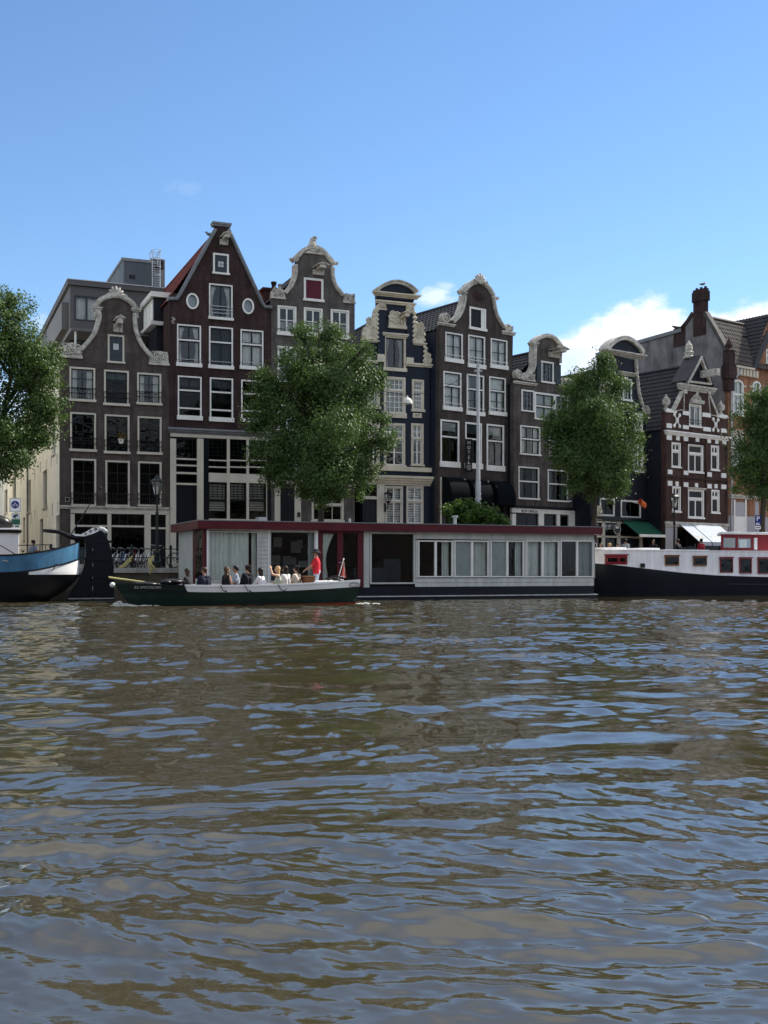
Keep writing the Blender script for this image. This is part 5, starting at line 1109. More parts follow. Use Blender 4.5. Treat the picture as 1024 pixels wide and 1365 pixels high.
def foliage(name, lumps, n, size, mat_, parent, seed, droop=.35):
    """lumps: (x,y,z,r) in local metres; leaves gather in twigs on and inside each lump"""
    rng = np.random.default_rng(seed); wt = np.array([l[3]**2.3 for l in lumps]); cnt = (wt/wt.sum()*n).astype(int); P = []; O = []; Tn = []
    for (x, y, z, r), k in zip(lumps, cnt):
        if k < 3: continue
        nc = max(6, int(k/42)); d = rng.normal(size=(nc, 3)); d /= np.linalg.norm(d, axis=1)[:, None]; rad = r*rng.uniform(.12, 1.12, nc)**.5
        C = d*rad[:, None]*np.array([1, 1, .92])+np.array([x, y, z]); tone = rng.uniform(0, 1, nc)
        idx = rng.integers(0, nc, k); off = rng.normal(size=(k, 3))*np.array([.26, .26, .2])*min(1.0, .45+r*.35)
        P.append(C[idx]+off); O.append(d[idx]*.7+off*.9); Tn.append(np.clip(tone[idx]*.6+rng.uniform(0, .4, k), 0, 1))
    P = np.vstack(P); O = np.vstack(O); Tn = np.concatenate(Tn); k = len(P)
    O /= np.linalg.norm(O, axis=1)[:, None]+1e-6; nrm = O*1.0+rng.normal(size=(k, 3))*.55+np.array([0, 0, .25]); nrm /= np.linalg.norm(nrm, axis=1)[:, None]
    t = rng.normal(size=(k, 3)); t[:, 2] -= droop; t -= (t*nrm).sum(1)[:, None]*nrm; t /= np.linalg.norm(t, axis=1)[:, None]; b = np.cross(nrm, t)
    s = size*rng.uniform(.65, 1.35, k)[:, None]
    A = P-t*s*.5; Cc = P+t*s*.5-nrm*s*.08; B_ = P+b*s*.33+nrm*s*.07; D = P-b*s*.33+nrm*s*.07
    co = np.stack([A, B_, Cc, D], 1).reshape(-1, 3)
    me = bpy.data.meshes.new(name); me.vertices.add(4*k); me.vertices.foreach_set('co', co.ravel())
    q = np.arange(k)[:, None]*4; tr = np.concatenate([q+np.array([[0, 1, 2]]), q+np.array([[0, 2, 3]])], 1).reshape(-1, 3)
    me.loops.add(tr.size); me.loops.foreach_set('vertex_index', tr.ravel().astype(np.int32)); me.polygons.add(len(tr)); me.polygons.foreach_set('loop_start', (np.arange(len(tr))*3).astype(np.int32)); me.polygons.foreach_set('loop_total', np.full(len(tr), 3, np.int32))
    me.update(calc_edges=True); at = me.attributes.new('leaf_tone', 'FLOAT', 'POINT'); at.data.foreach_set('value', np.repeat(Tn, 4).astype(np.float32))
    me.materials.append(mat_); o = bpy.data.objects.new(name, me); col.objects.link(o); o.parent = parent; return o
def tree(px, D, lumps_px, n, seed, label, rt=.17, size=.115, dz=0):
    base = W(px, 757, D); base.z = ZS-.03; ar = empty('street_tree', base, 0, label, 'tree', 'trees along the quay'); rnd = random.Random(seed); sc_ = D/FPX; lumps = []
    for lp in lumps_px:
        x, y, r = lp[:3]; p = W(x, y, D)-base; rr = r*sc_; dep = lp[3] if len(lp) > 3 else rnd.uniform(-.4, .4); lumps.append((p.x, dep*sum(l[2] for l in lumps_px)/len(lumps_px)*sc_*2.2, p.z, rr))
    extra = []
    for (x, y, z, r) in list(lumps):                   # fill the crown out in depth and roughen its outline
        for k in range(3): a = rnd.uniform(0, 6.28); extra.append((x+r*.55*math.cos(a), y+r*rnd.uniform(-1.1, 1.1), z+r*.5*math.sin(a), r*rnd.uniform(.4, .65)))
        for k in range(9): a = rnd.uniform(0, 6.28); d_ = rnd.uniform(.9, 1.2); extra.append((x+r*d_*math.cos(a), y+r*rnd.uniform(-.6, .6), z+r*d_*math.sin(a), r*rnd.uniform(.10, .26)))
        for k in range(2): a = rnd.uniform(-.6, 3.7); d_ = rnd.uniform(1.15, 1.4); extra.append((x+r*d_*math.cos(a), y+r*rnd.uniform(-.4, .4), z+r*d_*math.sin(a), r*rnd.uniform(.07, .13)))
    L_ = lumps+extra
    top = max(l[2] for l in lumps); cz = sum(l[2] for l in lumps)/len(lumps); q = MB(); cx = sum(l[0] for l in lumps)/len(lumps)
    trunk = [(0, 0, 0), (.03, .02, 1.2), (.0, -.02, 2.5), (cx*.2+.05, 0, 4.0), (cx*.6, .1, cz*.9), (cx, 0, (cz+top)/2), (cx, 0, top)]
    q.tube(trunk, [rt*1.35, rt, rt*.9, rt*.75, rt*.55, rt*.25, .03], 10)
    for (x, y, z, r) in lumps:
        s0 = Vector(trunk[3]).lerp(Vector(trunk[5]), max(0, min(1, (z-4.5)/(top-3))))
        e = Vector((x, y, z)); m_ = s0.lerp(e, .5)+Vector((rnd.uniform(-.3, .3), rnd.uniform(-.3, .3), rnd.uniform(-.1, .4))); q.tube([s0, m_, e], [rt*.4, rt*.25, .03], 7)
        for k in range(4):
            d = Vector((rnd.uniform(-1, 1), rnd.uniform(-1, 1), rnd.uniform(-.5, 1))).normalized()*r*.95; q.tube([m_.lerp(e, .6), e+d*.5+Vector((0, 0, .05)), e+d], [.04, .025, .01], 5)
    q.build('trunk', M['bark'], ar, True); foliage('crown', L_, n, size, M['leaf'], ar, seed); return ar
tree(-20, 49, [(8, 450, 44), (30, 480, 42), (-30, 430, 50), (48, 520, 34), (10, 560, 44), (62, 500, 18), (-40, 520, 60), (40, 570, 30), (20, 610, 26), (-20, 600, 40), (60, 545, 20), (14, 415, 22), (74, 478, 8), (66, 470, 10)], 67500, 3, 'leafy green tree at the far left, in front of the cream plastered wall')
tree(428, 54.5, [(430, 600, 58), (385, 545, 44), (455, 525, 52), (432, 470, 34), (436, 440, 16), (490, 500, 24), (478, 475, 18), (352, 520, 22), (342, 560, 20), (500, 590, 24), (480, 632, 26), (420, 640, 30), (372, 600, 34), (408, 500, 34), (508, 560, 12), (355, 500, 12), (404, 450, 14), (368, 640, 18), (450, 655, 14)], 86250, 5, 'large dark green tree on the quay in front of the grey bell gable house')
tree(792, 62, [(795, 590, 52), (788, 535, 36), (795, 500, 22), (752, 560, 24), (770, 610, 32), (830, 560, 24), (838, 610, 24), (800, 640, 28), (752, 600, 22), (770, 515, 18), (798, 485, 9), (822, 515, 14), (820, 645, 18), (735, 580, 10), (850, 585, 10), (765, 648, 14)], 67500, 9, 'green tree with an evenly pointed crown beside the black house')
tree(1016, 63, [(1010, 590, 36), (1020, 560, 34), (1035, 610, 40), (995, 620, 24), (1050, 560, 44), (1015, 530, 16), (990, 595, 14), (1060, 640, 40), (1000, 645, 18), (1060, 510, 30), (982, 625, 10), (1026, 650, 20)], 56250, 12, 'green tree at the right edge, in front of the orange brick building')
ar = empty('climbing_plant', W(632, 757, 56), R(22.4), 'bushy green climbing plant on a frame below the hotel awnings', 'plant'); ar.location.z = ZS
P = [(600, 682, 10), (615, 676, 9), (632, 680, 12), (650, 683, 10), (665, 690, 8), (590, 680, 5), (622, 690, 12), (642, 695, 11), (606, 692, 9), (672, 696, 6)]
base = ar.location.copy(); lm = []
for x, y, r in P:
    p = W(x, y, 56)-base; lm.append((p.x, random.Random(x).uniform(-.3, .3), p.z, r*56/FPX))
foliage('leaves', lm, 5200, .15, M['leaf_vine'], ar, 21)
q = MB(); 
for x in (-1.3, -.4, .5, 1.3): q.tube([(x, 0, 0), (x, 0, 2.6)], .035, 6)
for z in (1.2, 2.5): q.tube([(-1.4, 0, z), (1.4, 0, z)], .025, 6)
for k in range(14): a = random.Random(k); q.tube([(a.uniform(-1.3, 1.3), 0, 0), (a.uniform(-1.3, 1.3), .1, 1.4), (a.uniform(-1.4, 1.4), -.1, 2.6)], .015, 5)
q.build('stems', M['bark'], ar)
# ================================================================ boats
class Hull:
    """local x runs along the boat, y across (away), z up from the water; hb(s, z) gives the half breadth"""
    def __init__(s, L_, xb, xs, hb): s.L = L_; s.xb = xb; s.xs = xs; s.hb = hb
    def pt(s, t, z, side): x0, x1 = s.xb(z), s.xs(z); return (x0+(x1-x0)*t, side*s.hb(t, z), z)
    def band(s, z0, z1, m, name, parent, nz=6, ns=60, t0=0.0, t1=1.0, out=0.0, caps=True, both=True):
        q = MB()
        for side in ((-1, 1) if both else (-1,)):
            rows = []
            for j in range(nz+1):
                row = []
                for i in range(ns+1):
                    t = t0+(t1-t0)*(.5-.5*math.cos(math.pi*i/ns)); a, b = z0(t), z1(t); z = a+(b-a)*j/nz; p = s.pt(t, z, side); row.append((p[0], p[1]+side*out, p[2]))
                rows.append(row)
            q.grid(rows, flip=(side > 0))
        return q.build(name, m, parent, True)
    def deck(s, zf, m, name, parent, t0=0, t1=1, inset=0.0, th=.05, ns=40):
        rows = []; q = MB()
        for i in range(ns+1):
            t = t0+(t1-t0)*i/ns; z = zf(t); a = s.pt(t, z, -1); b = s.pt(t, z, 1); k = max(0.0, 1-inset/max(.05, abs(a[1]))); rows.append([(a[0], a[1]*k, z), (b[0], b[1]*k, z)])
        q.grid(rows); q.grid([[(p[0], p[1], p[2]-th) for p in r] for r in rows], True); return q.build(name, m, parent)
    def rail(s, zf, w, h, m, name, parent, t0=0, t1=1, ns=60, off=0.0, close_end=False):
        q = MB()
        for side in (-1, 1):
            a, b = [], []
            for i in range(ns+1):
                t = t0+(t1-t0)*i/ns; z = zf(t); p = s.pt(t, z, side); a.append(Vector((p[0], p[1]+side*off, z)))
            rows = [[], [], [], []]
            for p in a:
                yi = p.y-side*w if abs(p.y) > w else 0.0
                rows[0].append((p.x, p.y, p.z-h/2)); rows[1].append((p.x, p.y, p.z+h/2)); rows[2].append((p.x, yi, p.z+h/2)); rows[3].append((p.x, yi, p.z-h/2))
            q.grid(rows+[rows[0]], flip=side > 0)
            for k in (0, -1): q.add([rows[j][k] for j in range(4)], [(0, 1, 2, 3)])
        return q.build(name, m, parent)
M['hull_green'] = mat('dark green hull paint', (.008, .024, .018), .28, .2, 1.2, coat=.3)
M['hull_navy'] = mat('navy black hull paint', (.005, .007, .013), .4, .35, 1.2, (1, 1, .5))
M['hull_black'] = mat('black tarred hull', (.008, .009, .012), .4, .3, 1.2)
M['hull_blue'] = mat('mid blue hull paint', (.06, .165, .28), .38, .28, 1.8, (1, 1, .5), coat=.1)
M['hull_white'] = mat('white hull paint', (.80, .80, .80), .4, .08, 1.2)
M['ship_white'] = mat('white painted steel', (.82, .80, .80), .5, .16, 1.6, (2.5, 2.5, .3))
M['red_boot'] = mat('red boot stripe', (.30, .05, .025), .5, .2); M['ship_red'] = mat('dark red wheelhouse paint', (.20, .018, .025), .4, .15); M['siding'] = mat('pale grey boarding', (.47, .48, .45), .65, .2, 1.6, (2.5, 2.5, .35))
M['wicker'] = mat('brown wicker', (.22, .10, .05), .8, .3, 20); M['wood'] = mat('varnished wood', (.20, .10, .045), .4, .25, 4, (1, 8, 8))
# ---- the open tour boat
FB = F(300, 1.25*FPX/48, 19.0, 0.0)
uB = FB.u(157); LB = FB.u(482)-uB; TB = 1.25
o = FB.o+Vector((FB.c, FB.s))*uB+Vector((-FB.s, FB.c))*TB
boat = empty('tour_boat', (o.x, o.y, 0), R(19.0), 'long dark green open tour boat full of passengers with a white gunwale', 'boat')
sheer = lambda t: .68+.12*(1-t)**3*.9-.06*math.sin(math.pi*t)+.16*t**2
def hbB(t, z):
    pl = min(1.0, (1-(1-min(t, .42)/.42)**2.2)); pl = pl if t < .42 else 1-.14*((t-.42)/.58)**2
    return max(.012, TB*pl*(.74+.26*min(1, max(0, (z+.25)/1.0))**.6))
hB = Hull(LB, lambda z: .02+.62*max(0, (.78-z)/.9)**1.1, lambda z: LB-.16*max(0, .8-z), hbB)
low = lambda t: -.3
hB.band(low, lambda t: -.02+.10*t, M['red_boot'], 'boot_stripe', boat, 3); hB.band(lambda t: -.02+.10*t, lambda t: sheer(t)-.17, M['hull_green'], 'hull', boat, 6)
hB.band(lambda t: sheer(t)-.17, sheer, M['hull_green'], 'bow_plank', boat, 2, t0=0, t1=.26); hB.band(lambda t: sheer(t)-.19, sheer, M['hull_white'], 'white_strake', boat, 2, t0=.26, t1=1.0, out=.012)
hB.rail(lambda t: sheer(t)+.03, .16, .06, M['hull_white'], 'gunwale', boat, .26, 1.0, off=.03); hB.rail(lambda t: sheer(t)+.02, .09, .05, M['hull_black'], 'bow_rail', boat, 0.0, .26, off=.025); hB.rail(lambda t: sheer(t)-.185, .03, .05, M['hull_navy'], 'rubbing_strake', boat, 0, .26, off=.03)
q = MB(); rows = []
for j in range(7):
    z = -.3+(sheer(1)+.3)*j/6; rows.append([hB.pt(1, z, -1), hB.pt(1, z, 1)])
q.grid(rows, True); q.build('transom', M['hull_green'], boat)
hB.deck(lambda t: .27, M['wood'], 'floor', boat, .18, 1.0, .05); hB.deck(lambda t: sheer(t)-.02, M['hull_navy'], 'foredeck', boat, 0, .27, .02); hB.deck(lambda t: sheer(t)-.02, M['hull_white'], 'aft_deck', boat, .90, 1.0, .02)
q = MB()
for y0, y1 in ((-1.0, -.55), (.55, 1.0)): q.box(LB*.3, LB*.8, y0, y1, .28, .50)
q.build('bench', M['wood'], boat, bevel=.03)
q = MB(); q.box(LB*.81, LB*.92, -.8, .8, .28, .86); q.build('engine_box', M['hull_white'], boat, bevel=.04)
q = MB(); q.box(LB*.775, LB*.815, -.75, -.15, .5, 1.0); q.box(LB*.77, LB*.82, -.77, -.13, 1.0, 1.04); q.build('steering_console', M['wicker'], boat, bevel=.02)
q = MB(); q.tube([(LB*.94, -.2, .8), (LB*.96, -.2, .98), (LB*.92, -.1, 1.02), (LB*.88, -.1, .92)], .035, 8); q.tube([(LB*.9, .4, .8), (LB*.93, .4, 1.0), (LB*.97, .3, 1.0)], .03, 8); q.ell((LB*.93, -.3, .86), (.2, .15, .09)); q.build('deck_gear', M['black'], boat, True)
q = MB(); q.ell((LB*.12, -.1, sheer(.12)+.02), (.5, .3, .10), 12, 6); q.ell((LB*.235, .1, .84), (.45, .5, .12), 12, 6); q.ell((LB*.2, -.35, .82), (.22, .12, .09)); q.build('folded_cover', M['black'], boat, True)
q = MB(); q.ell((-.05, 0, .74), (.10, .16, .09), 10, 8); q.build('bow_fender', M['hull_white'], boat, True)
P = lambda t, dz=0: Vector(hB.pt(t, sheer(t)+dz, -1))
for t in (.40, .50, .64):
    a = P(t, .06); q = MB(); q.tube([a+Vector((0, .02, 0)), a+Vector((.03, -.05, -.04)), a+Vector((.1, -.07, -.2)), a+Vector((.24, -.06, -.24)), a+Vector((.3 if t > .6 else .16, -.055, -.17))], .016, 6); q.build('mooring_line', M['black'], boat)
q = MB()
ec = P(.975, -.06); q.ribbon([(ec.x+.19*math.cos(t), ec.z-.04+.065*math.sin(t)) for t in np.linspace(0, 2*math.pi, 21)[:-1]], .035, ec.y-.05, ec.y-.01, closed=True); q.build('stern_fairlead', M['metal'], boat)
pt = P(.115, -.085); tx = text_obj('ILE AMSTERDAM', .13, M['metal'], boat, (pt.x, pt.y-.035, pt.z), name='boat_name')
dd = Vector(hB.pt(.16, .66, -1))-Vector(hB.pt(.07, .66, -1)); tx.rotation_euler = (math.pi/2, 0, math.atan2(dd.y, dd.x))
ar = empty('flag_pole', boat.matrix_basis @ Vector((LB*.955, .1, .78)), R(19), 'short leaning flag staff with a limp red and white flag at the tour boat stern', 'flag')
q = MB(); q.tube([(-.13, 0, 0), (.12, 0, .86)], .016, 6); q.ell((.125, 0, .88), .035); q.build('staff', M['white'], ar)
def flag(cols):
    for k, (c, name) in enumerate(cols):
        q = MB(); rows = []
        for j in range(9):
            t = j/8; r = []
            for i in range(7):
                x = (i/6+k)/len(cols); r.append((.12-.05*t+.14*x*(.3+.8*t)*1.0, .03*math.sin(x*9+t*2)+.015*math.sin(t*9), .80-.55*t-.08*x))
            rows.append(r)
        q.grid(rows); q.build(name, c, ar, True)
flag([(mat('faded red flag cloth', (.50, .07, .05), .9), 'red_stripe'), (mat('white flag cloth', (.6, .55, .5), .9), 'white_stripe'), (mat('dull red flag cloth', (.32, .05, .05), .9), 'lower_stripe')])
# wash under the bow
m, nt, N, L, B = newmat('white water foam'); B.inputs['Base Color'].default_value = (.5, .5, .46, 1); B.inputs['Roughness'].default_value = .7
rng = random.Random(4); q = MB()
def foam(cx, cy, sx, sy, n, hz=.05, sd=1):
    r = random.Random(sd)
    for i in range(n):
        a = r.uniform(0, 6.28); k = r.random()**.6; x = cx+sx*k*math.cos(a); y = cy+sy*k*math.sin(a); s_ = r.uniform(.015, .05)
        q.ell((x, y, hz*(1-k)*r.uniform(.3, 1)+.02), (s_*1.8, s_*1.4, s_*.6), 6, 4)
foam(.35, -.25, .35, .25, 90, .06, 1); foam(.15, -.1, .2, .2, 70, .18, 2); foam(LB+.3, -.9, .5, .5, 36, .03, 3); foam(.9, -.75, .6, .15, 30, .02, 5)
fo = q.build('bow_wash', m, None, True); fo.location = boat.location; fo.rotation_euler = boat.rotation_euler; tag(fo, 'white wash and foam where the tour boat bow cuts the water', 'foam', kind='stuff')

# ---- the houseboat
FH = F(480, 1.25*FPX/40, 22.4, 0.0)
u0 = FH.u(271); FH.o = FH.o+Vector((FH.c, FH.s))*u0; f = FH
hbt = f.root('houseboat', 'long flat roofed houseboat with pale boarding and a maroon roof edge', 'houseboat'); uR = f.u(792)
hh = House.__new__(House); hh.f = f; hh.root = hbt; hh.holes = []
zt = f.z(520, 709.5); zb = f.z(520, 782); zfl = .55
LE = [(0, 0), (uR, 0), (uR, 4.6), (0, 4.6)]         # plan; the left end is cut at a slant
def ring(off, z0, z1, m, name, par=None):
    q = MB(); P = [(LE[0][0]-off, -off), (uR+off, -off), (uR+off, 4.6+off), (LE[3][0]-off, 4.6+off)]
    q.add([(x, y, z0) for x, y in P]+[(x, y, z1) for x, y in P], [(3, 2, 1, 0), (4, 5, 6, 7)]+[(i, (i+1) % 4, 4+(i+1) % 4, 4+i) for i in range(4)]); return q.build(name, m, par or hbt)
ring(.10, -.6, .12, M['hull_navy'], 'pontoon'); ring(.0, .121, zb-.002, M['hull_navy'], 'upper_pontoon'); ring(.13, .125, .17, M['siding'], 'rubbing_strake')
zf0, zf1 = f.z(520, 708.6), f.z(520, 698.6)
ring(.28, zf0, zf1, M['maroon'], 'roof_fascia'); ring(.30, zf1+.002, zf1+.035, M['lead'], 'roof')
def clap(l, r, t, b, name='siding', v0=0.0, m='siding', pitch=.16):
    a, b2 = f.u(l), f.u(r); z1, z0 = f.z((l+r)/2, t), f.z((l+r)/2, b); q = MB(); n = max(1, int((z1-z0)/pitch)); 
    for k in range(n):
        za = z0+(z1-z0)*k/n; zc = z0+(z1-z0)*(k+1)/n; q.slab([(a, v0-.025, za), (b2, v0-.025, za), (b2, v0-.004, zc), (a, v0-.004, zc)], .06)
    return q.build(name, M[m], hbt)
T, Bm = 709.0, 783.0
clap(344.5, 357.5, 706, Bm); clap(484.5, 492.5, T, Bm); clap(553.5, 791, T, 719.5, 'siding'); clap(553.5, 791, 770.5, 781.5, 'siding')
for l, r in ((553.5, 557), (603.6, 605.2), (651.2, 653.4), (698.2, 700.8), (745.4, 746.8), (791, 792.4)): hh.bx(l, r, 719.5, 770.5, -.05, .06, 'siding', 'wall_post')
for l, r in ((271, 274), (275.5, 278), (420.5, 423.6), (357.5, 359)): hh.bx(l, r, 706, Bm, -.04, .08, 'hull_white' if l > 275 else 'maroon', 'wall_post')
hh.bx(278, 420.5, 705.5, 707.8, -.03, .06, 'siding', 'top_rail'); hh.bx(484.5, 553.5, 706.5, 709, -.03, .06, 'siding', 'top_rail')
hh.bx(278, 344.5, 776, Bm, -.03, .06, 'siding', 'low_panel'); hh.bx(359, 420.5, 776, Bm, -.03, .06, 'siding', 'low_panel')
def bwin(l, r, t, b, split=None, curt=None, frame='siding', blind=None, gl='glass_boat', fw=.07):
    a, b2 = f.u(l), f.u(r); z1, z0 = f.z((l+r)/2, t), f.z((l+r)/2, b); q = MB(); q.ribbon([(a+fw/2, z0+fw/2), (b2-fw/2, z0+fw/2), (b2-fw/2, z1-fw/2), (a+fw/2, z1-fw/2)], fw, -.045, .06, closed=True)
    if split: x = f.u(split); q.box(x-.05, x+.05, -.045, .06, z0+fw, z1-fw)
    w = q.build('window', M[frame], hbt); g = MB(); g.add([(a+.02, .02, z0+.02), (b2-.02, .02, z0+.02), (b2-.02, .02, z1-.02), (a+.02, .02, z1-.02)], [(0, 1, 2, 3)]); g.build('pane', M[gl], w)
    for c in (curt or []):
        ca, cb = f.u(c[0]), f.u(c[1]); hh.curtain(w, ca, cb, z0+.04, z1-.04, .22, 'full' if len(c) < 3 else c[2], 'curtain' if len(c) < 4 else c[3])
    if blind: q = MB(); q.box(f.u(blind[0]), f.u(blind[1]), .06, .08, z0+.06, z1-.06); q.build('blind', M['curtain_grey'], w)
    return w
bwin(278, 344.5, 707.8, 776, None, [(281, 333, 'full', 'curtain'), (337.5, 343, 'full', 'curtain')])
bwin(359, 420.5, 707.8, 776, None, [(413, 419.5, 'full', 'curtain_grey')])
bwin(492.5, 553.5, 709, 779, None, None, fw=.1)
bwin(557, 603.6, 720.2, 769.8, 580.5, [(592, 601, 'full', 'curtain')], frame='white'); bwin(605.2, 651.2, 720.2, 769.8, 629, [(634, 650)], frame='white', blind=(607, 628)); bwin(653.4, 698.2, 720.2, 769.8, 676, [(690, 697)], frame='white', blind=(655.5, 675)); bwin(700.8, 745.4, 720.2, 769.8, 723, [(703, 721), (725, 744)], frame='white'); bwin(746.8, 791, 720.2, 769.8, 769, [(772, 790, 'full', 'curtain_grey')], frame='white')
# maroon double door
q = MB(); a, b2 = f.u(423.6), f.u(484.5); z1, z0 = f.z(454, 706.5), f.z(454, 783); L1, L2, L3, L4 = (f.u(x) for x in (430, 449.5, 457, 476.5))
for x0, x1 in ((a, L1), (L2, L3), (L4, b2)): q.box(x0, x1, -.04, .07, z0, z1)
for x0, x1 in ((L1, L2), (L3, L4)): q.box(x0, x1, -.035, .065, z0, z0+.25); q.box(x0, x1, -.035, .065, z1-.13, z1)
d = q.build('double_door', M['maroon'], hbt)
for x0, x1 in ((L1, L2), (L3, L4)): g = MB(); g.add([(x0, .02, z0+.25), (x1, .02, z0+.25), (x1, .02, z1-.13), (x0, .02, z1-.13)], [(0, 1, 2, 3)]); g.build('pane', M['glass_boat'], d)
g = MB(); g.tube([(L2+.05, -.05, z0+1.0), (L2+.05, -.09, z0+1.03), (L2+.16, -.09, z0+1.03)], .015, 6); g.build('handle', M['metal'], d)
cu = MB(); rows = [[(f.u(431)+(.55-.36*math.sin(math.pi*min(1, (1-t)*1.2)*.7))*x, .2+.03*math.sin(x*26), z0+.3+(z1-z0-.45)*t) for x in np.linspace(0, 1, 14)] for t in np.linspace(0, 1, 8)]; cu.grid(rows); cu.build('curtain', M['curtain'], d)
# the slanting left end, right end, rear wall, inner floor and back wall
def seg(p, q_, z0, z1, m, name, th=.08):
    mb = MB(); a = Vector((*p, 0)); b = Vector((*q_, 0)); mb.slab([(a.x, a.y, z0), (b.x, b.y, z0), (b.x, b.y, z1), (a.x, a.y, z1)], th); return mb.build(name, M[m], hbt)
pl = lambda t: (0, 4.6*t)
z0, z1 = zb, zf0
for (ta, tb, m, nm) in ((.0, .035, 'maroon', 'corner_post'), (.30, .40, 'maroon', 'corner_post'), (.40, 1.0, 'siding', 'end_wall')): seg(pl(tb), pl(ta), z0, z1, m, nm)
seg(pl(.30), pl(.035), z0, z0+.35, 'siding', 'end_wall'); g = MB(); A, B2 = pl(.30), pl(.035); g.add([(*A, z0+.35), (*B2, z0+.35), (*B2, z1), (*A, z1)], [(0, 1, 2, 3)]); g.build('end_pane', M['glass_boat'], hbt)
seg((uR, 0), (uR, 4.6), z0, z1, 'siding', 'end_wall'); seg((uR, 4.6), (0, 4.6), z0, z1, 'siding', 'rear_wall')
q = MB(); q.box(.1, uR-.1, 3.4, 3.46, z0, z1-.01); q.box(0.0, uR-.1, .1, 3.39, z0, z0+.05); q.build('room', M['interior'], hbt)
rr = random.Random(5); q = MB()
for k in range(9): x = rr.uniform(3.2, 5.6); z = rr.uniform(1.2, 2.3); q.box(x, x+rr.uniform(.25, .5), 3.36, 3.395, z, z+rr.uniform(.25, .5))
q.build('picture_frame', M['curtain_grey'], hbt)
q = MB()
for x0, x1, zz in ((2.0, 4.2, 1.15), (6.8, 8.6, 1.0), (8.2, 9.0, 1.5), (11, 12.5, 1.1), (15.2, 16.8, 1.05)): q.box(x0, x1, 1.2, 2.0, z0+.06, z0+zz*.8)
q.build('room_furniture', M['shutter'], hbt, bevel=.05)
q = MB(); q.box(f.u(350), f.u(350)+.35, .5, 1.0, zf1+.055, zf1+.22); q.lathe([(.08, 0), (.08, .4), (.14, .42), (.14, .5)], (f.u(640), 2.5, zf1+.05), 10); q.lathe([(.06, 0), (.06, .3)], (f.u(500), 3.0, zf1+.05), 8); q.build('roof_vent', M['metal'], hbt)

# ---- sailing barge stern on the left
FL = F(60, 1.25*FPX/43, 21.0, 0.0)
uS = FL.u(113.5); LLb = 13.0
o = FL.o+Vector((FL.c, FL.s))*(uS-LLb)+Vector((-FL.s, FL.c))*1.95
bg = empty('sailing_barge', (o.x, o.y, 0), R(21.0), 'old sailing barge with a blue white and black stern and a huge black rudder', 'barge')
fl = FL; zsh = lambda px, py: fl.z(px, py)
zA, zBs = fl.z(0, 741), fl.z(112, 722); uA = fl.u(0)-(uS-LLb)
def sheerL(t):
    x = t*LLb; return zA+(zBs-zA)*max(0, (x-uA)/(LLb-uA))**1.9 if x > uA else zA+.02*(uA-x)
def hbL(t, z):
    b = max(0.0, 1-max(0, (t-.62)/.38)**3.2)**.55 if t > .62 else 1.0; fw = min(1, (t/.2))**.5
    zz = max(0, min(1, (z+.5)/1.6)); return max(.02, 1.95*b*fw*(.72+.28*zz**.7))
hL = Hull(LLb, lambda z: 0.0, lambda z: LLb-.02-1.35*max(0, min(1, (1.15-z)/1.2))**1.7, hbL)
w0 = lambda t: fl.z(100, 738.5)*0+sheerL(t)-.62-.02*(1-t); zw = fl.z(60, 766)
hL.band(lambda t: -.5, lambda t: min(zw, w0(t)-.06), M['hull_black'], 'bottom', bg, 8)
hL.band(lambda t: min(zw, w0(t)-.06), lambda t: w0(t)-.06, M['hull_white'], 'white_counter', bg, 5, t0=.84); hL.band(lambda t: min(zw, w0(t)-.06), lambda t: w0(t)-.06, M['hull_black'], 'side_strake', bg, 3, t1=.84)
hL.band(lambda t: w0(t)-.06, w0, M['hull_black'], 'rubbing_strake', bg, 2, out=.04); hL.band(w0, lambda t: sheerL(t), M['hull_blue'], 'bulwark', bg, 4)
hL.rail(lambda t: sheerL(t)+.025, .14, .06, M['hull_black'], 'cap_rail', bg, 0, 1, off=.02); hL.deck(lambda t: sheerL(t)-.35, M['wood'], 'deck', bg, .05, .985, .05)
pp = Vector(hL.pt(.915, zw+.28, -1)); q = MB(); q.tube([(pp.x-.1, pp.y-.03, pp.z-.14), (pp.x+.02, pp.y-.05, pp.z), (pp.x, pp.y-.05, pp.z+.1), (pp.x+.14, pp.y-.05, pp.z+.14)], .02, 6); q.build('hull_mark', M['shutter'], bg)
q = MB(); x0 = fl.u(3)-(uS-LLb); y0 = -1.98; q.box(x0, x0+.18, y0-.03, y0, fl.z(3, 748), fl.z(3, 746.6)); x0 = fl.u(7)-(uS-LLb); q.box(x0, x0+.12, y0-.03, y0, fl.z(7, 749), fl.z(7, 747.8)); q.build('fairlead', M['metal'], bg)
# rudder, in the plane of the keel
FR = FL.shift(1.95)
ru = lambda px: FR.u(px)-(uS-LLb); rz = lambda px, py: FR.z(px, py)
rud = [(113, 716), (120, 711), (131, 709.5), (140, 712), (145, 722), (148.5, 735), (151.5, 756), (152, 808), (86, 808), (92, 792), (104, 775), (111, 757), (114.5, 738)]
q = MB(); q.prism([(ru(a), rz(a, b)) for a, b in rud], -.11, .11); r_ = q.build('rudder', M['hull_navy'], bg, bevel=.02)
q = MB()
for py in (722, 745, 768, 790): q.box(ru(112 if py < 760 else 100), ru(150), -.135, -.114, rz(130, py+1.6), rz(130, py-1.6))
q.box(ru(122.2), ru(124), -.15, -.114, rz(123, 806), rz(123, 718)); q.build('rudder_iron', M['hull_black'], r_)
q = MB()
for py, h_ in ((733, 1.5), (753, 2), (770, 1), (784, 3), (797, 1)): q.box(ru(122.7), ru(123.5), -.165, -.152, rz(123, py+h_), rz(123, py-h_))  # pale dashes stand in for the thin highlight down the rudder's edge line
q.box(ru(90), ru(151), -.13, -.125, rz(120, 798.5), rz(120, 797)); q.build('highlight_dash', M['metal'], r_)
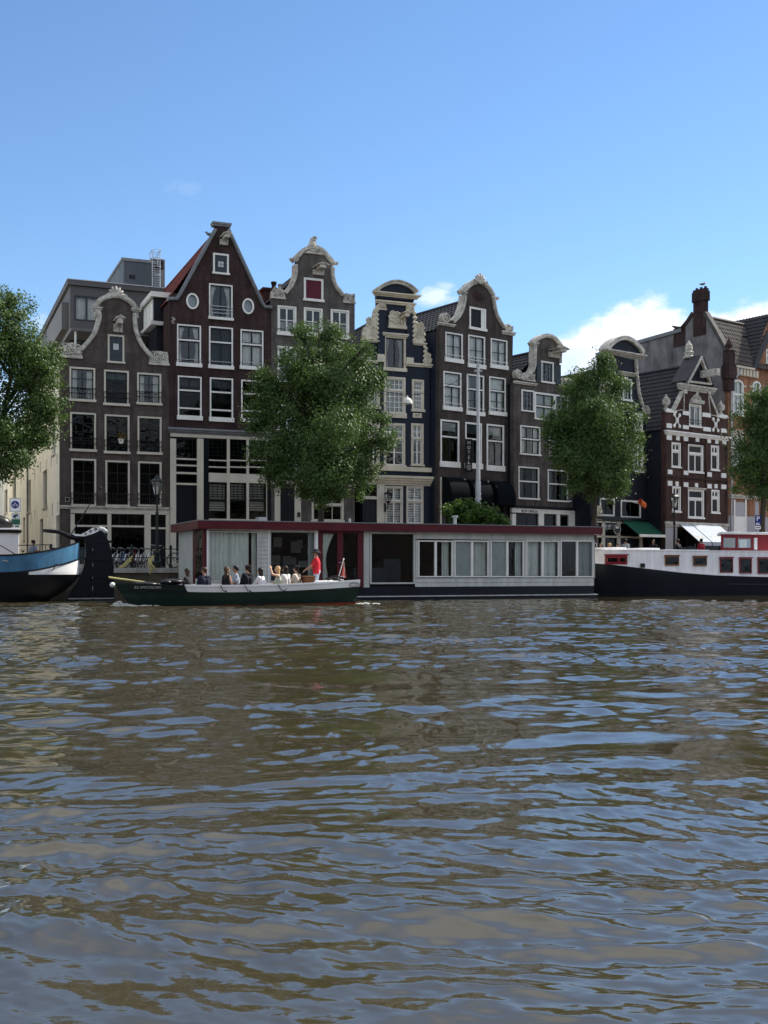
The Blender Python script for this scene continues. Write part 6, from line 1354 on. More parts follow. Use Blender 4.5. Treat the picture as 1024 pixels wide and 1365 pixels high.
q = MB(); P = [(57.5, 707.3), (68, 708), (78, 709), (86, 712), (94, 716), (104, 717), (114, 715.5), (126, 714), (137, 711)]; q.tube([(ru(a), .0, rz(a, b)) for a, b in P], [.07, .08, .085, .09, .11, .12, .12, .12, .10], 10); til = q.build('tiller', M['hull_black'], bg, True)
q = MB(); P = [(96, 711.5), (108, 712.5), (116, 708.5), (124, 703.5), (131, 703), (131.5, 708), (124, 711.5), (112, 715), (100, 714.5)]; q.prism([(ru(a), rz(a, b)) for a, b in P], -.13, .13); hd = q.build('rudder_head', M['hull_white'], bg)
q = MB()
for c_, r in (((127, 706.2), .07), ((120, 708.5), .06), ((113.5, 712), .05)): c = (ru(c_[0]), rz(*c_)); spiral(q, c, r, -.145, -.128, w=.35)
q.build('head_carving', M['hull_black'], hd)
q = MB(); 
for c_ in ((134, 705), (137.5, 706), (140, 708)): q.ell((ru(c_[0]), -.05, rz(*c_)), (.10, .1, .10), 8, 6)
q.build('rope_coil', M['curtain_grey'], bg)
q = MB(); x0, x1 = -2.0, fl.shift(1.0).u(25.5)-(uS-LLb); zc = rz(20, 711); q.box(x0, x1, -.95, .95, sheerL(.8)-.36, zc); cab = q.build('cabin', M['hull_white'], bg, bevel=.03)
q = MB(); q.box(x0-.1, x1+.1, -1.05, 1.05, zc, zc+.1); q.build('cabin_roof', M['hull_black'], bg, bevel=.02); q = MB(); q.box(x0-.13, x1+.02, -1.1, 1.1, zc+.102, zc+.17); q.build('roof_edge', M['hull_white'], bg, bevel=.02)
q = MB(); q.box(x1-2.2, x1-.9, -.975, -.955, zc-.6, zc-.2); q.build('window', M['black'], cab)
q = MB(); P = [(-60, 690), (-20, 694), (4, 698), (16, 700.5)]; q.tube([(ru(a), 0, rz(a, b)) for a, b in P], [.42, .38, .3, .16], 12); q.build('furled_sail', M['black'], bg, True)
q = MB(); zr = sheerL(.8); xr = fl.u(20)-(uS-LLb)
q.tube([(xr-3, -1.6, zr-.1), (xr-3, -1.6, zr+.38), (xr-.5, -1.6, zr+.38), (xr+.1, -1.6, zr+.0)], .022, 6); q.tube([(xr-1.7, -1.6, zr-.1), (xr-1.7, -1.6, zr+.38)], .02, 6)
for px_ in (39, 47, 55, 63, 71): x = fl.u(px_)-(uS-LLb); q.tube([(x, -1.2, zr-.2), (x, -1.2, zr+.42)], .016, 6)
q.tube([(fl.u(26)-(uS-LLb), -1.2, zr+.40), (fl.u(72)-(uS-LLb), -1.2, zr+.44)], .02, 6); q.build('guard_rail', M['hull_navy'], bg)
q = MB(); q.tube([(ru(93), .1, rz(93, 716)), (ru(134), .1, rz(134, 650))], [.03, .012], 6); a, b = Vector((ru(93), .1, rz(93, 716))), Vector((ru(134), .1, rz(134, 650)))
q.ell(b, .06); q.ell(a.lerp(b, .52), .04); q.build('ensign_staff', M['hull_black'], bg)

# ---- long white and navy ship on the right
FW = F(800, 1.25*FPX/35.5, 21.0, 0.0)
uW = FW.u(796); LW = 22.0; TW = 2.1
o = FW.o+Vector((FW.c, FW.s))*uW+Vector((-FW.s, FW.c))*TW
sh = empty('white_barge_ship', (o.x, o.y, 0), R(21.0), 'long navy hulled barge with a white upper works and dark red wheelhouse', 'ship')
f = FW; zs = lambda px, py: f.z(px, py); U = lambda px: f.u(px)-uW
prof = [(796, 749), (820, 751.5), (850, 756), (880, 759.5), (910, 763), (950, 766), (990, 767.5), (1030, 768.5), (1200, 770)]
xs_ = [U(a) for a, b in prof]; zs_ = [f.z(a, b) for a, b in prof]
sheerW = lambda t: float(np.interp(t*LW, xs_, zs_))
def hbW(t, z):
    t = max(0.0, min(1.0, t)); b = max(0, 1-(1-min(t, .16)/.16)**2.6)**.5; ft = 1 if t < .85 else max(0, 1-((t-.85)/.15)**3)**.5
    return max(.03, TW*b*ft*(.86+.14*max(0, min(1, (z+.3)/1.4))))
hW = Hull(LW, lambda z: .06+.25*max(0, (1.5-z)/1.5), lambda z: LW, hbW)
hW.band(lambda t: -.5, lambda t: .12, M['hull_black'], 'bottom', sh, 3); hW.band(lambda t: .12, lambda t: sheerW(t)-.02, M['hull_navy'], 'hull', sh, 8)
hW.rail(lambda t: sheerW(t)-.0, .08, .06, M['ship_white'], 'sheer_strake', sh, .0, 1, off=.03); hW.rail(lambda t: sheerW(t)*.55+.02, .03, .07, M['hull_navy'], 'rubbing_strake', sh, .33, 1, off=.05)
ztop = lambda t: f.z(800, 733.5)+(-.02)*t
hWi = Hull(LW, lambda z: .2, lambda z: LW-.4, lambda t, z: max(.03, hbW(min(1, t*.99+.004), z)-.03-.04*max(0, z-sheerW(t))))
hWi.band(lambda t: sheerW(t)+.01, ztop, M['ship_white'], 'upper_works', sh, 6); hWi.deck(lambda t: ztop(t)-.02, M['ship_white'], 'coach_roof', sh, .003, 1, .0)
hWi.rail(lambda t: ztop(t)+.02, .1, .05, M['ship_white'], 'roof_edge', sh, .0, 1, off=.03)
def swin(l, r, t, b, m, fw=.07):
    w = swin_(l, r, t, b, m, fw)
    for o in [w]+kids(w):                               # the window follows the curve of the side
        for vt in o.data.vertices: vt.co.y += -hWi.hb(vt.co.x/LW, (f.z((l+r)/2, t)+f.z((l+r)/2, b))/2)+hWi.hb((U(l)+U(r))/2/LW, (f.z((l+r)/2, t)+f.z((l+r)/2, b))/2)
def swin_(l, r, t, b, m, fw=.07):
    q = MB(); a, c = U(l), U(r); tt = (a+c)/2/LW; z1, z0 = f.z((l+r)/2, t), f.z((l+r)/2, b); y = -hWi.hb(tt, (z0+z1)/2); p0, p1 = -hWi.hb(a/LW, (z0+z1)/2), -hWi.hb(c/LW, (z0+z1)/2)
    q.ribbon([(a+fw/2, z0+fw/2), (c-fw/2, z0+fw/2), (c-fw/2, z1-fw/2), (a+fw/2, z1-fw/2)], fw, y-.06, y+.03, closed=True); q.box(a-.02, c+.02, y-.1, y-.02, z1, z1+.05)
    w = q.build('window', M[m], sh); g = MB(); g.box(a+fw, c-fw, y-.03, y-.015, z0+fw, z1-fw); g.build('pane', M['glass_dark'], w); g = MB(); g.box(a+fw, c-fw, y-.012, y-.005, z0+fw, z1-fw); g.build('curtain', M['curtain_grey'] if m == 'ship_red' and l < 830 else M['interior'], w)
    if l < 830: g = MB(); x = (a+c)/2+.08; g.box(x-.05, x+.05, y-.055, y-.03, z0+fw, z1-fw); g.build('mullion', M[m], w)
    return w
swin(815, 839.6, 740, 752.5, 'ship_red', .13)
for l, r, t, b in ((886.5, 905.8, 741, 754), (924.3, 943, 742, 754.5)): swin(l, r, t, b, 'wicker')
for l, r, t, b in ((960, 977.5, 743.5, 763.5), (986, 1002.4, 744, 764.5), (1010.5, 1026, 744, 765)): swin(l, r, t, b, 'ship_red', .06)
q = MB(); q.box(U(853.5), U(859), -TW-.09, -TW+.02, f.z(856, 756.5), f.z(856, 751)); q.build('air_vent', M['black'], sh, bevel=.02)
zl, zh = f.z(990, 729.5), f.z(990, 716.5); zw0, zw1 = ztop(.5), f.z(990, 711.7); x0, x1 = U(976), U(1040); yw = -1.3
fp = f.shift(TW-.45); xp = fp.u(962.3)-uW
PL = [(x0, yw), (x1, yw), (x1, 1.3), (xp+1.35, 1.3), (xp, -.45)]
def wall_(i, za, zb_, par=None, t0=0.0, t1=1.0, name='wheelhouse_panel', m='ship_red', th=.07):
    a, b = Vector(PL[i]), Vector(PL[(i+1) % 5]); p, q_ = a.lerp(b, t0), a.lerp(b, t1); k = MB(); k.slab([(p.x, p.y, za), (q_.x, q_.y, za), (q_.x, q_.y, zb_), (p.x, p.y, zb_)], th); return k.build(name, M[m], par or sh)
q = MB(); n = 5; PO = [(x0-.15, yw-.2), (x1+.2, yw-.2), (x1+.2, 1.5), (xp+1.2, 1.5), (xp-.22, -.5)]; z0_, z1_ = f.z(990, 711.5), f.z(990, 708.3)
q.add([(x, y, z0_) for x, y in PO]+[(x, y, z1_) for x, y in PO], [tuple(range(4, -1, -1)), tuple(range(5, 10))]+[(i, (i+1) % 5, 5+(i+1) % 5, 5+i) for i in range(5)]); q.build('wheelhouse_roof', M['ship_white'], sh, bevel=.03)
q = MB()
def fr(t0, t1, za, zb_, i):
    a, b = Vector(PL[i]), Vector(PL[(i+1) % 5]); p, q_ = a.lerp(b, t0), a.lerp(b, t1); q.slab([(p.x, p.y, za), (q_.x, q_.y, za), (q_.x, q_.y, zb_), (p.x, p.y, zb_)], .07)
T_ = lambda px_: (U(px_)-x0)/(x1-x0)
fr(0, 1, zw0, zl, 0); fr(0, 1, zh, zw1, 0); fr(0, 1, zw0, zl, 4); fr(0, 1, zh, zw1, 4); fr(0, .2, zl, zh, 4); fr(.82, 1, zl, zh, 4)
for i in (1, 2, 3): fr(0, 1, zw0, zl, i); fr(0, 1, zh, zw1, i); fr(0, .1, zl, zh, i); fr(.9, 1, zl, zh, i)
last = 976
for a, b in ((978, 995), (998, 1015.8), (1019, 1024)): fr(T_(last), T_(a), zl, zh, 0); last = b
fr(T_(last), 1, zl, zh, 0); wh = q.build('wheelhouse', M['ship_red'], sh)
for i, ta, tb in ((0, T_(978), T_(995)), (0, T_(998), T_(1015.8)), (4, .2, .82)): wall_(i, zl, zh, wh, ta, tb, 'wheelhouse_window', 'glass_boat', .01)
q = MB(); q.box(xp+1.2, x1-.1, .9, .95, zw0, zw1-.1); q.build('wheelhouse_lining', M['curtain_grey'], wh)
q = MB(); q.box(U(1019), U(1023), yw-.05, yw+.05, zl-.1, zh+.02); q.build('wheelhouse_door', M['hull_white'], wh)
q = MB()
for a, b, hh_ in ((801, 822, .10), (828, 848, .14), (868, 893, .12), (900, 960, .05)): q.box(U(a), U(b), -1.3, .9, ztop(.2)+.03, ztop(.2)+.03+hh_)
q.build('roof_hatch', M['ship_white'], sh, bevel=.03)
q = MB(); q.tube([(U(797), -.6, f.z(797, 757)), (U(797)-.3, -.2, f.z(797, 752)), (U(800), -.4, f.z(800, 737)), (U(803), -.9, f.z(803, 732))], .025, 6); q.ell((U(798), -1.0, f.z(798, 752)), (.12, .1, .08)); q.tube([(U(799), -.9, ztop(0)), (U(799), -.9, ztop(0)+.35), (U(806), -1.4, ztop(0)+.35), (U(806), -1.4, ztop(0))], .02, 6); q.build('bow_gear', M['metal'], sh)
# ================================================================ people
def cap(q, a, b, ra, rb, n=10):
    a, b = Vector(a), Vector(b); q.ell(a, ra, n, 6); q.ell(b, rb, n, 6)
    if (b-a).length > 1e-4: q.tube([a, b], [ra, rb], n)
def remesh(q, name, m, parent, vox):
    me = bpy.data.meshes.new(name); me.from_pydata(q.v, [], q.f); me.update(); t = bpy.data.objects.new(name, me); col.objects.link(t)
    r = t.modifiers.new('r', 'REMESH'); r.mode = 'VOXEL'; r.voxel_size = vox
    s = t.modifiers.new('s', 'SMOOTH'); s.factor = .5; s.iterations = 2
    bpy.context.view_layer.update(); me2 = bpy.data.meshes.new_from_object(t.evaluated_get(bpy.context.evaluated_depsgraph_get())); bpy.data.objects.remove(t)
    me2.materials.clear(); me2.materials.append(m); me2.shade_smooth(); o = bpy.data.objects.new(name, me2); col.objects.link(o); o.parent = parent; return o
CL = {}
def cloth(name, c): 
    if name not in CL: CL[name] = mat(name, c, .85, .12, 6)
    return CL[name]
SK = [mat('light skin', (.52, .30, .21), .5, .06), mat('tan skin', (.40, .22, .14), .5, .06)]
HR = {'dark': mat('dark brown hair', (.018, .012, .009), .5, .3, 30, (1, 1, .2)), 'black': mat('black hair', (.008, .007, .007), .45, .3, 30, (1, 1, .2)), 'brown': mat('brown hair', (.07, .038, .02), .5, .3, 30, (1, 1, .2)), 'blonde': mat('blonde hair', (.50, .33, .15), .5, .25, 30, (1, 1, .2))}
EYE_M = mat('dark eye', (.02, .015, .012), .2, 0); LIP = mat('lip', (.35, .12, .10), .5, 0)
def hand(q, w, d, side, curl=.4):
    w = Vector(w); d = Vector(d).normalized(); up = Vector((0, 0, 1)) if abs(d.z) < .8 else Vector((0, 1, 0)); s_ = d.cross(up).normalized(); n = s_.cross(d).normalized()
    pc = w+d*.045
    for k in range(4): cap(q, w+s_*(-.022+.015*k), w+d*.085+s_*(-.03+.02*k), .014, .013, 8)
    for k in range(4):
        L_ = (.066, .078, .074, .056)[k]; b = w+d*.088+s_*(-.033+.022*k); m_ = b+d*L_*.55-n*L_*.2*curl; cap(q, b, m_, .0105, .0095, 8); cap(q, m_, m_+d*L_*.4-n*L_*.5*curl, .0095, .008, 8)
    tb = w+d*.02+s_*.03*side; tm = tb+d*.035+s_*.03*side; cap(q, tb, tm, .013, .011, 8); cap(q, tm, tm+d*.03-n*.008, .011, .009, 8)
def person(label, loc, rz, top, hair=('dark', 'short'), seated=True, arms=None, legs=None, skin=0, sleeve='short', bottom=(.03, .04, .07), hat=None, lean=0.0, turn=0.0, fat=1.0, woman=False, vox=.014, group=None, tilt=0):
    ar = empty('person', loc, rz, label, 'person', group); q = MB(); sh = MB(); tr = MB(); SW = .165 if woman else .19; H = .10 if seated else .92; S = H+.46; ly = lean
    pel = Vector((0, 0, H)); che = Vector((0, ly*.7, H+.32)); nk = Vector((0, ly, S+.06)); hd = Vector((0, ly+.03, S+.235))
    shp = {k: Vector((k*SW, ly, S)) for k in (-1, 1)}
    for Q, e in ((q, 0), (sh, .014)):
        for k in (-1, 1): cap(Q, pel+Vector((k*.08, 0, -.01)), che+Vector((k*.07, .0, 0)), .115*fat+e, .115*fat+e); cap(Q, che+Vector((k*.07, 0, 0)), shp[k]+Vector((-k*.05, 0, -.03)), .105*fat+e, .07+e); cap(Q, shp[k]+Vector((-k*.03, 0, -.01)), nk+Vector((0, 0, -.05)), .062+e, .05+e)
    cap(q, nk+Vector((0, 0, -.05)), hd+Vector((0, -.015, -.05)), .05, .052)
    Rt = Matrix.Rotation(turn, 3, 'Z') @ Matrix.Rotation(tilt, 3, 'X'); tp = lambda x, y, z: hd+Rt @ Vector((x, y, z))
    q.ell(hd, (.074, .094, .112), 14, 10, Rt); q.ell(tp(0, .03, -.06), (.052, .055, .062), 12, 8, Rt); cap(q, tp(0, .088, .012), tp(0, .108, -.018), .011, .016, 8)
    for k in (-1, 1): q.ell(tp(k*.076, -.005, -.005), (.012, .024, .032), 8, 6, Rt); q.ell(tp(k*.03, .082, -.03), (.022, .016, .02), 8, 6, Rt)
    A = arms or {}
    for k in (-1, 1):
        e_, w_ = A.get(k, ((k*(SW+.05), ly+.06, S-.27), (k*.13, ly+.27, S-.36))); e_, w_ = Vector(e_), Vector(w_)
        cap(q, shp[k], e_, .05, .04); cap(q, e_, w_, .04, .028); hand(q, w_, (w_-e_), -k, .6)
        m_ = shp[k].lerp(e_, .75 if sleeve == 'short' else 1.0)
        if sleeve != 'none': cap(sh, shp[k], m_, .066, .058)
        if sleeve == 'long': cap(sh, e_, e_.lerp(w_, .9), .055, .042)
    for k in (-1, 1):
        if seated: hip, kn, an = Vector((k*.09, .02, H-.01)), Vector((k*.12, .46, H+.06)), Vector((k*.12, .58, H-.33))
        else: hip, kn, an = Vector((k*.09, 0, H-.04)), Vector((k*.10, .03, .5)), Vector((k*.11, -.02, .09))
        if legs: kn, an = Vector(legs[k][0]), Vector(legs[k][1])
        cap(q, hip, kn, .085, .055); cap(q, kn, an, .055, .036); cap(tr, hip, kn, .102, .072); cap(tr, kn, kn.lerp(an, .92), .072, .055)
        cap(q, an+Vector((0, -.03, -.03)), an+Vector((0, .14, -.055)), .035, .03)
    cap(tr, pel+Vector((-.07, 0, 0)), pel+Vector((.07, 0, 0)), .132*fat, .132*fat)
    b = remesh(q, 'body', SK[skin], ar, vox); remesh(sh, 'shirt', top, ar, .018); remesh(tr, 'trousers', cloth('dark trousers' if bottom == (.03, .04, .07) else 'pale jeans', bottom), ar, .022)
    e = MB()
    for k in (-1, 1): q2 = MB(); q2.ell(tp(k*.031, .084, .006), (.014, .008, .009), 8, 6); q2.build('eye', EYE_M, ar, True)
    q2 = MB(); q2.ell(tp(0, .084, -.055), (.024, .01, .008), 8, 6); q2.build('mouth', LIP, ar, True)
    h = MB(); kind = hair[1]
    h.ell(tp(0, -.018, .028), (.088, .104, .106), 14, 10, Rt)
    for k in (-1, 1): cap(h, tp(k*.062, -.03, .04), tp(k*.07, -.035, -.03), .034, .026)
    if kind == 'short': cap(h, tp(0, -.07, .0), tp(0, -.075, -.06), .055, .035); cap(h, tp(-.04, .06, .09), tp(.04, .06, .09), .03, .03)
    if kind in ('bob', 'long'):
        dz = .17 if kind == 'bob' else .33
        for k in (-1, -.4, .4, 1): cap(h, tp(k*.062, -.055+.02*abs(k), .02), tp(k*.085, -.07+.02*abs(k), -dz), .05, .035)
    if kind == 'bun': cap(h, tp(0, -.06, .0), tp(0, -.07, -.07), .055, .04); h.ell(tp(0, -.12, .075), .048); cap(h, tp(.02, -.08, -.05), tp(.05, -.11, -.2), .03, .014)
    remesh(h, 'hair', HR[hair[0]], ar, .014)
    if hat:
        q2 = MB(); q2.ell(tp(0, -.012, .06), (.098, .114, .088), 14, 8, Rt)
        rows = []
        for j, rr in ((0, .095), (1, .15), (2, .165)): rows.append([tp(rr*math.cos(a), -.012+rr*1.12*math.sin(a), .055-.02*j-.012*abs(math.sin(a))) for a in np.linspace(0, 2*math.pi, 25)])
        q2.grid(rows); q2.grid([[p+Vector((0, 0, -.008)) for p in r] for r in rows], True); q2.build('hat', hat, ar, True)
    return ar
BM = boat.matrix_basis.copy()
def onboat(px, y, z=.5):
    g = FB.shift(TB+y); return BM @ Vector((g.u(px)-uB, y, z))
rzb = R(19)
person('passenger at the bow end with dark hair and dark clothes, lowest in the boat', onboat(250, .5, .40), rzb+R(60), cloth('charcoal cotton', (.03, .03, .035)), ('dark', 'bob'), sleeve='long')
person('second passenger from the bow, short dark hair and dark navy jacket, back turned', onboat(272.7, .3, .44), rzb+R(20), cloth('navy jacket cloth', (.02, .025, .045)), ('brown', 'short'), sleeve='long', turn=R(30))
person('woman with long brown hair and a dark top, turned to the man beside her', onboat(302, -.45, .46), rzb+R(-60), cloth('black cotton', (.012, .012, .014)), ('brown', 'long'), woman=True, sleeve='none', turn=R(-30))
person('dark haired man in a pale blue shirt facing left towards the long haired woman', onboat(315, .45, .50), rzb+R(80), cloth('pale blue shirt cloth', (.35, .40, .48)), ('black', 'short'), skin=1)
person('passenger with hair tied up in a black jacket, seen from behind', onboat(329.5, -.3, .52), rzb+R(30), cloth('black jacket cloth', (.012, .013, .02)), ('dark', 'bun'), sleeve='long', lean=-.03)
person('woman with a dark bob in a loose white blouse, leaning forward', onboat(351, -.5, .42), rzb+R(50), cloth('white blouse cotton', (.72, .70, .74)), ('black', 'bob'), woman=True, sleeve='long', lean=.1, arms={1: ((.25, .18, .32), (.2, .4, .2)), -1: ((-.2, .22, .34), (-.1, .45, .22))})
person('blonde woman in a green and white top, raising one hand to her forehead', onboat(371, -.4, .48), rzb+R(75), cloth('pale green cotton', (.42, .46, .36)), ('blonde', 'long'), woman=True, sleeve='none', arms={-1: ((-.30, .20, .62), (-.10, .27, .84)), 1: ((.22, .1, .3), (.14, .33, .22))})
person('dark haired woman in a white top, half hidden behind the blonde woman', onboat(381, .1, .49), rzb+R(35), cloth('white tee cotton', (.68, .66, .66)), ('dark', 'bob'), woman=True)
person('woman with a dark bun in a cream top, nearest the skipper', onboat(395.5, -.35, .50), rzb+R(40), cloth('cream top cotton', (.58, .50, .40)), ('dark', 'bun'), woman=True)
person('skipper standing at the stern in red polo shirt, pale jeans and dark sun hat', onboat(422, .05, .28), rzb+R(62), cloth('bright red polo cotton', (.50, .022, .035)), ('dark', 'short'), seated=False, skin=1, bottom=(.28, .34, .42), hat=cloth('charcoal hat cloth', (.035, .037, .042)),
       arms={-1: ((-.25, .14, 1.14), (-.2, .36, .99)), 1: ((.26, .12, 1.12), (.14, .40, 1.0))}, fat=1.08, vox=.012)
def street(px, D, z=ZS): p = W(px, 757, D); p.z = z; return p
def chair(loc, rz, label, group='terrace chairs'):
    ar = empty('terrace_chair', loc, rz, label, 'chair', group); q = MB(); q.box(-.22, .22, -.22, .22, .43, .46); q.build('seat', M['wicker'], ar); q = MB(); q.box(-.21, .21, -.24, -.21, .5, .86); q.build('backrest', M['wicker'], ar)
    for x in (-.2, .2):
        for y in (-.2, .2): q = MB(); q.tube([(x, y, 0), (x, y, .43)], .015, 6); q.build('leg', M['black'], ar)
    return ar
p = street(45, 55); chair(p, R(70), 'terrace chair under the person at the foot of the cream wall')
person('dark haired person in a grey blue shirt sitting by the cream wall', p+Vector((0, 0, .46)), R(70), cloth('grey blue shirt cloth', (.22, .25, .32)), ('black', 'short'))
t = empty('terrace_table', street(60, 55.3), 0, 'small round terrace table beside the seated person at the cream wall', 'table'); q = MB(); q.lathe([(.35, .72), (.35, .75)], n=20); q.build('table_top', M['metal'], t); q = MB(); q.lathe([(.22, 0), (.2, .03), (.03, .05), (.03, .72)], n=12); q.build('pedestal', M['black'], t)
person('person in grey jacket and dark vest, back turned, by the cafe front', street(834, 66), R(10), cloth('grey jacket cloth', (.32, .33, .35)), ('dark', 'short'), seated=False, sleeve='long', fat=1.15)
for px_, D, nm, c, hr in ((801, 61, 'person in a pale pink top, leftmost on the cafe terrace behind the ship', (.5, .36, .36), ('brown', 'bob')), (813, 61.5, 'person in a white shirt sitting between the two others on the cafe terrace', (.6, .6, .6), ('blonde', 'short')), (823, 62, 'person in a dark top, rightmost of the three sitting on the cafe terrace', (.05, .05, .06), ('dark', 'short'))):
    p = street(px_, D); chair(p, R(160 if px_ != 813 else 60), 'terrace chair under the '+nm.split(',')[0].replace(' sitting between the two others on the cafe terrace', '')); person(nm, p+Vector((0, 0, .46)), R(160 if px_ != 813 else 60), cloth('terrace top %d' % px_, c), hr)
person('person in black clothes standing in front of the stone scroll gateway', street(871, 68), R(150), cloth('black coat cloth', (.012, .012, .015)), ('black', 'bob'), seated=False, sleeve='long', fat=1.2)
person('person in black standing beside the street lamp near the pale awning', street(904, 67), R(40), cloth('black jacket cloth', (.012, .013, .02)), ('dark', 'short'), seated=False, sleeve='long', fat=1.25)
person('dark haired woman in a dark red top in front of the pale awning', street(935, 65.5), R(20), cloth('dark red top cloth', (.25, .015, .03)), ('black', 'bun'), seated=False, woman=True)

# ================================================================ bicycles
def make_bike():
    ar = empty('bicycle', (0, 0, 0)); wr = .335
    for x in (0, 1.08):
        q = MB(); q.tube([(x+wr*math.cos(a), 0, wr+.01+wr*math.sin(a)) for a in np.linspace(0, 2*math.pi, 29)[:-1]], .019, 6, closed=True); w = q.build('wheel', M['tyre'], ar)
        q = MB(); q.tube([(x+(wr-.03)*math.cos(a), 0, wr+.01+(wr-.03)*math.sin(a)) for a in np.linspace(0, 2*math.pi, 29)[:-1]], .009, 6, closed=True); q.tube([(x, -.04, wr+.01), (x, .04, wr+.01)], .022, 8); q.build('rim', M['rim'], w)
        q = MB()
        for k in range(16): a = 2*math.pi*k/16; q.tube([(x, .015*(-1)**k, wr+.01), (x+(wr-.03)*math.cos(a), 0, wr+.01+(wr-.03)*math.sin(a))], .0035, 4)
        q.build('spokes', M['rim'], w)
        q = MB(); q.ribbon([(x+(wr+.035)*math.cos(a), wr+.01+(wr+.035)*math.sin(a)) for a in np.linspace(.3 if x == 0 else -.1, 3.0 if x == 0 else 2.6, 12)], .006, -.03, .03); q.build('mudguard', M['black'], ar)
    q = MB(); bb, st, hd, hb = (.45, 0, .29), (.30, 0, .82), (.90, 0, .84), (.93, 0, .70)
    for a, b, r in ((bb, st, .016), (bb, hb, .018), (st, hd, .015), ((0, .05, .345), bb, .011), ((0, -.05, .345), bb, .011), ((0, .05, .345), (.32, 0, .75), .010), ((0, -.05, .345), (.32, 0, .75), .010), (hd, hb, .018), (hb, (1.08, .05, .345), .012), (hb, (1.08, -.05, .345), .012), (hd, (.87, 0, 1.0), .013)): q.tube([a, b], r, 6)
    q.build('frame', M['bike'], ar)
    q = MB(); q.tube([(.68, -.26, 1.03), (.80, -.25, 1.05), (.87, -.1, 1.02), (.87, .1, 1.02), (.80, .25, 1.05), (.68, .26, 1.03)], .013, 6); q.build('handlebar', M['metal'], ar)
    q = MB(); q.ell((.27, 0, .93), (.14, .09, .04)); q.tube([(.29, 0, .82), (.28, 0, .92)], .014, 6); q.build('saddle', M['leather'], ar)
    q = MB(); q.tube([(.45, -.08, .29), (.45, .08, .29)], .02, 6); q.tube([(.45+.09*math.cos(a), .06, .29+.09*math.sin(a)) for a in np.linspace(0, 6.28, 15)[:-1]], .01, 5, closed=True); q.tube([(.45, .08, .29), (.56, .09, .17)], .012, 5); q.tube([(.45, -.08, .29), (.34, -.09, .41)], .012, 5); q.box(.51, .61, .09, .17, .155, .18); q.box(.29, .39, -.17, -.09, .40, .425); q.build('crank', M['metal'], ar)
    q = MB()
    for y in (-.06, 0, .06): q.tube([(-.2, y, .72), (.24, y, .74)], .007, 5)
    q.tube([(-.15, .05, .72), (0, .06, .35)], .006, 5); q.tube([(-.15, -.05, .72), (0, -.06, .35)], .006, 5); q.build('luggage_rack', M['metal'], ar)
    return ar
M['rim'] = mat('dull steel rim', (.16, .16, .16), .5, .2, metal=.3)
M['bike'] = mat('black bicycle enamel', (.018, .018, .022), .3, .1); M['bike_white'] = mat('white bicycle enamel', (.6, .6, .58), .3, .1); M['bike_blue'] = mat('blue bicycle enamel', (.05, .13, .35), .3, .1); M['bike_red'] = mat('red bicycle enamel', (.25, .03, .03), .3, .1)
proto = make_bike()
def bike(loc, rz, label, m=None, first=False, group='bicycles parked on the quay', lean=.08):
    o = proto if first else copy_tree(proto); o.location = loc; o.rotation_euler = (lean, 0, rz); tag(o, label, 'bicycle', group)
    if m:
        for k in kids(o):
            if k.name.startswith('frame') or k.name.startswith('mudguard'): k.data = k.data.copy(); k.data.materials[0] = M[m]
    return o
def onquay(px, v=.9): g = FQ.shift(v); p = g.o+Vector((g.c, g.s))*g.u(px); return Vector((p.x, p.y, ZS))
bike(onquay(199, 1.0), R(22+62), 'pale rimmed bicycle seen end on behind the quay railing, under the street lamp', 'bike_white', True); bike(onquay(232, .8), R(22), 'black bicycle behind the quay railing at the corner of the houseboat')
SH = ['white bicycle in the row before the shop window, nearest the barge rudder', 'black bicycle with its wheel against the shop window post', 'blue bicycle parked before the shop window of the corner house', 'black bicycle parked behind the blue one at the shop', 'red bicycle parked by the right pane of the shop window', 'black bicycle leaning at the shop front, next to the red one', 'black bicycle at the right end of the row, beside the shop door post']
def onstreet(px, off): g = F1.shift(-off); p = g.o+Vector((g.c, g.s))*g.u(px); return Vector((p.x, p.y, ZS))
for k, (px_, off, a, m) in enumerate(((150, 1.6, 70, 'bike_white'), (157, 2.0, 66, None), (163, 1.5, 75, 'bike_blue'), (168, 2.1, 62, None), (175, 1.5, 70, 'bike_red'), (181, 2.0, 74, None), (188, 1.6, 68, None))): bike(onstreet(px_, off), R(22.4+a), SH[k], m)
SH2 = ['black bicycle leaning on the cream wall left of the terrace table', 'white bicycle against the cream wall, by the seated person', 'black bicycle against the cream wall near the dark doorway']
for k, (px_, off, a, m) in enumerate(((30, -3.5, 95, None), (68, .6, 80, 'bike_white'), (77, 1.0, 85, None))): bike(onstreet(px_, off), R(22.4+a), SH2[k], m)
SH3 = ['dark bicycle on the cafe terrace, left of the seated people', 'dark bicycle before the red brick house, behind the ship roof']
for k, (px_, D) in enumerate(((790, 64), (890, 65))): bike(street(px_, D), R(30+40*k), SH3[k])

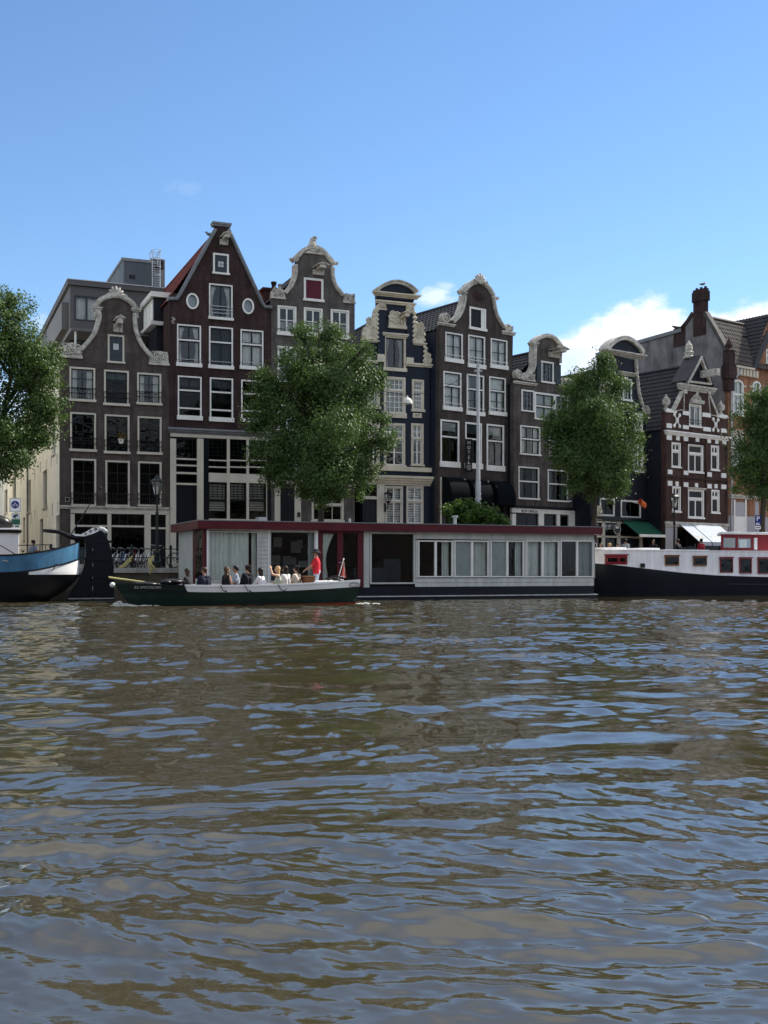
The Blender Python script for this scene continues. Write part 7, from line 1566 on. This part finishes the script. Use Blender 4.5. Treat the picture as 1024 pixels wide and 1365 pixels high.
# ================================================================ street furniture
def lamp(loc, H, label):
    ar = empty('street_lamp', loc, R(22), label, 'street lamp', 'old style street lamps'); q = MB(); h = H-.95
    q.lathe([(.17, 0), (.17, .25), (.12, .32), (.13, .7), (.08, .78), (.065, 1.2), (.05, h*.72), (.075, h*.73), (.075, h*.76), (.045, h*.78), (.04, h-.1), (.08, h-.06), (.05, h)], n=12); q.tube([(-.28, 0, h*.9), (.28, 0, h*.9)], .018, 6); q.build('post', M['iron'], ar)
    q = MB(); n = 6
    for k in range(n): a = 2*math.pi*k/n; q.tube([(.12*math.cos(a), .12*math.sin(a), h+.02), (.26*math.cos(a), .26*math.sin(a), h+.6)], .014, 5)
    for r, z in ((.12, h+.02), (.26, h+.6)): q.tube([(r*math.cos(2*math.pi*k/n), r*math.sin(2*math.pi*k/n), z) for k in range(n)], .018, 5, closed=True)
    q.build('lantern_frame', M['iron'], ar); q = MB(); q.lathe([(.115, h+.03), (.25, h+.59)], n=n); q.build('lantern_glass', M['glass_lamp'], ar)
    q = MB(); q.lathe([(.31, h+.6), (.30, h+.64), (.14, h+.76), (.13, h+.82), (.05, h+.86), (.02, h+.95)], n=n); q.build('lantern_roof', M['iron'], ar); q = MB(); q.lathe([(.03, h+.05), (.06, h+.25), (.03, h+.42)], n=8); q.build('bulb_cover', M['white'], ar); return ar
M['glass_lamp'] = glass('lantern glass', (.8, .82, .82), 1.5, .08)
lamp(onquay(209.5, .75), (W(0, 632, onquay(209.5, .75).y).z-ZS), 'black old style lamp post on the quay, left of the houseboat'); p = street(899, 64.5); lamp(p, W(0, 655, p.y).z-ZS, 'black old style lamp post in front of the red brick house')
ar = empty('tall_steel_mast', street(637.5, 56.5), 0, 'tall grey tapered steel mast in front of the hotel', 'mast'); H = W(0, 486, 56.5).z-ZS; q = MB(); q.lathe([(.14, 0), (.135, H*.42), (.11, H*.43), (.085, H*.7), (.08, H*.72), (.07, H-.1), (.10, H-.1), (.10, H), (.02, H+.02)], n=12); q.tube([(-.18, 0, H*.34), (.18, 0, H*.34)], .03, 6); q.build('mast_pole', M['mast'], ar)
q = MB(); q.box(-.2, .2, -.05, .05, H-.35, H-.28); q.lathe([(.16, H*.36), (.16, H*.37)], n=12); q.build('wire_clamp', M['metal'], ar)
ar = empty('hanging_street_light', W(543, 535, 58), 0, 'pale domed street light hanging on a wire before the navy house', 'street light'); q = MB(); q.lathe([(.27, -.12), (.27, -.08), (.24, .06), (.14, .16), (.05, .20), (.04, .30)], n=16); q.build('lamp_shade', M['white'], ar)
a = W(637.5, 489, 56.5)-ar.location; q = MB(); P = [a.lerp(Vector((0, 0, .3)), t)+Vector((0, 0, -.35*math.sin(math.pi*t))) for t in np.linspace(0, 1, 10)]; q.tube(P, .014, 5); b = Vector((-5.2, 4.6, 2.4)); P = [Vector((0, 0, .3)).lerp(b, t)+Vector((0, 0, -.15*math.sin(math.pi*t))) for t in np.linspace(0, 1, 8)]; q.tube(P, .014, 5); q.build('suspension_wire', M['black'], ar)
ar = empty('quay_railing', qp(0, .22, ZS), R(22.4), 'dark iron two bar railing along the quay edge', 'railing'); s0, s1 = qs(60), qs(560); x = qs(177)
step = qs(229)-qs(177); n0 = int((s0-x)/step); xs = [x+step*k for k in range(n0, int((s1-x)/step)+1)]
for s_ in xs: q = MB(); q.lathe([(.085, 0), (.085, .12), (.055, .16), (.05, .86), (.07, .9), (.06, .98), (.02, 1.02)], (s_, 0, 0), 8); q.build('post', M['iron'], ar)
for z in (.45, .84): q = MB(); q.tube([(xs[0], 0, z), (xs[-1], 0, z)], .024, 6); q.build('rail', M['iron'], ar)
ar = empty('mooring_rope', (0, 0, 0), 0, 'pale yellow rope knotted on the quay railing post and run to the barge rudder', 'rope'); q = MB(); a = onquay(176, .05)+Vector((0, 0, .42)); b = W(152, 763, 50.5)
for dz, dx in ((0, 0), (.09, .03), (-.1, -.02)): q.tube([a+Vector((dx, -.06, dz)), a.lerp(b, .5)+Vector((0, -.05, dz*.6-.05)), b+Vector((0, 0, dz*.3))], .028, 6)
q.build('rope_strand', M['rope'], ar); q = MB(); a = onquay(202, .12)+Vector((0, 0, .45)); rnd = random.Random(2)
for k in range(9): q.tube([a+Vector((rnd.uniform(-.14, .14), -.1, rnd.uniform(-.05, .1))), a+Vector((rnd.uniform(-.14, .1), -.22, -.25)), a+Vector((rnd.uniform(-.1, .2), -.2, rnd.uniform(-.75, -.4)))], .022, 6)
q.build('rope_knot', M['rope'], ar)
ar = empty('yellow_boat_hook', (0, 0, 0), 0, 'long pale yellow pole lying along the tour boat bow', 'boat hook'); q = MB(); q.tube([hp for hp in (BM @ Vector((-.15, .35, 1.0)), BM @ Vector((LB*.19, .1, sheer(.19)+.03)))], .032, 8); q.build('pole', M['rope'], ar); q = MB(); a = BM @ Vector((LB*.19, .1, sheer(.19)+.03)); q.tube([a, a+Vector((.3, .1, -.02))], .045, 8); q.build('pole_socket', M['metal'], ar)
M['sign_blue'] = mat('road sign blue', (.015, .03, .17), .35, .05); M['sign_green'] = mat('sign green', (.03, .12, .08), .4, .1)
p = onquay(21, .7); ar = empty('cycle_path_sign', p, R(5), 'sign post with a round blue moped sign over a green and white plate', 'road sign'); zz = lambda y: W(0, y, p.y).z-ZS; xx = lambda px_: (px_-20.5)/FPX*p.y
q = MB(); q.tube([(0, .04, 0), (0, .04, zz(663))], .035, 8); q.build('sign_post', M['metal'], ar)
q = MB(); q.box(xx(12.7), xx(27.3), -.02, 0, zz(682.5), zz(664)); b = q.build('sign_plate', M['hull_white'], ar); q = MB(); q.ribbon([(xx(13.1), zz(682.2)), (xx(26.9), zz(682.2)), (xx(26.9), zz(664.3)), (xx(13.1), zz(664.3))], .02, -.025, -.021, closed=True); q.build('sign_border', M['shutter'], b)
c = (xx(20), zz(672.7)); q = MB(); q.tube([(c[0], -.026, c[1]), (c[0], -.0215, c[1])], .165, 24); b2 = q.build('blue_disc', M['sign_blue'], ar)
q = MB()
for k in (-1, 1): q.tube([(c[0]+k*.07+.04*math.cos(a), -.03, c[1]-.035+.04*math.sin(a)) for a in np.linspace(0, 6.28, 13)[:-1]], .008, 5, closed=True)
q.tube([(c[0]-.07, -.03, c[1]-.035), (c[0]-.03, -.03, c[1]+.03), (c[0]+.05, -.03, c[1]+.03), (c[0]+.07, -.03, c[1]-.035)], .009, 5); q.tube([(c[0]-.01, -.03, c[1]+.03), (c[0]+.0, -.03, c[1]+.09)], .016, 6); q.build('moped_symbol', M['hull_white'], b2)
q = MB(); q.box(xx(15.2), xx(26.2), -.02, 0, zz(692), zz(684)); b = q.build('white_plate', mat('pale blue plate', (.5, .58, .6), .4), ar); q = MB(); q.box(xx(15.2), xx(26.2), -.02, 0, zz(699.5), zz(692.1)); q.build('green_plate', M['sign_green'], ar)
q = MB(); q.slab([(xx(17.5), -.022, zz(690)), (xx(23.5), -.022, zz(687.5)), (xx(23.5), -.022, zz(685.3)), (xx(17.5), -.022, zz(687.5))], .006); q.box(xx(19), xx(20.5), -.026, -.021, zz(691), zz(686)); q.build('plate_symbol', M['black'], b)
q = MB(); q.box(xx(13.3), xx(27.2), -.02, 0, zz(703.3), zz(699.7)); b = q.build('lower_plate', M['hull_white'], ar); q = MB(); q.box(xx(15), xx(18), -.025, -.0205, zz(702.5), zz(700.6)); q.box(xx(20), xx(25), -.025, -.0205, zz(702.5), zz(700.6)); q.build('arrow_mark', M['sign_green'], b)
p = street(1010.5, 62.5); ar = empty('parking_sign', p, R(-8), 'blue parking sign with a white P over a small white plate', 'road sign'); zz = lambda y: W(0, y, p.y).z-ZS; xx = lambda px_: (px_-1010.5)/FPX*p.y
q = MB(); q.tube([(0, .04, 0), (0, .04, zz(686))], .035, 8); q.build('sign_post', M['metal'], ar); q = MB(); q.box(xx(1006.8), xx(1014), -.02, 0, zz(700.5), zz(687)); b = q.build('sign_plate', M['sign_blue'], ar); text_obj('P', .36, M['hull_white'], b, (0, -.026, zz(691.8)), name='parking_letter')
q = MB(); q.lathe([(.07, 0), (.07, .006)], n=12); q.tube([(xx(1007.8), -.024, zz(699)), (xx(1009), -.024, zz(697.2)), (xx(1011.5), -.024, zz(697.2)), (xx(1012.8), -.024, zz(699)), (xx(1007.8), -.024, zz(699))], .02, 5); q.build('car_symbol', M['hull_white'], b)
q = MB(); q.box(xx(1006.8), xx(1014), -.02, 0, zz(705.3), zz(701.2)); b = q.build('lower_plate', M['hull_white'], ar); q = MB()
for k in range(4): q.box(xx(1007.6+k*1.5), xx(1008.6+k*1.5), -.025, -.0205, zz(704.2), zz(702.4))
q.build('plate_marks', M['black'], b)
ar = empty('flower_pot', (0, 0, 0), 0, 'pale flower pot with a dry plant on the window rail of the corner house', 'flower pot'); ar.location = F1.root and Vector((0, 0, 0)); g = F1.shift(-.2); pp_ = g.o+Vector((g.c, g.s))*g.u(161.5); ar.location = (pp_.x, pp_.y, ZS+g.z(161.5, 591.5))
q = MB(); q.lathe([(.10, 0), (.15, .22), (.17, .22), (.17, .26), (.13, .26)], n=14); q.build('pot', M['white'], ar); foliage('plant', [(0, 0, .34, .17), (.08, 0, .4, .1)], 160, .09, leafmat('dry leaf', (.13, .09, .04)), ar, 4)
def gull(loc, rz, label, m):
    ar = empty('gull', loc, rz, label, 'bird'); q = MB(); q.ell((0, 0, .16), (.2, .085, .085), 12, 8, Matrix.Rotation(-.25, 3, 'Y')); q.ell((.17, 0, .27), (.065, .05, .05)); cap(q, (.1, 0, .2), (.16, 0, .26), .06, .045); cap(q, (-.15, 0, .13), (-.34, 0, .10), .05, .012); q.tube([(.0, .03, .1), (.0, .03, 0)], .008, 5); q.tube([(.0, -.03, .1), (.0, -.03, 0)], .008, 5); remesh(q, 'body', m, ar, .014)
    q = MB(); q.tube([(.22, 0, .27), (.29, 0, .255)], [.015, .004], 6); q.build('beak', M['gold'], ar)
    for k in (-1, 1): q = MB(); q.ell((-.06, k*.075, .17), (.22, .018, .06), 12, 6, Matrix.Rotation(-.2, 3, 'Y')); q.build('wing', M['lead'], ar, True)
zt_ = zc1+.18+.25; pc = Vector((F9.o.x, F9.o.y))+Vector((F9.c, F9.s))*.35+Vector((-F9.s, F9.c))*((vc0+vc1)/2); gull((pc.x, pc.y, ZS+zt_), R(25), 'dark gull perched on top of the tall brick chimney', M['lead'])
g = F2.shift(.12); pp_ = g.o+Vector((g.c, g.s))*g.u(279.5); gull((pp_.x, pp_.y, ZS+g.z(279.5, 316.5)), R(190), 'gull perched on the left coping of the tall pointed gable', M['render_grey'])
